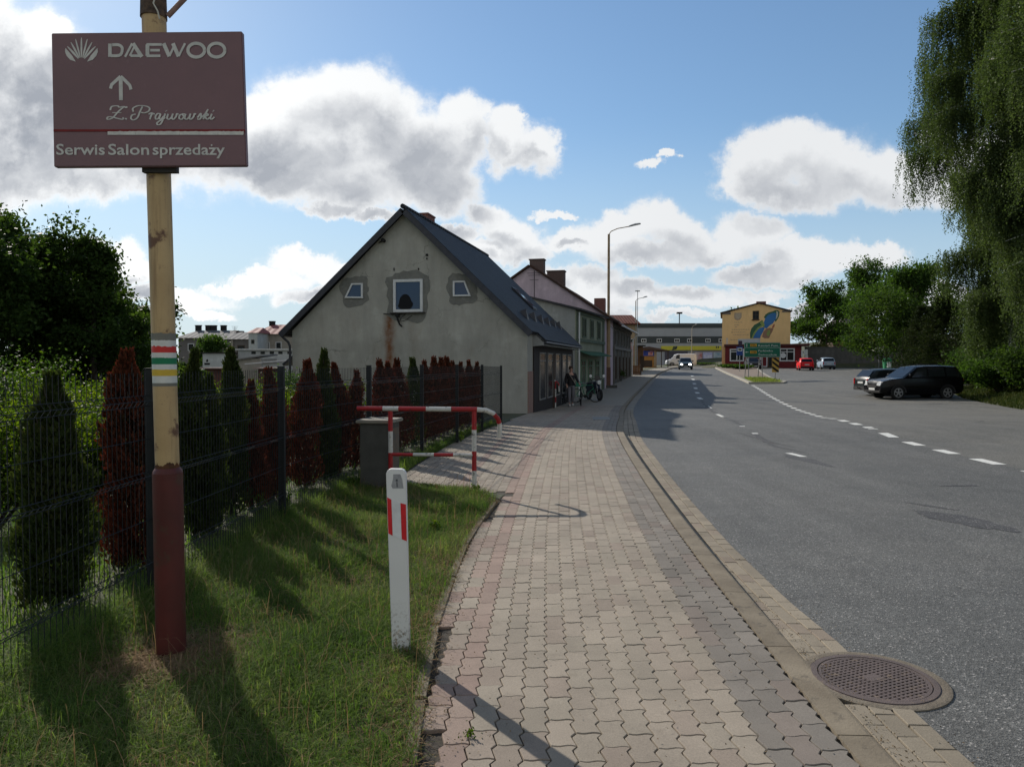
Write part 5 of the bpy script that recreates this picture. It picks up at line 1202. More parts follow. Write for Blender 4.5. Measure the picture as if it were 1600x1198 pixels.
# ---------------- retaining wall and the buildings above it
Y11 = 105.0; xw0, xw1 = P(1268, 0, Y11).x, P(1420, 0, Y11).x
rw = thing('retaining_wall', 'long dark grey retaining wall behind the parked cars', 'wall', (xw0, Y11+.5, gz(Y11)))
m = MB(); m.box(0, xw1-xw0, 0, .5, -1, P(0, 543, Y11).z-gz(Y11)); m.build('wall', plaster('grey_block_wall', (.125, .118, .11), (.10, .095, .09), None, .4).mat, rw)
m = MB(); m.box(-.05, xw1-xw0, -.06, .56, P(0, 543, Y11).z-gz(Y11)+.001, P(0, 543, Y11).z-gz(Y11)+.12); m.build('coping', M_t4, rw)
Y12 = 124.0; x0 = P(1307, 0, Y12).x; gb = thing('garage', 'low brown garage with a pale flat roof above the retaining wall', 'garage', (x0, Y12, gz(Y12)+2.4))
zq = lambda q, Y, o: P(0, q, Y).z-o
W_ = P(1356, 0, Y12).x-x0; m = MB(); m.box(.4, W_, 0, 6, -2, zq(514.5, Y12, gb.location.z)); m.build('wall', pm('brown_render', (.10, .062, .045), (.08, .05, .04), 1), gb)
m = MB(); m.box(0, W_+.2, -.6, 6, zq(514.4, Y12, gb.location.z), zq(511, Y12, gb.location.z)); m.build('roof', pm('pale_roof_felt', (.34, .35, .37)), gb)
Y13 = 140.0; x0 = P(1322, 0, Y13).x; gh = thing('hillside_house', 'brown-roofed house half hidden by trees above the garage', 'house', (x0, Y13, gz(Y13)+3)); W_ = P(1362, 0, Y13).x-x0
m = MB(); m.box(1, W_, 0, 8, -3, zq(505, Y13, gh.location.z)); m.build('wall', pm('mauve_render', (.17, .14, .14)), gh)
m = MB(); zz = zq(505, Y13, gh.location.z); zt = zq(484, Y13, gh.location.z); m.add([(.4, -.4, zz), (W_+.4, -.4, zz), (W_+.4, 4, zt), (2.2, 4, zt), (.4, 8.4, zz), (W_+.4, 8.4, zz)], [(0, 1, 2, 3), (3, 2, 5, 4), (0, 3, 4), (1, 5, 2), (0, 4, 5, 1)]); m.build('roof', pm('mauve_roof', (.12, .095, .10)), gh)
m = MB(); m.box(2.4, 3.1, 3.6, 4.3, zt-.5, zt+.9); m.build('chimney', M_dbrick, gh); window(gh, 3.4, 4.6, zz-2.0, zz-.7, 0, (M_frame, M_glassd), .1, mull=(4.0,))

# ================================================================ lower town, left background
def bld(name, label, pxl, pxr, ytop, ybase, Y, mat, cat='house', depth=8, group=None):
    x0, x1 = P(pxl, 0, Y).x, P(pxr, 0, Y).x; zb = P(0, ybase, Y).z; zt = P(0, ytop, Y).z
    r = thing(name, label, cat, (x0, Y, zb), 0, group); m = MB(); m.box(0, x1-x0, 0, depth, -1.5, zt-zb); m.build('wall', mat, r)
    return r, x1-x0, zt-zb
def gable_roof(r, W_, zt, ztop, depth, mat, ov=.5, name='roof', inset=1.2):
    m = MB(); m.add([(-ov, -ov, zt), (W_+ov, -ov, zt), (W_+ov-inset, depth/2, ztop), (-ov+inset, depth/2, ztop), (-ov, depth+ov, zt), (W_+ov, depth+ov, zt)], [(0, 1, 2, 3), (3, 2, 5, 4), (0, 3, 4), (1, 5, 2), (0, 4, 5, 1)]); return m.build(name, mat, r)
M_dw = pm('dim_town_wall', (.15, .135, .13), (.12, .11, .105), .5); M_drf = tiles('town_grey_roof', (.11, .115, .12), (.09, .095, .10), 1.2, 1.2, .8, (1, 0, 0), .1)
M_rrf = tiles('town_red_roof', (.24, .085, .075), (.20, .07, .065), 1.0, 1.2, .7, (1, 0, 0), .2); M_ww = plaster('town_white_wall', (.42, .43, .42), (.37, .38, .37), None, .4, .1, .25).mat
M_bg = plaster('town_beige_wall', (.30, .27, .23), (.26, .235, .20)).mat
def chim(r, xs, z0, z1, y, w_=.8):
    for x in xs: m = MB(); m.box(x-w_/2, x+w_/2, y, y+.7, z0, z1); m.box(x-w_/2-.06, x+w_/2+.06, y-.06, y+.76, z1+.001, z1+.12); m.build('chimney', M_dk, r)
YB = 118
r, W_, zt = bld('row_house', 'grey-roofed house with a row of dark chimneys, left in the distant town', 272, 360, 528, 560, YB, M_dw, depth=10)
zr = P(0, 517, YB).z-r.location.z+.3; gable_roof(r, W_, zt, zr, 10, M_drf, inset=1.6); pxx = lambda q: P(q, 0, YB+5).x-r.location.x
chim(r, [pxx(302.5), pxx(318.5), pxx(327), pxx(342.5)], zr-.8, zr+.75, 5); [window(r, q, q+1, 1.2, 2.4, 0, (M_frame, M_glassd), .1) for q in (1.5, 4, 6.5)]
r, W_, zt = bld('row_house', 'brown house under a broad grey hipped roof in the middle of the distant town', 338, 388, 530, 562, YB-6, M_dw, depth=9)
zr = P(0, 517, YB-6).z-r.location.z; gable_roof(r, W_, zt, zr, 9, M_drf, inset=1.8); [window(r, q, q+1.1, 1.0, 2.2, 0, (M_frd, M_glassd), .1) for q in (.8, 2.6)]
m = MB(); m.box(P(356, 0, YB-6).x-r.location.x, P(359, 0, YB-6).x-r.location.x, -.2, 0, -1, zt); m.build('chimney_breast', M_bg, r)
chim(r, [P(372, 0, YB).x-r.location.x], zr-1, zr+.1, 5, 1.0)
r, W_, zt = bld('town_house', 'beige house with a red metal roof in the distant town', 395, 462, 522, 560, YB-4, M_bg, depth=9)
zr = P(0, 508, YB-4).z-r.location.z+.3; gable_roof(r, W_, zt, zr, 9, M_rrf, inset=1.6); chim(r, [P(419, 0, YB).x-r.location.x, P(453, 0, YB).x-r.location.x], zr-.8, zr+.45, 4.2, .8)
[window(r, q, q+.9, zt-2.3, zt-1.2, 0, (M_frame, M_glassd), .1) for q in (1.2, 3.0)]
m = MB(); m.tube([(0, 9, -1), (0, 9, 0)], .05, 5)
r, W_, zt = bld('town_house', 'pale narrow house with a pink roof edge left of the red-roofed one', 383, 397, 520, 558, YB-9, M_ww, depth=6)
gable_roof(r, W_, zt, zt+.9, 6, M_rrf, .25, inset=.4); window(r, .4, .85, zt-1.6, zt-1.0, 0, (M_frd, M_glassd), .05)
# television aerials
for lab, a, b, Y in (('thin television aerial above the left distant chimneys', 311, 508, YB), ('thin television aerial above the right end of the distant grey roofs', 367, 510, YB)):
    o = thing('television_aerial', lab, 'aerial', P(a, 519, Y)); h_ = P(a, b, Y).z-o.location.z; m = MB(); m.tube([(0, 0, -.5), (0, 0, h_)], .03, 5)
    for k in range(4): m.tube([(-.5+.08*k, 0, h_-.2*k), (.5-.08*k, 0, h_-.2*k)], .018, 4)
    m.build('mast', M_dk, o)
YC = 84
r, W_, zt = bld('warehouse', 'long low white warehouse with a row of small dark windows', 366, 462, 547, 592, YC, M_ww, 'warehouse', depth=12)
m = MB(); m.box(-.3, W_+.3, -.35, 12.3, zt+.001, zt+.16); m.build('roof', pm('white_roof_edge', (.5, .5, .48)), r)
for q in (387.5, 402, 416.5, 430, 444.5): window(r, P(q, 0, YC).x-r.location.x, P(q+6.5, 0, YC).x-r.location.x, P(0, 553, YC).z-r.location.z, P(0, 549, YC).z-r.location.z, 0, (M_dk, M_glassd), .04)
r, W_, zt = bld('warehouse_block', 'white end block with a small black sign beside the warehouse', 310, 345, 552, 592, YC-3, M_ww, 'warehouse', depth=8)
m = MB(); m.box(-.2, W_+.2, -.2, 8, zt+.001, zt+.12); m.build('roof', M_dk, r)
m = MB(); A = lambda x, y: (P(x, 0, YC-3).x-r.location.x, -.02, P(0, y, YC-3).z-r.location.z)
m.add([A(312, 567), A(322, 567), A(321, 570), A(313, 570)], [(0, 1, 2, 3)]); m.add([A(315.5, 565.5), A(316, 562), A(317.5, 560.5), A(318.8, 562.5), A(318.3, 565.5)], [(0, 1, 2, 3, 4)]); m.build('sign', M_dk, r, fix=False)
r, W_, zt = bld('storage_shed', 'grey storage shed with a sloping roof before the warehouse', 345, 403, 560, 592, YC-8, M_bg, 'shed', depth=5)
m = MB(); m.add([(-.3, -.3, zt-.3), (W_+.1, -.3, zt+.35), (W_+.1, 5, zt+.5), (-.3, 5, zt-.1), (-.3, -.3, zt-.42), (W_+.1, -.3, zt+.2), (W_+.1, 5, zt+.35), (-.3, 5, zt-.25)], [(0, 1, 2, 3), (7, 6, 5, 4), (0, 4, 5, 1), (1, 5, 6, 2), (2, 6, 7, 3), (3, 7, 4, 0)]); m.build('roof', pm('shed_grey_roof', (.17, .165, .16)), r)
r, W_, zt = bld('market_hall', 'low white flat-roofed hall nearest the grey house', 405, 465, 567, 592, YC-14, M_ww, 'hall', depth=5)
m = MB(); m.add([(-1.6, -.3, zt-.05), (W_+.1, -.3, zt+.42), (W_+.1, 5, zt+.5), (-1.6, 5, zt+.05), (-1.6, -.3, zt-.14), (W_+.1, -.3, zt+.3), (W_+.1, 5, zt+.4), (-1.6, 5, zt-.05)], [(0, 1, 2, 3), (7, 6, 5, 4), (0, 4, 5, 1), (1, 5, 6, 2), (2, 6, 7, 3), (3, 7, 4, 0)]); m.build('roof', pm('bright_white_roof', (.6, .6, .6)), r)
for lab, a, b in (('dark red market stall left of the parked silver car', 313, 340), ('brick-red market stall right of the parked white car', 398, 425)):
    r, W_, zt = bld('market_stall', lab, a, b, 576, 586, YC-18, pm('stall_red' if a < 350 else 'stall_brick', (.13, .05, .045), (.09, .04, .035), 1), 'stall', depth=2.5, group='red market stalls in the lower yard')
    m = MB(); m.box(-.3, W_+.3, -.5, 2.7, zt+.001, zt+.1); m.build('awning', pm('stall_roof_%d' % a, (.30, .22, .20)), r)
# ================================================================ vegetation
M_gr = leafmat('grass_blades', [(.040, .078, .018), (.066, .115, .028), (.105, .160, .040), (.160, .195, .062), (.30, .29, .16)], .45, .6, (1.35, 1.6, .6), 1.1)
M_straw = leafmat('dry_straw', [(.20, .13, .07), (.30, .21, .12), (.17, .11, .06), (.38, .30, .18)], .25, .7, (1.2, 1.1, .8), 3)
M_thg = leafmat('thuja_green', [(.018, .028, .010), (.028, .042, .014), (.042, .056, .018), (.075, .075, .028)], .25, .7, (1.4, 1.5, .6), 3)
M_thr = leafmat('thuja_dead_red', [(.045, .018, .012), (.085, .026, .016), (.13, .038, .022), (.075, .030, .017), (.025, .015, .009), (.05, .04, .018)], .16, .8, (1.4, .8, .6), 3)
M_bush = leafmat('bush_leaves', [(.018, .040, .008), (.036, .070, .010), (.080, .120, .014), (.17, .18, .025)], .55, .5, (1.5, 1.55, .35), .8)
M_dark = leafmat('dark_tree_leaves', [(.018, .034, .010), (.028, .050, .014), (.042, .068, .018), (.062, .092, .024)], .40, .5, (1.5, 1.7, .6), .5)
M_mid = leafmat('mid_tree_leaves', [(.022, .044, .013), (.036, .066, .018), (.054, .090, .023), (.076, .115, .030)], .38, .5, (1.5, 1.8, .6), .4)
M_birch = leafmat('birch_leaves', [(.042, .060, .026), (.060, .084, .034), (.084, .112, .046), (.115, .14, .062)], .30, .45, (1.4, 1.6, .7), .35)
M_con = leafmat('conifer_needles', [(.010, .016, .007), (.016, .025, .009), (.026, .037, .012), (.040, .044, .018)], .22, .7, (1.3, 1.4, .6), .5)
M_bark = pm('bark', (.055, .045, .035), (.035, .028, .022), 8, .95, .7, 20)
M_bbark = pm('birch_bark', (.42, .41, .38), (.30, .29, .27), 4, .8, .4, 20, c3=(.04, .04, .04), s3=5)

def fenX(Y): return float(np.interp(Y, [q[1] for q in fp], [q[0] for q in fp]))
def gzz(X, Y):
    return gside(X, Y)+mnoise.noise(Vector((X*.9, Y*.9, 0)))*.035*(X < edgeL(Y)-.1)-.014
# ---- foreground grass (one uncountable mass)
def scatter(n, y0, y1, xl, xr, dens=None, rng=RNG, pw=1.0):
    out = []
    while len(out) < n:
        Y = y0+(y1-y0)*rng.random()**pw; a, b = xl(Y), xr(Y); X = a+(b-a)*rng.random()
        if b <= a: continue
        if dens and rng.random() > dens(X, Y): continue
        out.append((X, Y, gzz(X, Y)))
    return np.array(out)
PX, PYY = b0.x, b0.y
def straw_d(X, Y):
    d = math.hypot((X-PX-.02)*.9, (Y-PYY)*1.1); return max(0, 1-d/.55)
clump = lambda X, Y, s=2.2: .5+.5*mnoise.noise(Vector((X*s, Y*s, 7)))
def gd(X, Y):
    v = .35+1.1*max(0, clump(X, Y)-.25); v *= 1-1.05*straw_d(X, Y)
    e = edgeL(Y)-X
    if e < .10 and Y < 8.5: v *= .55
    return v
R1 = scatter(88000, 2.3, 9.6, lambda Y: max(fenX(Y)-.15, -.75*Y-.3), lambda Y: (edgeL(Y)-.02 if Y < 8.6 else min(-.15, -.15-.9*(Y-8.6))), gd, pw=1.35)
Lr = np.array([.03+.15*max(0, clump(x, y, 1.3))*RNG.uniform(.6, 1.3) for x, y, z_ in R1])
nearF = np.array([max(0, 1-abs(x-fenX(y))/.35) for x, y, z_ in R1]); Lr += nearF*RNG.uniform(0, .16, len(R1))
o = blades('grass', R1, Lr, .0033, [M_gr], .9); tag(o, 'short ragged green grass on the verge between fence and pavement', 'grass', kind='stuff')
st_ = scatter(1500, 2.3, 9.4, lambda Y: max(fenX(Y), -.75*Y-.2), lambda Y: (edgeL(Y)-.05 if Y < 8.6 else -.3), lambda X, Y: .3+.7*clump(X, Y, .9))
o = blades('tall_grass_stalks', st_, .14+.16*RNG.random(len(st_)), .0028, [M_straw], .5); tag(o, 'thin pale grass stalks standing above the verge grass', 'grass', kind='stuff')
R1b = scatter(13000, 2.3, 9.4, lambda Y: max(fenX(Y), -.75*Y-.2), lambda Y: (edgeL(Y)+.03 if Y < 8.6 else -.3), lambda X, Y: .22+1.0*straw_d(X, Y)+(.6 if 0 < edgeL(Y)-X < .25 else 0)+1.1*max(0, clump(X, Y, 1.1)-.55))
R1b = np.concatenate([R1b, np.array([(x_, y_, gzz(x_, y_)) for x_, y_ in zip(PX+.03+RNG.normal(0, .24, 4200), PYY-.04+RNG.normal(0, .20, 4200))])])
o = blades('dry_grass', R1b, .045+.05*RNG.random(len(R1b)), .0040, [M_straw], 1.3); tag(o, 'dry straw-coloured grass round the pole foot and along the pavement edge', 'dry grass', kind='stuff')
R2 = scatter(26000, 3.0, 24, lambda Y: max(-.8*Y-1, -16), lambda Y: fenX(Y)-.05 if Y < 20 else -7, lambda X, Y: .4+.6*clump(X, Y, .7), pw=1.3)
o = blades('yard_grass', R2, .08+.20*RNG.random(len(R2))**2, .007, [M_gr], .6); tag(o, 'long green grass in the yard behind the mesh fence', 'grass', kind='stuff')
# strip of weeds at the foot of the fence beside the pavement
R3 = scatter(7000, 9.7, 19.8, lambda Y: fenX(Y)-.1, lambda Y: edgeL(Y)+.05, lambda X, Y: .25+.8*max(0, clump(X, Y, 1.6)-.3))
o = blades('fence_weeds', R3, .06+.16*RNG.random(len(R3)), .007, [M_gr], .6); tag(o, 'green weeds along the foot of the fence beside the pavement', 'weeds', kind='stuff')
# grit, seeds and dead leaves swept against the kerb and the pavement edge
G_ = []
while len(G_) < 2600:
    Y = 2.4+11*RNG.random()**1.4; k_ = RNG.random()
    if k_ < .45: X = kerbX(Y)+.155+.06*abs(RNG.normal()); z_ = gz(Y)+kz(Y)+.003
    elif k_ < .75 and Y < 9: X = edgeL(Y)+.10*abs(RNG.normal()); z_ = gz(Y)+.002
    elif k_ < .85: X = gutX(Y)+.08*RNG.normal(); z_ = gz(Y)+kz(Y)+.003
    else: X = edgeL(Y)+(kerbX(Y)-edgeL(Y))*RNG.random(); z_ = gz(Y)+.003
    G_.append((X, Y, z_+.002))
V_, I_ = leaf_quads(np.array(G_), .012, 0, RNG, .6, .2); V_[:, 2] = np.maximum(V_[:, 2], np.repeat(np.array(G_)[:, 2], 4)-.001)
tag(np_mesh('street_litter', V_, [I_], leafmat('litter', [(.05, .035, .02), (.12, .08, .045), (.20, .15, .09), (.07, .06, .03)], .05, .8)), 'dead leaf scraps and grit along the kerb and pavement edge', 'litter', kind='stuff')
# ---- individual leafy weeds
def weed(loc, h, n, label, seed, mat=None, size=.035):
    rng = np.random.default_rng(seed); r = thing('weed', label, 'weed', loc, rng.uniform(0, 6), 'leafy weeds on the verge'); m = MB(); C = []
    for k in range(n):
        a = rng.uniform(0, 6.28); L_ = h*rng.uniform(.6, 1); lean = rng.uniform(.15, .55)
        pts = [Vector((0, 0, -.01)), Vector((math.cos(a)*lean*L_*.4, math.sin(a)*lean*L_*.4, L_*.5)), Vector((math.cos(a)*lean*L_, math.sin(a)*lean*L_, L_))]
        m.tube(pts, .0025, 4)
        for t in np.linspace(.2, 1, 7): p = pts[0].lerp(pts[2], t); C += [tuple(p+Vector(rng.normal(0, .016, 3)))]*1
    m.build('stem', M_gr, r, fix=False); V_, I_ = leaf_quads(np.array(C), size, .1); np_mesh('leaves', V_, [I_], mat or M_bush, r)
for k, (px, pyy, h, n, lab) in enumerate([(548, 768, .22, 14, 'bright leafy weed at the foot of the concrete cabinet'), (405, 800, .30, 7, 'tall thin weed against the thuja row by the second fence post'), (448, 792, .22, 9, 'spreading weed at the foot of the dark fence post'), (745, 772, .12, 16, 'low weed at the foot of the near railing post'),
      (735, 1148, .03, 7, 'tiny sprig growing between the paving stones'), (680, 830, .10, 20, 'green tuft near the pavement edge behind the marker post'), (140, 905, .22, 12, 'grassy clump under the fence left of the pole'), (300, 885, .16, 14, 'low green clump right of the pole'), (720, 690, .30, 9, 'slender weed by the far fence posts')]):
    q = Gp(px, pyy); q.z = gzz(q.x, q.y) if q.x < edgeL(q.y) else q.z; weed(q, h, n, lab, 50+k, size=.018 if h < .05 else .035)
# ---- thuja row
def thuja(px, green, h, wd, lab, seed, dx=0):
    r_ = (px-800)/F
    Y = -4.22/(r_-.165) if px > 345 else None
    if Y is None:
        Y = 6
        for _ in range(20): Y = (fenX(Y)-.55)/r_
    X = r_*Y; rng = np.random.default_rng(seed); zz = gside(X, Y)
    r = thing('thuja', lab, 'thuja', (X, Y, zz), rng.uniform(0, 6.28), 'thuja row behind the mesh fence')
    m = MB(); m.tube([(0, 0, -.05), (.01, 0, h*.5), (0, .01, h*.92)], 0, 6, rs=[.028, .018, .006]); n_b = 40
    for k in range(n_b):
        z0 = h*(.06+.85*k/n_b); a = k*2.4; L_ = wd*.42*(1-.75*(z0/h)**2.2); m.tube([(0, 0, z0), (math.cos(a)*L_*.7, math.sin(a)*L_*.7, z0+L_*.7), (math.cos(a)*L_*.85, math.sin(a)*L_*.85, z0+L_*1.5)], 0, 4, rs=[.006, .004, .002])
    m.build('trunk', M_bark, r, fix=False)
    wd *= .98; n = int(13000*(h/1.6)*(1.25 if Y < 7 else (.8 if Y < 11 else .5)))
    t_ = rng.random(n)**.85; prof = wd*.5*np.clip(1.03-t_**4.8, .26, 1)*np.clip(.6+t_*2.2, 0, 1)*(1-.25*t_)
    ph = rng.uniform(0, 2*np.pi, n); lump = 1+.20*np.sin(ph*3+t_*9+seed)+.16*np.sin(ph*2-t_*23+seed*2)+.14*np.sin(ph*7+t_*41)
    rr = prof*lump*np.sqrt(rng.uniform(.12, 1.15, n)); C = np.stack([rr*np.cos(ph)+.05*np.sin(t_*5+seed), rr*np.sin(ph), .03+t_*(h-.03)+.06*rng.random(n)*np.sin(ph*5+seed)], 1)
    S = .045*rng.uniform(.6, 1.2, (n, 1)); a = np.stack([np.cos(ph)*.45, np.sin(ph)*.45, np.ones(n)], 1)+rng.normal(0, .28, (n, 3)); a /= np.linalg.norm(a, axis=1, keepdims=True)
    b = rng.normal(size=(n, 3)); b -= a*(a*b).sum(1, keepdims=True); b /= np.linalg.norm(b, axis=1, keepdims=True)
    V_ = np.stack([C-a*S*.5, C+b*S*.24, C+a*S*.6, C-b*S*.24], 1).reshape(-1, 3)
    np_mesh('crown', V_, [np.arange(n*4).reshape(n, 4)], M_thg if green else M_thr, r)
order = [(80, 1, 1.50, .44, 'green thuja standing alone at the far left of the row'), (205, 0, 1.66, .46, 'broad dead red thuja just left of the sign pole'),
 (303, 1, 1.68, .34, 'green thuja just right of the sign pole'), (327, 1, 1.45, .30, 'narrow green thuja, second right of the sign pole'), (360, 1, 1.72, .36, 'tall green thuja, third right of the sign pole'),
 (392, 0, 1.36, .34, 'short reddish thuja, second left of the middle fence post'), (424, 0, 1.50, .34, 'red thuja just left of the middle fence post'), (476, 0, 1.60, .44, 'bright rust-red thuja just right of the middle fence post'),
 (507, 1, 1.74, .36, 'green thuja with a ragged tip between two rust-red ones'), (526, 0, 1.55, .34, 'dark red thuja behind the ragged green one'), (553, 0, 1.45, .36, 'red thuja just left of the concrete cabinet'),
 (592, 0, 1.62, .44, 'first red thuja right of the fence post by the cabinet'), (608, 0, 1.58, .40, 'second red thuja right of the fence post by the cabinet'), (624, 0, 1.64, .44, 'third red thuja right of the fence post by the cabinet'),
 (644, 1, 1.66, .44, 'dull green thuja among the far red ones'), (664, 0, 1.62, .42, 'red thuja at the post behind the railing'), (676, 0, 1.70, .44, 'tall red thuja right of the post behind the railing'), (688, 0, 1.68, .42, 'seventh red thuja from the far end of the row'),
 (699, 0, 1.70, .44, 'fifth red thuja from the far end of the row'), (710, 0, 1.62, .42, 'fourth red thuja from the far end of the row'), (721, 0, 1.60, .42, 'third red thuja from the far end of the row'), (733, 0, 1.66, .44, 'second red thuja from the far end of the row'), (744, 0, 1.62, .40, 'last red thuja at the far end of the row')]
for k, a in enumerate(order): thuja(*a, seed=100+k)
# ---- shrubs in the yard
def shrub(px, Y, ptop, wd, lab, seed, mat=None, n=6000, size=.07, name='shrub', group='shrubs in the yard behind the fence'):
    X = (px-800)/F*Y; z0 = gside(X, Y); h = P(px, ptop, Y).z-z0; rng = np.random.default_rng(seed)
    r = thing(name, lab, 'shrub', (X, Y, z0), 0, group); m = MB(); C = []
    for k in range(26):
        a = rng.uniform(0, 6.28); L_ = h*rng.uniform(.55, 1.0); q = wd*.5*rng.uniform(.1, 1)
        e = Vector((math.cos(a)*q, math.sin(a)*q, L_)); mid = e*.5+Vector((0, 0, L_*.08)); m.tube([(0, 0, -.05), mid, e], 0, 4, rs=[.02, .012, .004])
        for t in np.linspace(.3, 1, 8): C.append(tuple(Vector((0, 0, 0)).lerp(e, t)+Vector((0, 0, .1*L_*math.sin(3.14*t)))))
    m.build('stems', M_bark, r, fix=False); C = np.array(C); per = n//len(C)
    Cc = np.repeat(C, per, 0)+rng.normal(size=(len(C)*per, 3))*np.array([wd*.09, wd*.09, h*.06]); Cc[:, 2] = np.maximum(Cc[:, 2], .03)
    V_, I_ = leaf_quads(Cc, size, .1, rng, .55); np_mesh('leaves', V_, [I_], mat or M_bush, r)
for k, a in enumerate([(20, 10.5, 560, 2.2, 'large dark green shrub at the left edge behind the fence'), (75, 9.8, 572, 1.2, 'sunlit yellow-green shrub with upright shoots at the left'), (130, 13, 597, 2.4, 'low sunlit shrub left of the red thuja'), (180, 17, 596, 3.0, 'wide bramble-like shrub before the dark trees'),
     (-20, 7.2, 625, 1.7, 'dense leafy shrub in the lower left corner behind the fence'), (50, 7.6, 640, 1.3, 'low leafy shrub filling the gap by the first thuja'), (150, 8.2, 640, 1.2, 'small leafy shrub between the first two thujas'), (290, 19, 592, 1.8, 'dark leafy shrub right behind the sign pole'), (395, 16, 602, 2.0, 'light green shrub in the gap of the thuja row'),
     (447, 21, 578, 1.6, 'green shrub between the fence post and the grey house'), (350, 22, 603, 3.0, 'wide low shrub in front of the lower yard'), (425, 11.5, 622, 1.4, 'yellow-green shrub showing under the middle fence post'), (258, 10, 640, 1.3, 'low shrub hidden behind the sign pole'), (520, 16, 600, 1.6, 'pale shrub showing between the red thujas')]):
    shrub(*a, seed=200+k, mat=(M_mid if k in (0, 7, 9) else M_bush), n=10000 if a[1] < 11 else 7000, size=.045 if a[1] < 11 else .075)
# ---- trees on the left
TL = 'dark trees beyond the yard on the left'
def T_(px, Y, ptop, sp, lab, seed, mat, nleaf, size, group=None, **kw):
    kw.setdefault('clump', .095); nleaf = int(nleaf*1.7); size *= .78
    X = (px-800)/F*Y; z0 = gside(X, Y); h = P(px, ptop, Y).z-z0
    return tree('tree', (X, Y, z0), h, sp, seed, mat, M_bark, lab, nleaf, size, group, **kw)
T_(20, 24, 318, 2.9, 'tall dark tree at the left edge of the picture', 301, M_dark, 26000, .20, TL, crown_z0=.05)
T_(92, 26, 372, 2.6, 'dark tree second from the left edge', 302, M_dark, 22000, .20, TL, crown_z0=.05)
T_(146, 24, 312, 2.0, 'slender dark tree with a pointed top left of the sign pole', 303, M_dark, 17000, .18, TL, crown_z0=.08, shape='cone', nbr=18)
T_(210, 34, 465, 2.6, 'lower dark tree reaching behind the sign pole', 304, M_dark, 15000, .24, TL, crown_z0=.05)
T_(-60, 22, 300, 3.2, 'dark tree half outside the left edge', 305, M_dark, 18000, .20, TL, crown_z0=.05)
T_(170, 27, 470, 2.4, 'dense dark tree low behind the yard shrubs', 306, M_dark, 15000, .20, TL, crown_z0=.02)
T_(60, 30, 420, 3.4, 'broad dark tree filling the gap behind the left ones', 307, M_dark, 20000, .24, TL, crown_z0=.02)
T_(328, 90, 524, 2.7, 'round green tree in front of the distant grey roofs', 308, M_mid, 9000, .34, None, crown_z0=.1)
T_(262, 60, 545, 1.6, 'dark tree beside the pole in front of the distant town', 309, M_dark, 8000, .34, None, crown_z0=.05)
T_(290, 62, 566, 1.5, 'small dark tree left of the white warehouse block', 310, M_dark, 7000, .3, None, crown_z0=.05)
# ---- trees on the right
TR = 'trees behind the retaining wall and the parked cars'
def TG(px, Y, ptop, sp, lab, seed, mat, nleaf, size, zoff=None, **kw):
    X = (px-800)/F*Y; z0 = gside(X, Y) if zoff is None else zoff; h = P(px, ptop, Y).z-z0
    return tree('tree', (X, Y, z0), h, sp, seed, mat, M_bark, lab, nleaf, size, TR, **kw)
TG(1290, 118, 462, 4.6, 'round green tree beside the painted gable', 401, M_mid, 15000, .42, crown_z0=.1)
TG(1262, 125, 500, 3.2, 'small tree between the gable and the round green tree', 402, M_mid, 7000, .42, crown_z0=.1)
TG(1352, 122, 418, 4.2, 'taller loose tree behind the garage', 403, M_mid, 10000, .42, crown_z0=.45)
TG(1385, 96, 428, 5.0, 'leafy tree left of the conifers above the wall end', 404, M_mid, 20000, .34, crown_z0=.05)
TG(1425, 88, 405, 5.2, 'broad green tree behind the parked cars', 405, M_mid, 22000, .32, crown_z0=.05)
TG(1410, 75, 490, 4.4, 'lower dark tree behind the estate car', 406, M_dark, 16000, .28, crown_z0=.02)
TG(1150, 165, 490, 3.6, 'small tree top showing over the supermarket roof', 407, M_mid, 6000, .5, crown_z0=.3)
def conifer(px, Y, ptop, sp, lab, seed, nleaf=20000):
    X = (px-800)/F*Y; z0 = gside(X, Y); h = P(px, ptop, Y).z-z0; rng = np.random.default_rng(seed)
    r = thing('conifer', lab, 'conifer', (X, Y, z0), 0, 'dark conifers behind the black off-road car'); m = MB(); m.tube([(0, 0, -.2), (0, 0, h*.96)], 0, 8, rs=[.2, .03]); C = []; D = []
    nl = int(h/.38)
    for i in range(nl):
        z_ = .35+(h-.5)*i/nl; k = sp*(1-z_/h)**.8+.15; nb = 9
        for j in range(nb):
            a = 6.283*j/nb+i*.7+rng.uniform(-.25, .25); L_ = k*rng.uniform(.65, 1.15); pts = []
            for t in (0, .35, .7, 1): pts.append(Vector((math.cos(a)*L_*t, math.sin(a)*L_*t, z_-.18*L_*t+.10*L_*t*t)))
            m.tube(pts, 0, 4, rs=[.03, .02, .012, .004])
            npl = max(6, int(nleaf/(nl*nb)))
            t = rng.random(npl)**.7; base = np.array([tuple(pts[0])])+(np.array([tuple(pts[3])])-np.array([tuple(pts[0])]))*t[:, None]
            C.append(base+rng.normal(size=(npl, 3))*np.array([.16, .16, .14])*(.5+.5*L_/sp)-np.array([0, 0, .10]))
    m.build('trunk', M_bark, r, fix=False); C = np.concatenate(C); V_, I_ = leaf_quads(C, .20, .35, rng, .35); np_mesh('crown', V_, [I_], M_con, r)
conifer(1472, 58, 452, 3.4, 'dark drooping conifer directly behind the black car', 501, 24000)
conifer(1530, 52, 440, 3.6, 'dark conifer right of the black car under the birch', 502, 24000)
conifer(1440, 66, 470, 3.2, 'dark conifer left of the black car roof', 503, 18000)
conifer(1590, 50, 470, 3.4, 'dark conifer at the right edge', 504, 20000)
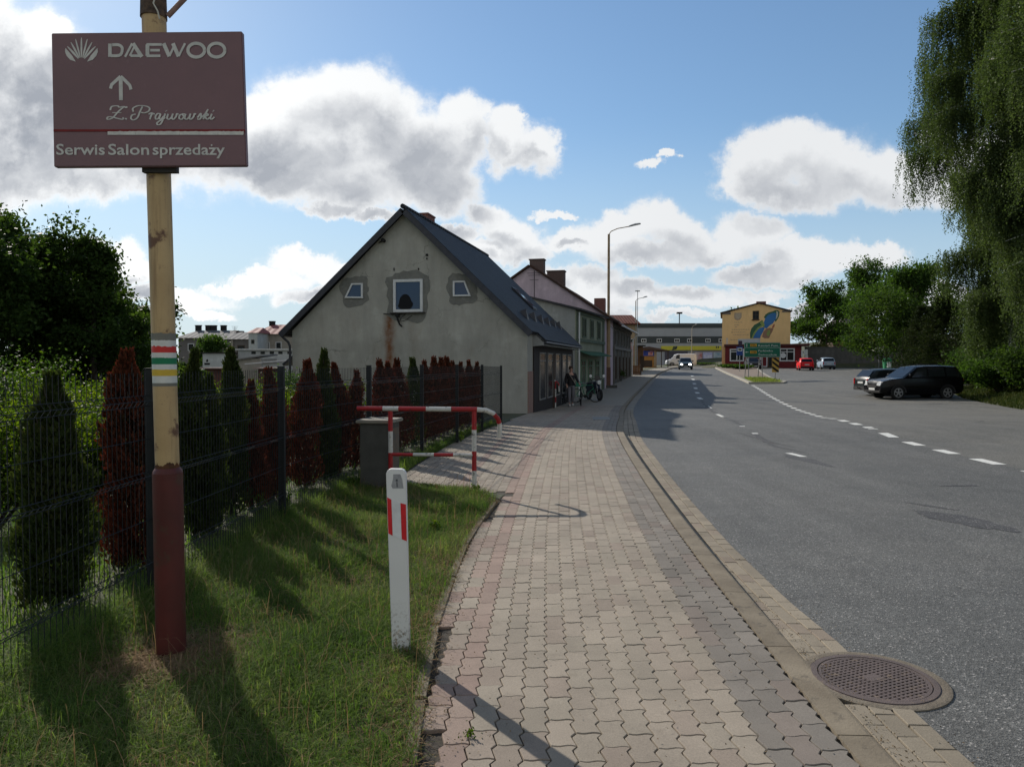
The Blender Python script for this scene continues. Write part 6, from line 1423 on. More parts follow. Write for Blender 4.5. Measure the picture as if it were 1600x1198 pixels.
for k, a in enumerate([(1545, 47, 545, 4.5, 'bushy undergrowth below the birch'), (1600, 44, 520, 5.0, 'tall undergrowth at the right edge of the picture'), (1500, 50, 570, 3.5, 'low bush behind the tail of the black car'), (1650, 38, 540, 5, 'undergrowth just outside the right edge'), (1575, 52, 500, 5, 'thick bush between birch trunk and conifers'), (1560, 38.5, 560, 3.6, 'leafy bush hiding the foot of the birch trunk'), (1615, 35.5, 545, 4.2, 'tall bush in front of the birches at the right edge')]):
    shrub(*a, seed=600+k, mat=M_dark if k in (1, 4, 6) else M_mid, n=9000, size=.17, group='undergrowth at the right edge')
# ---- birch with hanging strands
def birch(px, Y, ptop, sp, lab, seed, nstr=1500, z_lo=.03):
    rng = np.random.default_rng(seed); rnd = random.Random(seed)
    X = (px-800)/F*Y; z0 = gside(X, Y); h = P(px, ptop, Y).z-z0
    r = thing('birch', lab, 'birch', (X, Y, z0), 0, 'weeping birches at the right'); m = MB()
    n = 8; tp = [Vector((.3*math.sin(i*.9), .3*math.cos(i*1.3), h*i/n)) for i in range(n+1)]; m.tube(tp, 0, 10, rs=[.30*(1-.85*i/n)+.02 for i in range(n+1)]); C = []; A = []
    tips = []
    for i in range(46):
        t = .12+.86*i/46; az = i*2.4+rnd.uniform(-.5, .5); L_ = sp*(.55+.55*math.sin(math.pi*min(1, (t-.1)*1.02)))*rnd.uniform(.7, 1.18)
        if t > .8: L_ *= 1.15-1.8*(t-.8)
        b = tp[int(t*n)].lerp(tp[min(n, int(t*n)+1)], t*n-int(t*n)); pts = [b]; 
        for k in range(1, 6):
            s = k/5; pts.append(b+Vector((math.cos(az+.25*math.sin(s*3+i))*L_*s, math.sin(az+.25*math.sin(s*3+i))*L_*s, L_*(.75*s-.62*s*s))))
        m.tube(pts, 0, 5, rs=[.09*(1-t*.6)*(1-.8*k/5)+.008 for k in range(6)]); tips.append(pts)
    m.build('trunk', M_bbark, r, smooth=True, fix=False)
    for k in range(nstr):
        pts = tips[rnd.randrange(len(tips))]; s = rnd.uniform(.25, 1)**.7*5; j = min(4, int(s)); q = pts[j].lerp(pts[j+1], s-j)+Vector((rnd.gauss(0, .35), rnd.gauss(0, .35), rnd.gauss(0, .25)))
        L_ = rnd.uniform(.8, 4.0)*(.6+.4*q.z/h); L_ = min(L_, max(.3, q.z-h*z_lo)); nn = int(L_*20); sw = rnd.uniform(-.18, .18), rnd.uniform(-.18, .18)
        for i in range(nn):
            t = i/nn; C.append((q.x+sw[0]*t*t*L_+rnd.gauss(0, .055), q.y+sw[1]*t*t*L_+rnd.gauss(0, .055), q.z-L_*t))
    C = np.array(C); V_, I_ = leaf_quads(C, .10, .5, rng, .7); np_mesh('crown', V_, [I_], M_birch, r); return len(C)
birch(1580, 40, -90, 4.3, 'tall weeping birch hanging over the right edge above the black car', 701, 15000)
birch(1690, 34, -200, 4.0, 'weeping birch mostly outside the right edge', 702, 7000)
# verge below the trees, right
R4 = scatter(16000, 26, 52, lambda Y: xb(Y)+.1, lambda Y: xb(Y)+4.5, lambda X, Y: 1)
R4[:, 2] += .0
M_bank = leafmat('bank_grass', [(.020, .034, .010), (.034, .052, .014), (.06, .07, .022), (.10, .085, .04)], .25, .7, (1.2, 1.3, .6), .5)
o = blades('roadside_grass', R4, .10+.22*RNG.random(len(R4)), .03, [M_bank], .6); tag(o, 'rough grass and weeds on the bank right of the parked cars', 'grass', kind='stuff')
R5 = scatter(1500, y0i+.3, y0i+7, lambda Y: lotX(Y)+.3, lambda Y: lotX(Y)+wi(Y)-.2); R5[:, 2] = [gz(y)+.03 for y in R5[:, 1]]
o = blades('island_grass', R5, .10+.12*RNG.random(len(R5)), .03, [leafmat('island_grass', [(.10, .15, .03), (.16, .19, .05), (.2, .2, .07)], .4)], .5); tag(o, 'bright grass on the traffic island under the road signs', 'grass', kind='stuff')
# plants on the wall top and hedge by the bus stop
for k, (px, Y, pt, wd, lab) in enumerate([(1142, 96, 569, 3.2, 'low dark hedge at the left end of the traffic island'), (1158, 90, 570, 3.0, 'low dark hedge beside the bus stop sign'), (1280, 108, 538, 2.6, 'dry shrub on top of the retaining wall, left'), (1330, 108, 535, 4, 'dry shrub on top of the retaining wall, middle'), (1362, 108, 530, 3.4, 'dry shrub on top of the retaining wall, right'),
    (1052, 128, 569, 2.6, 'small green shrub behind the white van'), (1098, 135, 567, 5.0, 'low green shrub bed before the supermarket')]):
    shrub(px, Y, pt, wd, lab, 800+k, M_mid if k not in (2, 3, 4) else leafmat('dry_shrub%d' % k, [(.06, .07, .02), (.11, .10, .035), (.16, .12, .05)], .4), 3500, .28, group='small shrubs by the square')
# ================================================================ vehicles
M_tyre = pm('tyre_rubber', (.012, .012, .012), None, 9, .85); M_rim = pm('alloy_rim', (.28, .28, .29), (.22, .22, .23), 9, .35, metal=.6)
M_lampr = pm('tail_lamp_red', (.45, .015, .015), None, 9, .2); M_lampw = glassmat('head_lamp_clear', (.55, .56, .55), .12); M_plate = pm('number_plate', (.55, .55, .53)); M_black = pm('black_plastic', (.015, .015, .016), None, 9, .6)
def carpaint(name, c, rough=.25):
    t = base_mat(name); t.b.inputs['Base Color'].default_value = (*c, 1); t.b.inputs['Roughness'].default_value = rough; t.b.inputs['Specular IOR Level'].default_value = .18
    t.b.inputs['Coat Weight'].default_value = .06; t.b.inputs['Coat Roughness'].default_value = .06; n = t.noise(t.tc.outputs['Object'], 2.5, 4); t.put(t.b.inputs['Roughness'], t.rng(n, .3, .7, rough, rough+.15)); return t.mat
M_cglass = glassmat('car_glass', (.010, .012, .014), .05); M_cglass.node_tree.nodes['Principled BSDF'].inputs['Specular IOR Level'].default_value = .3
def car(name, label, loc, rz, paint, prof, width, wheels, wr, cat='car', roofw=.78, group=None, rails=False, lit=False, estate=True, spare=False):
    """prof: list of stations (x, z_sill, z_belt, z_top) from the front (x=0, facing -x) to the rear; z_top > z_belt marks the cabin"""
    r = thing(name, label, cat, loc, rz, group); m = MB(); rings = []; hw = width/2; n = len(prof); Ltot = prof[-1][0]
    def wfac(x): # plan taper at the ends
        a = min(x, Ltot-x)/Ltot; return hw*(.86+.14*min(1, a/.12)**.6)
    def ring(x, zs, zb, zt):
        w_ = wfac(x); cab = zt > zb+.06; wt = w_*roofw if cab else w_*.90
        half = [(w_*.90, zs), (w_*.99, zs+.12), (w_, zs+(zb-zs)*.55), (w_*.965, zb-.02), (w_*.93, zb), (w_*.93-(w_*.93-wt)*.55, zb+(zt-zb)*.6), (wt, zt-.05 if cab else zt-.01), (wt*.86, zt-.012 if cab else zt), (0, zt+.012)]
        return half
    for st_ in prof: rings.append([(st_[0], -a, b) for a, b in ring(*st_)]+[(st_[0], a, b) for a, b in ring(*st_)[-2::-1]])
    k = len(rings[0]); V_ = [q for rr in rings for q in rr]; Fs = []
    for i in range(n-1):
        for j in range(k-1): Fs.append((i*k+j, i*k+j+1, (i+1)*k+j+1, (i+1)*k+j))
        Fs.append((i*k+k-1, i*k, (i+1)*k, (i+1)*k+k-1))
    Fs.append(tuple(range(k))[::-1]); Fs.append(tuple((n-1)*k+j for j in range(k)))
    # carve wheel arches: dark arch liners drawn proud of the flank
    m.add(V_, Fs); body = m.build('body', paint, r, smooth=True)
    # glazing from the same stations
    def side_pt(i0, x, f, sgn, out=.012):
        for i in range(n-1):
            if prof[i][0] <= x <= prof[i+1][0]:
                t = (x-prof[i][0])/(prof[i+1][0]-prof[i][0]); a, b = ring(*prof[i]), ring(*prof[i+1])
                A = [(a[q][0]*(1-t)+b[q][0]*t, a[q][1]*(1-t)+b[q][1]*t) for q in (4, 5, 6)]
                if f < .6: s = f/.6; p = (A[0][0]*(1-s)+A[1][0]*s, A[0][1]*(1-s)+A[1][1]*s)
                else: s = (f-.6)/.4; p = (A[1][0]*(1-s)+A[2][0]*s, A[1][1]*(1-s)+A[2][1]*s)
                return (x, sgn*(p[0]+out), p[1])
    return r, ring, side_pt, wfac
def finish(r, prof, width, wheels, wr, paint, side_pt, wfac, windows, screen, rear, lampz, label=None, tail=True, lit=False, plate=True, rails=False, front_seen=True):
    hw = width/2; Ltot = prof[-1][0]
    for sg in (-1, 1):
        for (xa0, xa1, xb0, xb1) in windows:   # bottom x0..x1, top x0..x1
            m = MB(); N = 5; V_ = []
            for t in range(N+1):
                for f in (.10, .55, .88):
                    x0_, x1_ = xa0+(xb0-xa0)*f, xa1+(xb1-xa1)*f; V_.append(side_pt(0, x0_+(x1_-x0_)*t/N, f, sg))
            m.add(V_, [(t*3+j, t*3+j+1, (t+1)*3+j+1, (t+1)*3+j) for t in range(N) for j in range(2)]); m.build('side_window', M_cglass, r)
    for nm, (x0_, z0_, x1_, z1_, w0, w1) in (('windscreen', screen), ('rear_window', rear)):
        m = MB(); d = -.02 if nm == 'windscreen' else .02; s_ = [(-1, -.035), (-.5, -.01), (0, 0), (.5, -.01), (1, -.035)]
        V_ = [(x0_+d-(b*(-1 if d < 0 else 1)*-1)*0, a*w0, z0_+.015) for a, b in s_]+[(x1_+d, a*w1, z1_+.015) for a, b in s_]
        m.add(V_, [(j, j+1, 6+j, 5+j) for j in range(4)]); m.build(nm, M_cglass, r)
    for x in wheels:
        for sg in (-1, 1):
            y = sg*(hw-.10); m = MB(); m.lathe([(wr*.55, -.10), (wr*.9, -.10), (wr, -.07), (wr, .07), (wr*.9, .10), (wr*.55, .10)], (x, y, wr), 24, 'y'); tyre = m.build('wheel', M_tyre, r, smooth=True)
            m = MB(); yo = sg*.105
            for k in range(5):
                a = 2*math.pi*k/5+.3; c, s = math.cos(a), math.sin(a); m.obox((x+c*wr*.33, y+yo, wr+s*wr*.33), (c*wr*.30, 0, s*wr*.30), (0, .012, 0), (-s*wr*.09, 0, c*wr*.09))
            m.lathe([(wr*.13, -.015), (wr*.13, .015)], (x, y+yo*1.02, wr), 10, 'y'); 
            N = 24
            for k in range(N):
                a0, a1 = 2*math.pi*k/N, 2*math.pi*(k+1)/N
                m.add([(x+math.cos(a0)*wr*q, y+yo*1.02, wr+math.sin(a0)*wr*q) for q in (.56, .66)]+[(x+math.cos(a1)*wr*q, y+yo*1.02, wr+math.sin(a1)*wr*q) for q in (.66, .56)], [(0, 1, 2, 3)])
            m.build('rim', M_rim, tyre, fix=False)
            m = MB(); N = 14; y_ = sg*(wfac(x)+.004); V_ = []
            for k in range(N+1):
                a = math.pi*k/N; V_ += [(x+math.cos(a)*wr*1.00, y_, wr*1.0+math.sin(a)*wr*1.0), (x+math.cos(a)*wr*1.22, y_+sg*.012, wr*1.0+math.sin(a)*wr*1.20)]
            m.add(V_, [(2*k, 2*k+1, 2*k+3, 2*k+2) for k in range(N)]); m.build('wheel_arch', M_black, r, fix=False)
    zs, zb = prof[1][1], prof[1][2]
    for sg in (-1, 1):
        w_ = wfac(.1); m = MB(); m.add([(-.015, sg*(w_-.42), lampz-.08), (-.015, sg*(w_-.12), lampz-.09), (.30, sg*(w_+.02), lampz-.02), (.42, sg*(w_+.018), lampz+.10), (.12, sg*(w_-.05), lampz+.09), (-.01, sg*(w_-.38), lampz+.06)], [tuple(range(6))]); m.build('headlight', M_lit if lit else M_lampw, r, fix=False)
        m = MB(); zr_ = lampz+.06; m.box(Ltot-.10, Ltot+.015, sg*(wfac(Ltot)-.02)-.10*(sg > 0), sg*(wfac(Ltot)-.02)+.10*(sg < 0), zr_-.12, zr_+.20); m.build('tail_light', M_lampr, r, bevel=.01)
        m = MB(); m.lathe([(.06, 0), (.10, .03), (.08, .12), (.02, .14)], (screen[0]+.18, sg*(wfac(1.5)+.03), screen[1]+.08), 10, 'x'); m.build('wing_mirror', paint, r, smooth=True)
    for nm, x, y0 in (('number_plate', -.03, 0), ('number_plate', Ltot+.004, 0)):
        m = MB(); m.box(x, x+.025, -.26, .26, (lampz-.32) if x < 0 else lampz-.02, (lampz-.21) if x < 0 else lampz+.09); m.build(nm, M_plate, r)
    m = MB(); m.box(-.025, .02, -.42, .42, lampz-.20, lampz-.06); m.box(-.04, .1, -hw*.8, hw*.8, lampz-.42, lampz-.34); m.build('grille', M_black, r, bevel=.01)
    m = MB(); m.box(Ltot-.05, Ltot+.05, -hw*.8, hw*.8, lampz-.38, lampz-.18); m.build('rear_bumper', M_black, r, bevel=.02)
    if rails:
        for sg in (-1, 1): m = MB(); zt = max(p[3] for p in prof); m.tube([(prof[5][0], sg*hw*.68, zt-.02), (prof[5][0]+.1, sg*hw*.68, zt+.05), (prof[-3][0]-.1, sg*hw*.68, zt+.05), (prof[-3][0], sg*hw*.68, zt-.02)], .018, 6); m.build('roof_rail', M_black, r)
M_lit = bpy.data.materials.new('lit_headlamp'); M_lit.use_nodes = True; _b = M_lit.node_tree.nodes['Principled BSDF']; _b.inputs['Emission Color'].default_value = (1, .97, .9, 1); _b.inputs['Emission Strength'].default_value = 14
def make(name, label, loc, rz, paint, kind='hatch', lit=False, group=None, rails=False):
    if kind == 'suv':
        prof = [(0, .42, .72, .74), (.10, .34, .92, .93), (.45, .30, 1.02, 1.03), (1.05, .28, 1.08, 1.10), (1.20, .28, 1.09, 1.13), (1.95, .28, 1.10, 1.68), (2.4, .28, 1.11, 1.74), (3.4, .28, 1.13, 1.75), (4.1, .30, 1.15, 1.71), (4.38, .36, 1.14, 1.40), (4.45, .45, 1.10, 1.13)]
        W_, wh, wr = 1.82, (.86, 3.50), .36; win = [(1.55, 2.42, 2.02, 2.42), (2.50, 3.40, 2.50, 3.36), (3.48, 4.10, 3.46, 3.92)]; scr = (1.22, 1.13, 1.93, 1.64, .72, .62); rear = (4.40, 1.30, 4.16, 1.66, .62, .56); lz = .80
    elif kind == 'estate':
        prof = [(0, .38, .60, .61), (.10, .26, .76, .77), (.6, .22, .84, .86), (1.20, .22, .90, .92), (1.35, .22, .91, .96), (2.1, .22, .92, 1.38), (2.6, .22, .93, 1.44), (3.6, .22, .95, 1.43), (4.15, .24, .96, 1.36), (4.5, .28, .95, 1.02), (4.62, .36, .80, .82)]
        W_, wh, wr = 1.72, (.9, 3.55), .31; win = [(1.75, 2.5, 2.12, 2.5), (2.58, 3.4, 2.58, 3.36), (3.48, 4.2, 3.46, 3.95)]; scr = (1.38, .97, 2.08, 1.36, .68, .56); rear = (4.50, 1.0, 4.18, 1.36, .64, .56); lz = .64
    elif kind == 'van':
        prof = [(0, .4, .8, .82), (.12, .3, 1.0, 1.02), (.7, .28, 1.15, 1.2), (1.35, .28, 1.2, 1.95), (2.0, .28, 1.2, 2.12), (4.6, .28, 1.2, 2.14), (4.9, .3, 1.2, 2.08), (4.95, .4, 1.2, 2.0)]
        W_, wh, wr = 1.9, (.9, 3.9), .34; win = [(1.5, 2.2, 1.7, 2.2)]; scr = (.72, 1.22, 1.32, 1.92, .74, .64); rear = (4.95, 1.3, 4.93, 1.85, .6, .56); lz = .8
    else:
        prof = [(0, .36, .60, .61), (.10, .26, .78, .79), (.5, .22, .86, .88), (.95, .22, .92, .95), (1.08, .22, .93, .98), (1.75, .22, .95, 1.42), (2.2, .22, .96, 1.48), (3.1, .22, .98, 1.46), (3.55, .24, .99, 1.36), (3.82, .28, .97, 1.04), (3.92, .36, .82, .84)]
        W_, wh, wr = 1.70, (.78, 3.15), .30; win = [(1.4, 2.15, 1.82, 2.15), (2.23, 3.1, 2.23, 3.0)]; scr = (1.10, 1.0, 1.74, 1.40, .68, .56); rear = (3.82, 1.02, 3.58, 1.36, .62, .54); lz = .66
    r, ring, side_pt, wfac = car(name, label, loc, rz, paint, prof, W_, wh, wr, group=group, cat='van' if kind == 'van' else 'car')
    finish(r, prof, W_, wh, wr, paint, side_pt, wfac, win, scr, rear, lz, lit=lit, rails=rails); return r
def at_g(px, Y, dz=0): X = (px-800)/F*Y; return (X, Y, gz(Y)+kz(Y)-.004+dz+(lotz(X, Y) if X > lotX(Y) else 0))
PK = 'cars parked on the square'
# black off-road car, nose to the left
sv = at_g(1363, 38.3); make('parked_car', 'black off-road car parked nose to the left with pale alloy wheels', sv, R(5), carpaint('black_paint', (.003, .003, .004), .15), 'suv', group=PK, rails=True)
e = at_g(1443, 39.0); make('parked_car', 'dark green estate car with a tow bar parked behind the black one', (e[0]+2.5, e[1]+.2, e[2]), R(180+7), carpaint('dark_green_paint', (.010, .016, .018)), 'estate', group=PK)
o = [x for x in bpy.data.objects if x.get('label', '').startswith('dark green estate')][0]
o.location = (at_g(1341, 41.4)[0]+4.6, 41.4, at_g(1400, 41.4)[2]); o.rotation_euler = (0, 0, R(184))
m = MB(); m.tube([(4.6, 0, .38), (4.78, 0, .36), (4.80, 0, .44)], .03, 6); m.build('tow_bar', M_black, o)
e = at_g(1375, 45); make('parked_car', 'silver estate car, only its roof showing behind the two dark cars', e, R(4), carpaint('silver_paint', (.38, .40, .42), .3), 'estate', group=PK, rails=True)
e = at_g(1272, 92.0); make('parked_car', 'bright red hatchback parked against the dark grey wall', (e[0], 88, gz(88)-.1), R(90+12+180), carpaint('red_paint', (.62, .012, .015), .35), 'hatch', group=PK)
o = [x for x in bpy.data.objects if x.get('label', '').startswith('bright red hatch')][0]; o.location = (at_g(1270, 88)[0]+.2, 91.5, gz(88)-.1); o.rotation_euler = (0, 0, R(-90-15))
make('parked_car', 'pale blue car parked right of the red hatchback by the wall', (at_g(1306.5, 92)[0], 96, gz(95)-.1), R(-90-12), carpaint('pale_blue_paint', (.26, .32, .38), .3), 'hatch', group=PK)
make('parked_car', 'black car parked in front of the dark red shop door', (at_g(1182, 94)[0], 94.5, gz(94)-.1), R(90-8), carpaint('black_paint_two', (.012, .012, .014)), 'hatch', group=PK)
make('oncoming_car', 'dark oncoming car on the road with its headlights on', (at_g(1067, 93)[0], 91.5, gz(92)+kz(92)), R(90-12), carpaint('slate_paint', (.03, .045, .055)), 'hatch', lit=True)
make('parked_van', 'white van parked at the end of the road left of the oncoming car', (at_g(1040, 124)[0], 124, gz(124)-.1), R(-4), carpaint('white_paint_van', (.55, .56, .58), .4), 'van')
def low(px, py, Y): p = P(px, py, Y); return (p.x, p.y, p.z)
make('parked_car', 'white car in the lower yard before the white hall', low(347, 594, 88), R(8), carpaint('white_paint_car', (.6, .6, .62), .3), 'hatch', group='cars in the lower yard')
make('parked_car', 'silver car at the left end of the lower yard, half hidden by thujas', low(312, 600, 78), R(20), carpaint('grey_paint_car', (.3, .3, .32), .3), 'hatch', group='cars in the lower yard')
# ================================================================ street furniture
M_lamp = pm('rusty_lamp_pole', (.34, .25, .15), (.25, .17, .10), 1.5, .6, c3=(.20, .11, .06), s3=2); M_lamp2 = pm('grey_lamp_pole', (.36, .34, .28), (.28, .26, .22), 1.5, .6); M_galv = pm('galvanised_pole', (.30, .30, .30), None, 9, .5, metal=.3)
M_lhead = pm('lamp_head_grey', (.40, .40, .40), (.33, .33, .33), 5, .5)
def lamp(lab, px, Y, ptop, hx, hy, mat, base=False, r0=.09):
    b = Vector(at_g(px, Y)); b.z = gz(Y); r = thing('street_lamp', lab, 'street lamp', b, 0, 'street lamps along the pavement'); q = lambda a, c: P(a, c, Y)-b
    m = MB(); t = q(px, ptop); m.tube([(0, 0, -.1), (0, 0, t.z*.45), (0, 0, t.z*.451), (0, 0, t.z)], 0, 10, rs=[r0, r0, r0*.72, r0*.6]); m.build('pole', mat, r, smooth=True)
    h = q(hx, hy); m = MB(); m.tube([(0, 0, t.z-.02), (h.x*.08, 0, t.z+(h.z-t.z)*.35), (h.x*.3, 0, t.z+(h.z-t.z)*.68), (h.x*.72, 0, h.z-.03)], .03, 8); m.build('arm', mat, r, smooth=True)
    m = MB(); d = Vector((h.x*.35, 0, (h.z-t.z)*.28)).normalized(); up = Vector((-d.z, 0, d.x)); c = Vector((h.x*.68, 0, h.z-.04)); L_ = h.x*.42
    ringv = []
    for s, w_, hh in ((0, .05, .04), (.2, .11, .07), (.55, .17, .09), (.9, .13, .06), (1, .04, .03)):
        o_ = c+d*L_*s; ringv.append([tuple(o_+Vector((0, w_, 0))+up*.0), tuple(o_+Vector((0, w_*.6, 0))+up*hh), tuple(o_+Vector((0, -w_*.6, 0))+up*hh), tuple(o_+Vector((0, -w_, 0))), tuple(o_-up*.04)])
    V_ = [v for rr in ringv for v in rr]; m.add(V_, [(i*5+j, i*5+(j+1) % 5, (i+1)*5+(j+1) % 5, (i+1)*5+j) for i in range(4) for j in range(5)]+[(0, 1, 2, 3, 4), (24, 23, 22, 21, 20)]); m.build('lamp_head', M_lhead, r)
    if base: m = MB(); m.box(-.45, .55, -.3, .3, 0, .16); m.build('base_plinth', M_conc, r, bevel=.01); m = MB(); m.box(-.14, .14, -.13, .13, .161, 1.35); m.build('service_box', pm('lamp_service_door', (.13, .07, .05)), r)
    return r, q
r, q = lamp('tallest street lamp with a rusty cream pole beside the shaded house fronts', 950.5, 49, 366, 997, 353, M_lamp, True, .13)
m = MB(); a = q(948, 511); m.box(-.34, -.12, -.1, .1, a.z-.25, a.z+.05); m.tube([(.1, 0, a.z+.1), (.3, 0, a.z-.1), (.32, 0, a.z-.3)], .03, 6); m.build('junction_box', M_galv, r)
lamp('second street lamp behind the tiled roof of the tan house', 993, 79, 470, 1010, 464.5, M_lamp2)
o = thing('radio_mast', 'thin grey mast beside the second street lamp', 'mast', (at_g(991.3, 80)[0], 78.2, gz(80))); m = MB(); m.tube([(0, 0, 0), (0, 0, P(0, 456, 80).z-gz(80))], .035, 6); m.box(-.25, .25, -.02, .02, P(0, 458, 80).z-gz(80), P(0, 456.5, 80).z-gz(80)); m.build('pole', M_galv, o)
lamp('farthest street lamp in front of the supermarket', 1080.5, 128, 513, 1089, 507, M_lamp2)
# direction sign
YS = 61.5; gp = Vector((P(1196.5, 0, YS).x, YS, gz(YS)+.03)); ds = thing('direction_sign', 'large green direction sign with white town names on thin posts', 'road sign', gp)
X = lambda q: P(q, 0, YS).x-gp.x; Z = lambda q: P(0, q, YS).z-gp.z
M_sgn = pm('sign_green', (.010, .125, .075), (.009, .105, .065), 2, .4); M_sw = pm('sign_white', (.62, .64, .62)); M_so = pm('route_orange', (.62, .33, .04))
m = MB(); m.box(X(1168), X(1225), 0, .04, Z(558), Z(535)); m.build('sign_panel', M_sgn, ds)
for a in (1172, 1175.3, 1193, 1197):
    m = MB(); z1 = Z(555); m.tube([(X(a), .07+(.5 if a in (1172, 1193) else 0), -.1), (X(a), .07, z1)], .035, 6); m.build('post', M_galv, ds)
m = MB(); 
for (x0_, x1_, z0_, z1_) in ((1168.3, 1224.7, 535.3, 535.6), (1168.3, 1224.7, 557.4, 557.7), (1168.3, 1168.6, 535.6, 557.4), (1224.4, 1224.7, 535.6, 557.4), (1168.6, 1224.4, 543.0, 543.3)): m.box(X(x0_), X(x1_), -.004, .0, Z(z1_), Z(z0_))
m.build('sign_border', M_sw, ds)
for (y0_, y1_, tx) in ((537.2, 541.4, '106'), (548, 552.2, '108')):
    m = MB(); m.prism([(X(1177.5), Z(y1_)), (X(1187), Z(y1_)), (X(1187.4), Z(y1_-.4)), (X(1187.4), Z(y0_+.4)), (X(1187), Z(y0_)), (X(1177.5), Z(y0_)), (X(1177.1), Z(y0_+.4)), (X(1177.1), Z(y1_-.4))], -.012, -.001); pl = m.build('route_plate', M_so, ds)
    put_text('route_number', tx, Vector((X(1178.6), -.016, Z(y1_-.7))), .23, M_dk, pl, width=X(1186)-X(1178.6))
m = MB(); m.tube([(X(1171.7), -.01, Z(541.8)), (X(1171.7), -.01, Z(537.6))], .03, 4); m.prism([(X(1170.6), Z(538.6)), (X(1172.8), Z(538.6)), (X(1171.7), Z(536.8))], -.02, -.005); m.build('arrow_up', M_sw, ds)
m = MB(); m.box(X(1170.8), X(1174.5), -.02, -.005, Z(550.4), Z(549.7)); m.prism([(X(1171.1), Z(551.3)), (X(1171.1), Z(548.8)), (X(1169.6), Z(550.05))], -.021, -.005); m.build('arrow_left', M_sw, ds)
put_text('town_name', 'Kamień Pom.', Vector((X(1190), -.012, Z(541.3))), .24, M_sw, ds, width=X(1222)-X(1190)); put_text('town_name', 'Parłówko', Vector((X(1190), -.012, Z(549.4))), .24, M_sw, ds, width=X(1213)-X(1190)); put_text('town_name', 'Świnoujście', Vector((X(1190), -.012, Z(556)+.02)), .24, M_sw, ds, width=X(1219)-X(1190))
# chevron board
YV = 60.0; vp = Vector((P(1217.5, 0, YV).x, YV, gz(YV)+kz(YV))); cv = thing('chevron_board', 'yellow and black striped hazard board at the tip of the traffic island', 'road sign', vp)
X = lambda q: P(q, 0, YV).x-vp.x; Z = lambda q: P(0, q, YV).z-vp.z
m = MB(); m.tube([(0, .05, -.1), (0, .05, Z(560))], .03, 6); m.build('post', M_galv, cv); m = MB(); m.box(X(1212.2), X(1223), 0, .03, Z(581.5), Z(559)); m.build('board', pm('hazard_yellow', (.50, .31, .07), (.42, .26, .06), 2), cv)
wv_, hv = X(1223)-X(1212.2), Z(559)-Z(581.5); x0_, z0_ = X(1212.2), Z(581.5); m = MB()
def clip_poly(pts, lo, hi):
    for (ax_, s_, v_b) in ((1, 1, lo), (1, -1, hi)):
        out = []
        for i in range(len(pts)):
            a, b = pts[i], pts[(i+1) % len(pts)]; ina = s_*(a[1]-v_b) >= 0; inb = s_*(b[1]-v_b) >= 0
            if ina: out.append(a)
            if ina != inb: t_ = (v_b-a[1])/(b[1]-a[1]); out.append((a[0]+(b[0]-a[0])*t_, v_b))
        pts = out
        if not pts: return pts
    return pts
for k in range(4):
    zt_ = .10+k*.42; pts = clip_poly([(x0_+.01, z0_+zt_+.22), (x0_+wv_-.01, z0_+zt_-.18), (x0_+wv_-.01, z0_+zt_+.02), (x0_+.01, z0_+zt_+.42)], z0_+.01, z0_+hv-.01)
    if len(pts) > 2: m.prism(pts, -.006, -.001)
m.build('stripes', M_dk, cv)
# bus stop sign
YB2 = 80.0; bp = Vector((P(1161, 0, YB2).x, YB2, gz(YB2))); bs = thing('bus_stop_sign', 'blue bus stop sign on a thin post behind the direction sign', 'road sign', bp); X = lambda q: P(q, 0, YB2).x-bp.x; Z = lambda q: P(0, q, YB2).z-bp.z
m = MB(); m.tube([(0, .05, 0), (0, .05, Z(542))], .035, 6); m.build('post', M_galv, bs); m = MB(); m.box(X(1155.8), X(1165.8), 0, .04, Z(555), Z(541.5)); m.build('panel', pm('sign_blue', (.02, .055, .22)), bs); m = MB(); m.box(X(1157.2), X(1164.5), -.01, -.001, Z(548.5), Z(543.5)); m.build('white_field', M_sw, bs)
m = MB(); m.box(X(1158.4), X(1163.4), -.02, -.011, Z(547.2), Z(544.7)); m.build('bus_symbol', M_dk, bs, bevel=.02); m = MB(); m.box(X(1158.5), X(1164.5), 0, .04, Z(541.2), Z(532.5)); m.build('dark_plate', pm('dark_plate', (.05, .035, .06)), bs, bevel=.05)
# parasol and bin by the far wall
o = thing('parasol', 'pale parasol in front of the retaining wall behind the parked cars', 'parasol', at_g(1373, 98)); m = MB(); m.tube([(0, 0, 0), (0, 0, 2.5)], .04, 6); m.build('pole', M_galv, o); m = MB(); m.lathe([(1.5, 2.15), (1.5, 2.3), (.8, 2.65), (.05, 2.85)], n=8); m.build('canopy', pm('parasol_cloth', (.30, .31, .25)), o)
o = thing('litter_bin', 'green litter bin with a pale front near the far wall', 'bin', at_g(1386, 88)); m = MB(); m.lathe([(.42, 0), (.5, 1.2), (.5, 1.25), (.52, 1.26), (.52, 1.4), (.1, 1.5)], n=14); m.build('body', pm('bin_green', (.03, .22, .09)), o, smooth=True); m = MB(); m.box(-.25, .2, -.53, -.47, .35, 1.0); m.build('label_plate', M_sw, o)
o = thing('notice_post', 'white and red notices on a post beside the shop corner', 'sign', at_g(1259, 103)); m = MB(); m.tube([(0, .05, 0), (0, .05, 2.7)], .03, 6); m.build('post', M_galv, o); m = MB(); m.box(-.3, .25, 0, .04, 1.8, 2.6); m.box(-.1, .3, 0, .04, .9, 1.75); m.build('plate', M_sw, o)
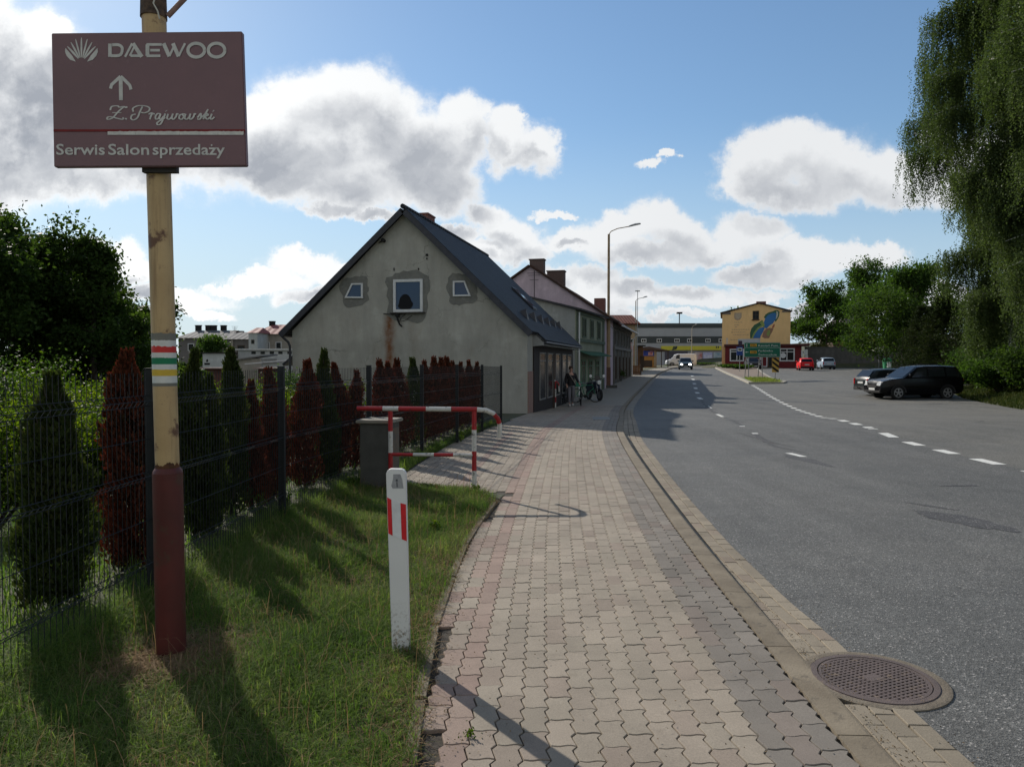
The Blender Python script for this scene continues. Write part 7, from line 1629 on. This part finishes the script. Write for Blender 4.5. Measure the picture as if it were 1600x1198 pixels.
# ================================================================ person, bicycles, scooter in the shade
def skin_body(name, joints, edges, mat, parent, sub=1):
    me = bpy.data.meshes.new(name); me.from_pydata([j[0] for j in joints], edges, []); o = bpy.data.objects.new(name, me); COL.objects.link(o)
    sk = o.modifiers.new('s', 'SKIN'); me.skin_vertices[0].data[0].use_root = True
    for i, j in enumerate(joints): me.skin_vertices[0].data[i].radius = (j[1], j[2] if len(j) > 2 else j[1])
    if sub: ss_ = o.modifiers.new('u', 'SUBSURF'); ss_.levels = ss_.render_levels = sub
    bpy.context.view_layer.update(); ev = bpy.data.meshes.new_from_object(o.evaluated_get(bpy.context.evaluated_depsgraph_get())); bpy.data.objects.remove(o)
    ev.materials.clear(); return link_mesh(name, ev, mat, parent, True)
M_skin = pm('skin', (.42, .24, .18), (.36, .20, .15), 6, .5); M_jack = pm('black_jacket', (.012, .012, .016), (.02, .018, .02), 4, .8); M_trs = pm('grey_trousers', (.15, .145, .16), (.12, .115, .13), 5, .85); M_shoe = pm('white_shoes', (.5, .5, .48)); M_hair = pm('brown_hair', (.05, .03, .02)); M_strap = pm('tan_strap', (.28, .24, .20))
pY = 33.2; pb = Vector((P(893.5, 0, pY).x, pY, gz(pY))); pe = thing('person', 'person in a dark jacket and grey trousers walking with a bicycle in the shade', 'person', pb, R(8))
J = [((0, 0, .95), .13, .10), ((0, .01, 1.15), .125, .095), ((0, .0, 1.38), .15, .10), ((0, 0, 1.50), .055), ((0, -.015, 1.58), .075, .085), ((0, -.015, 1.68), .078, .09), ((0, -.01, 1.74), .05, .06),   # 0-6
     ((-.19, 0, 1.40), .055), ((-.25, .02, 1.14), .042), ((-.22, -.14, .93), .030), ((-.215, -.17, .87), .030, .018), ((.19, 0, 1.40), .055), ((.27, -.04, 1.16), .042), ((.33, -.22, 1.02), .030), ((.335, -.27, .99), .030, .018),  # 7-14
     ((-.09, 0, .88), .085), ((-.10, -.10, .50), .055), ((-.10, -.10, .10), .036), ((-.10, -.24, .04), .034, .028), ((.09, 0, .88), .085), ((.10, .0, .50), .055), ((.10, .16, .12), .036), ((.10, .06, .04), .034, .028)]
E = [(0, 1), (1, 2), (2, 3), (3, 4), (4, 5), (5, 6), (2, 7), (7, 8), (8, 9), (9, 10), (2, 11), (11, 12), (12, 13), (13, 14), (0, 15), (15, 16), (16, 17), (17, 18), (0, 19), (19, 20), (20, 21), (21, 22)]
for base, dx in ((10, -1), (14, 1)):
    bx_, by_, bz_ = J[base][0]
    for k in range(4): J.append(((bx_+(-.028+.018*k), by_-.045-.008*(k in (1, 2)), bz_-.045), .009)); E.append((base, len(J)-1))
    J.append(((bx_-dx*.04, by_-.02, bz_-.01), .010)); E.append((base, len(J)-1))
skin_body('body', J, E, M_skin, pe)
skin_body('jacket', [((0, .0, .80), .20, .15), ((0, .01, 1.15), .17, .13), ((0, 0, 1.36), .18, .125), ((0, 0, 1.47), .09, .08), ((-.19, 0, 1.40), .085), ((-.25, .02, 1.14), .065), ((-.22, -.12, .96), .05), ((.19, 0, 1.40), .085), ((.27, -.04, 1.16), .065), ((.325, -.20, 1.03), .05)], [(0, 1), (1, 2), (2, 3), (2, 4), (4, 5), (5, 6), (2, 7), (7, 8), (8, 9)], M_jack, pe)
skin_body('trousers', [((0, 0, 1.02), .15, .12), ((-.09, 0, .84), .11), ((-.10, -.10, .50), .078), ((-.10, -.10, .12), .065), ((.09, 0, .84), .11), ((.10, 0, .50), .078), ((.10, .15, .14), .065)], [(0, 1), (1, 2), (2, 3), (0, 4), (4, 5), (5, 6)], M_trs, pe)
for sx_, yy0 in ((-.10, -.12), (.10, .14)):
    m = MB(); m.prism([(yy0+.09, 0), (yy0+.10, .09), (yy0+.0, .11), (yy0-.14, .055), (yy0-.18, .03), (yy0-.17, 0)], sx_-.045, sx_+.045, 'x'); m.build('shoe', M_shoe, pe, bevel=.012)
m = MB(); m.lathe([(.086, 1.63), (.100, 1.68), (.095, 1.74), (.065, 1.785), (.01, 1.80)], (0, .012, 0), 14); m.build('hair', M_hair, pe, smooth=True)
m = MB()
for sx_ in (-.03, .03): m.lathe([(.010, -.004), (.010, .004)], (sx_, -.098, 1.67), 8, 'y')
m.build('eyes', M_dk, pe); m = MB(); m.prism([(-.1, 1.64), (-.125, 1.625), (-.1, 1.61)], -.012, .012, 'x'); m.build('nose', M_skin, pe); m = MB(); m.box(-.022, .022, -.103, -.095, 1.585, 1.592); m.build('mouth', pm('lips', (.25, .09, .08)), pe)
m = MB(); m.tube([(-.12, -.06, 1.47), (-.06, -.145, 1.35), (.05, -.155, 1.18), (.15, -.15, 1.02), (.20, -.12, .95)], .018, 6); m.build('bag_strap', M_strap, pe)
def bike(lab, loc, rz, frame_mat, crate=None, lean=0.):
    r = thing('bicycle', lab, 'bicycle', loc, 0); r.rotation_euler = (lean, 0, rz); M_f = frame_mat
    for x in (-.52, .52):
        m = MB(); N = 24; m.tube([(x+.33*math.cos(2*math.pi*k/N), 0, .34+.33*math.sin(2*math.pi*k/N)) for k in range(N+1)], .018, 6, cap=False); wl = m.build('wheel', M_tyre, r, smooth=True); m = MB()
        for k in range(12): a = 2*math.pi*k/12; m.tube([(x, 0, .34), (x+.32*math.cos(a), 0, .34+.32*math.sin(a))], .003, 3)
        m.lathe([(.03, -.04), (.03, .04)], (x, 0, .34), 8, 'y'); m.build('spokes', M_rim, wl)
    m = MB(); bb, st_, hd, ft, rw_ = (-.05, 0, .30), (-.20, 0, .80), (.36, 0, .86), (.52, 0, .34), (-.52, 0, .34); hd2 = (.40, 0, .68)
    for a, b in ((bb, st_), (st_, hd), (bb, hd2), (hd, hd2), (rw_, bb), (rw_, st_), (hd2, ft)): m.tube([a, b], .018, 8)
    m.build('frame', M_f, r, smooth=True); m = MB(); m.tube([st_, (-.22, 0, .92)], .013, 6); m.build('seat_post', M_rim, r); m = MB(); m.prism([(-.36, .91), (-.36, .97), (-.2, .96), (-.06, .94), (-.06, .92)], -.06, .06); m.build('saddle', M_dk, r, bevel=.02)
    m = MB(); m.tube([hd, (.34, 0, 1.0), (.36, 0, 1.02)], .014, 6); m.tube([(.28, -.29, 1.0), (.34, -.2, 1.03), (.36, 0, 1.02), (.34, .2, 1.03), (.28, .29, 1.0)], .012, 6); m.build('handlebar', M_rim, r); m = MB(); m.lathe([(.09, -.06), (.09, -.05)], bb, 12, 'y'); m.tube([(-.05, -.07, .30), (.06, -.08, .18)], .01, 5); m.tube([(-.05, .07, .30), (-.16, .08, .42)], .01, 5); m.box(.02, .1, -.16, -.08, .165, .19); m.box(-.2, -.12, .08, .16, .41, .435); m.build('crank', M_dk, r)
    if crate: m = MB(); m.box(-.62, -.26, -.17, .17, .78, 1.0); m.build('basket', crate, r, bevel=.01)
    return r
gq = lambda px, Y: (P(px, 0, Y).x, Y, gz(Y))
bike('dark bicycle held by the walking person', gq(909, 33.6), R(-108+14), M_dk)
bike('green bicycle with a green basket parked by the pale green house', gq(917, 35.8), R(20), pm('bike_green', (.02, .14, .08)), pm('basket_green', (.03, .20, .12)))
bike('dark bicycle leaning on the shop windows behind the far railing', gq(882, 34.4), R(75), M_dk, None, 0)
# motorbike
mb_ = thing('motorbike', 'dark motorbike with bright mirrors parked beside the green bicycle', 'motorbike', gq(930.5, 37.5), R(-72)); M_mo = carpaint('dark_motorbike_paint', (.02, .03, .05))
for x in (-.65, .65):
    m = MB(); N = 24; m.tube([(x+.25*math.cos(2*math.pi*k/N), 0, .31+.25*math.sin(2*math.pi*k/N)) for k in range(N+1)], .06, 8, cap=False); wl = m.build('wheel', M_tyre, mb_, smooth=True); m = MB(); m.lathe([(.2, -.02), (.2, .02)], (x, 0, .31), 14, 'y'); m.build('rim', M_rim, wl)
m = MB(); m.prism([(-.85, .62), (-.7, .80), (-.25, .78), (.05, .98), (.35, .95), (.55, .62), (.3, .35), (-.3, .3), (-.55, .45)], -.15, .15); m.build('body', M_mo, mb_, bevel=.04); m = MB(); m.prism([(-.82, .80), (-.75, .90), (-.3, .84), (-.05, .88), (-.05, .8)], -.14, .14); m.build('seat', M_dk, mb_, bevel=.03)
m = MB(); m.tube([(.65, -.09, .31), (.42, -.09, .98)], .025, 6); m.tube([(.65, .09, .31), (.42, .09, .98)], .025, 6); m.build('fork', M_rim, mb_); m = MB(); m.tube([(.25, -.38, 1.06), (.4, -.2, 1.1), (.42, 0, 1.04), (.4, .2, 1.1), (.25, .38, 1.06)], .018, 6); m.build('handlebar', M_dk, mb_)
for sg in (-1, 1): m = MB(); m.lathe([(.01, -.02), (.075, -.01), (.075, .01)], (.35, sg*.36, 1.24), 10, 'x'); m.tube([(.34, sg*.3, 1.08), (.35, sg*.35, 1.2)], .01, 5); m.build('mirror', M_lampw, mb_)
m = MB(); m.lathe([(.02, -.1), (.1, -.02), (.11, .06), (.09, .08)], (.52, 0, .92), 14, 'x'); m.build('headlight', M_lampw, mb_, smooth=True); m = MB(); m.prism([(.45, 1.0), (.35, 1.25), (.33, 1.25), (.4, 1.0)], -.14, .14); m.build('screen', M_cglass, mb_)
# planters and a bench in the deep shade of the terrace
o = thing('flower_tub', 'low dark plant tub on the pavement before the terraced house', 'planter', gq(967, 58)); m = MB(); m.lathe([(.35, 0), (.45, .45), (.4, .45), (.38, .38)], n=14); m.build('tub', M_conc, o); 
rng_ = np.random.default_rng(5); V_, I_ = leaf_quads(rng_.normal(0, 1, (900, 3))*np.array([.3, .3, .14])+np.array([0, 0, .6]), .12, .1, rng_); np_mesh('foliage', V_, [I_], M_dark, o)
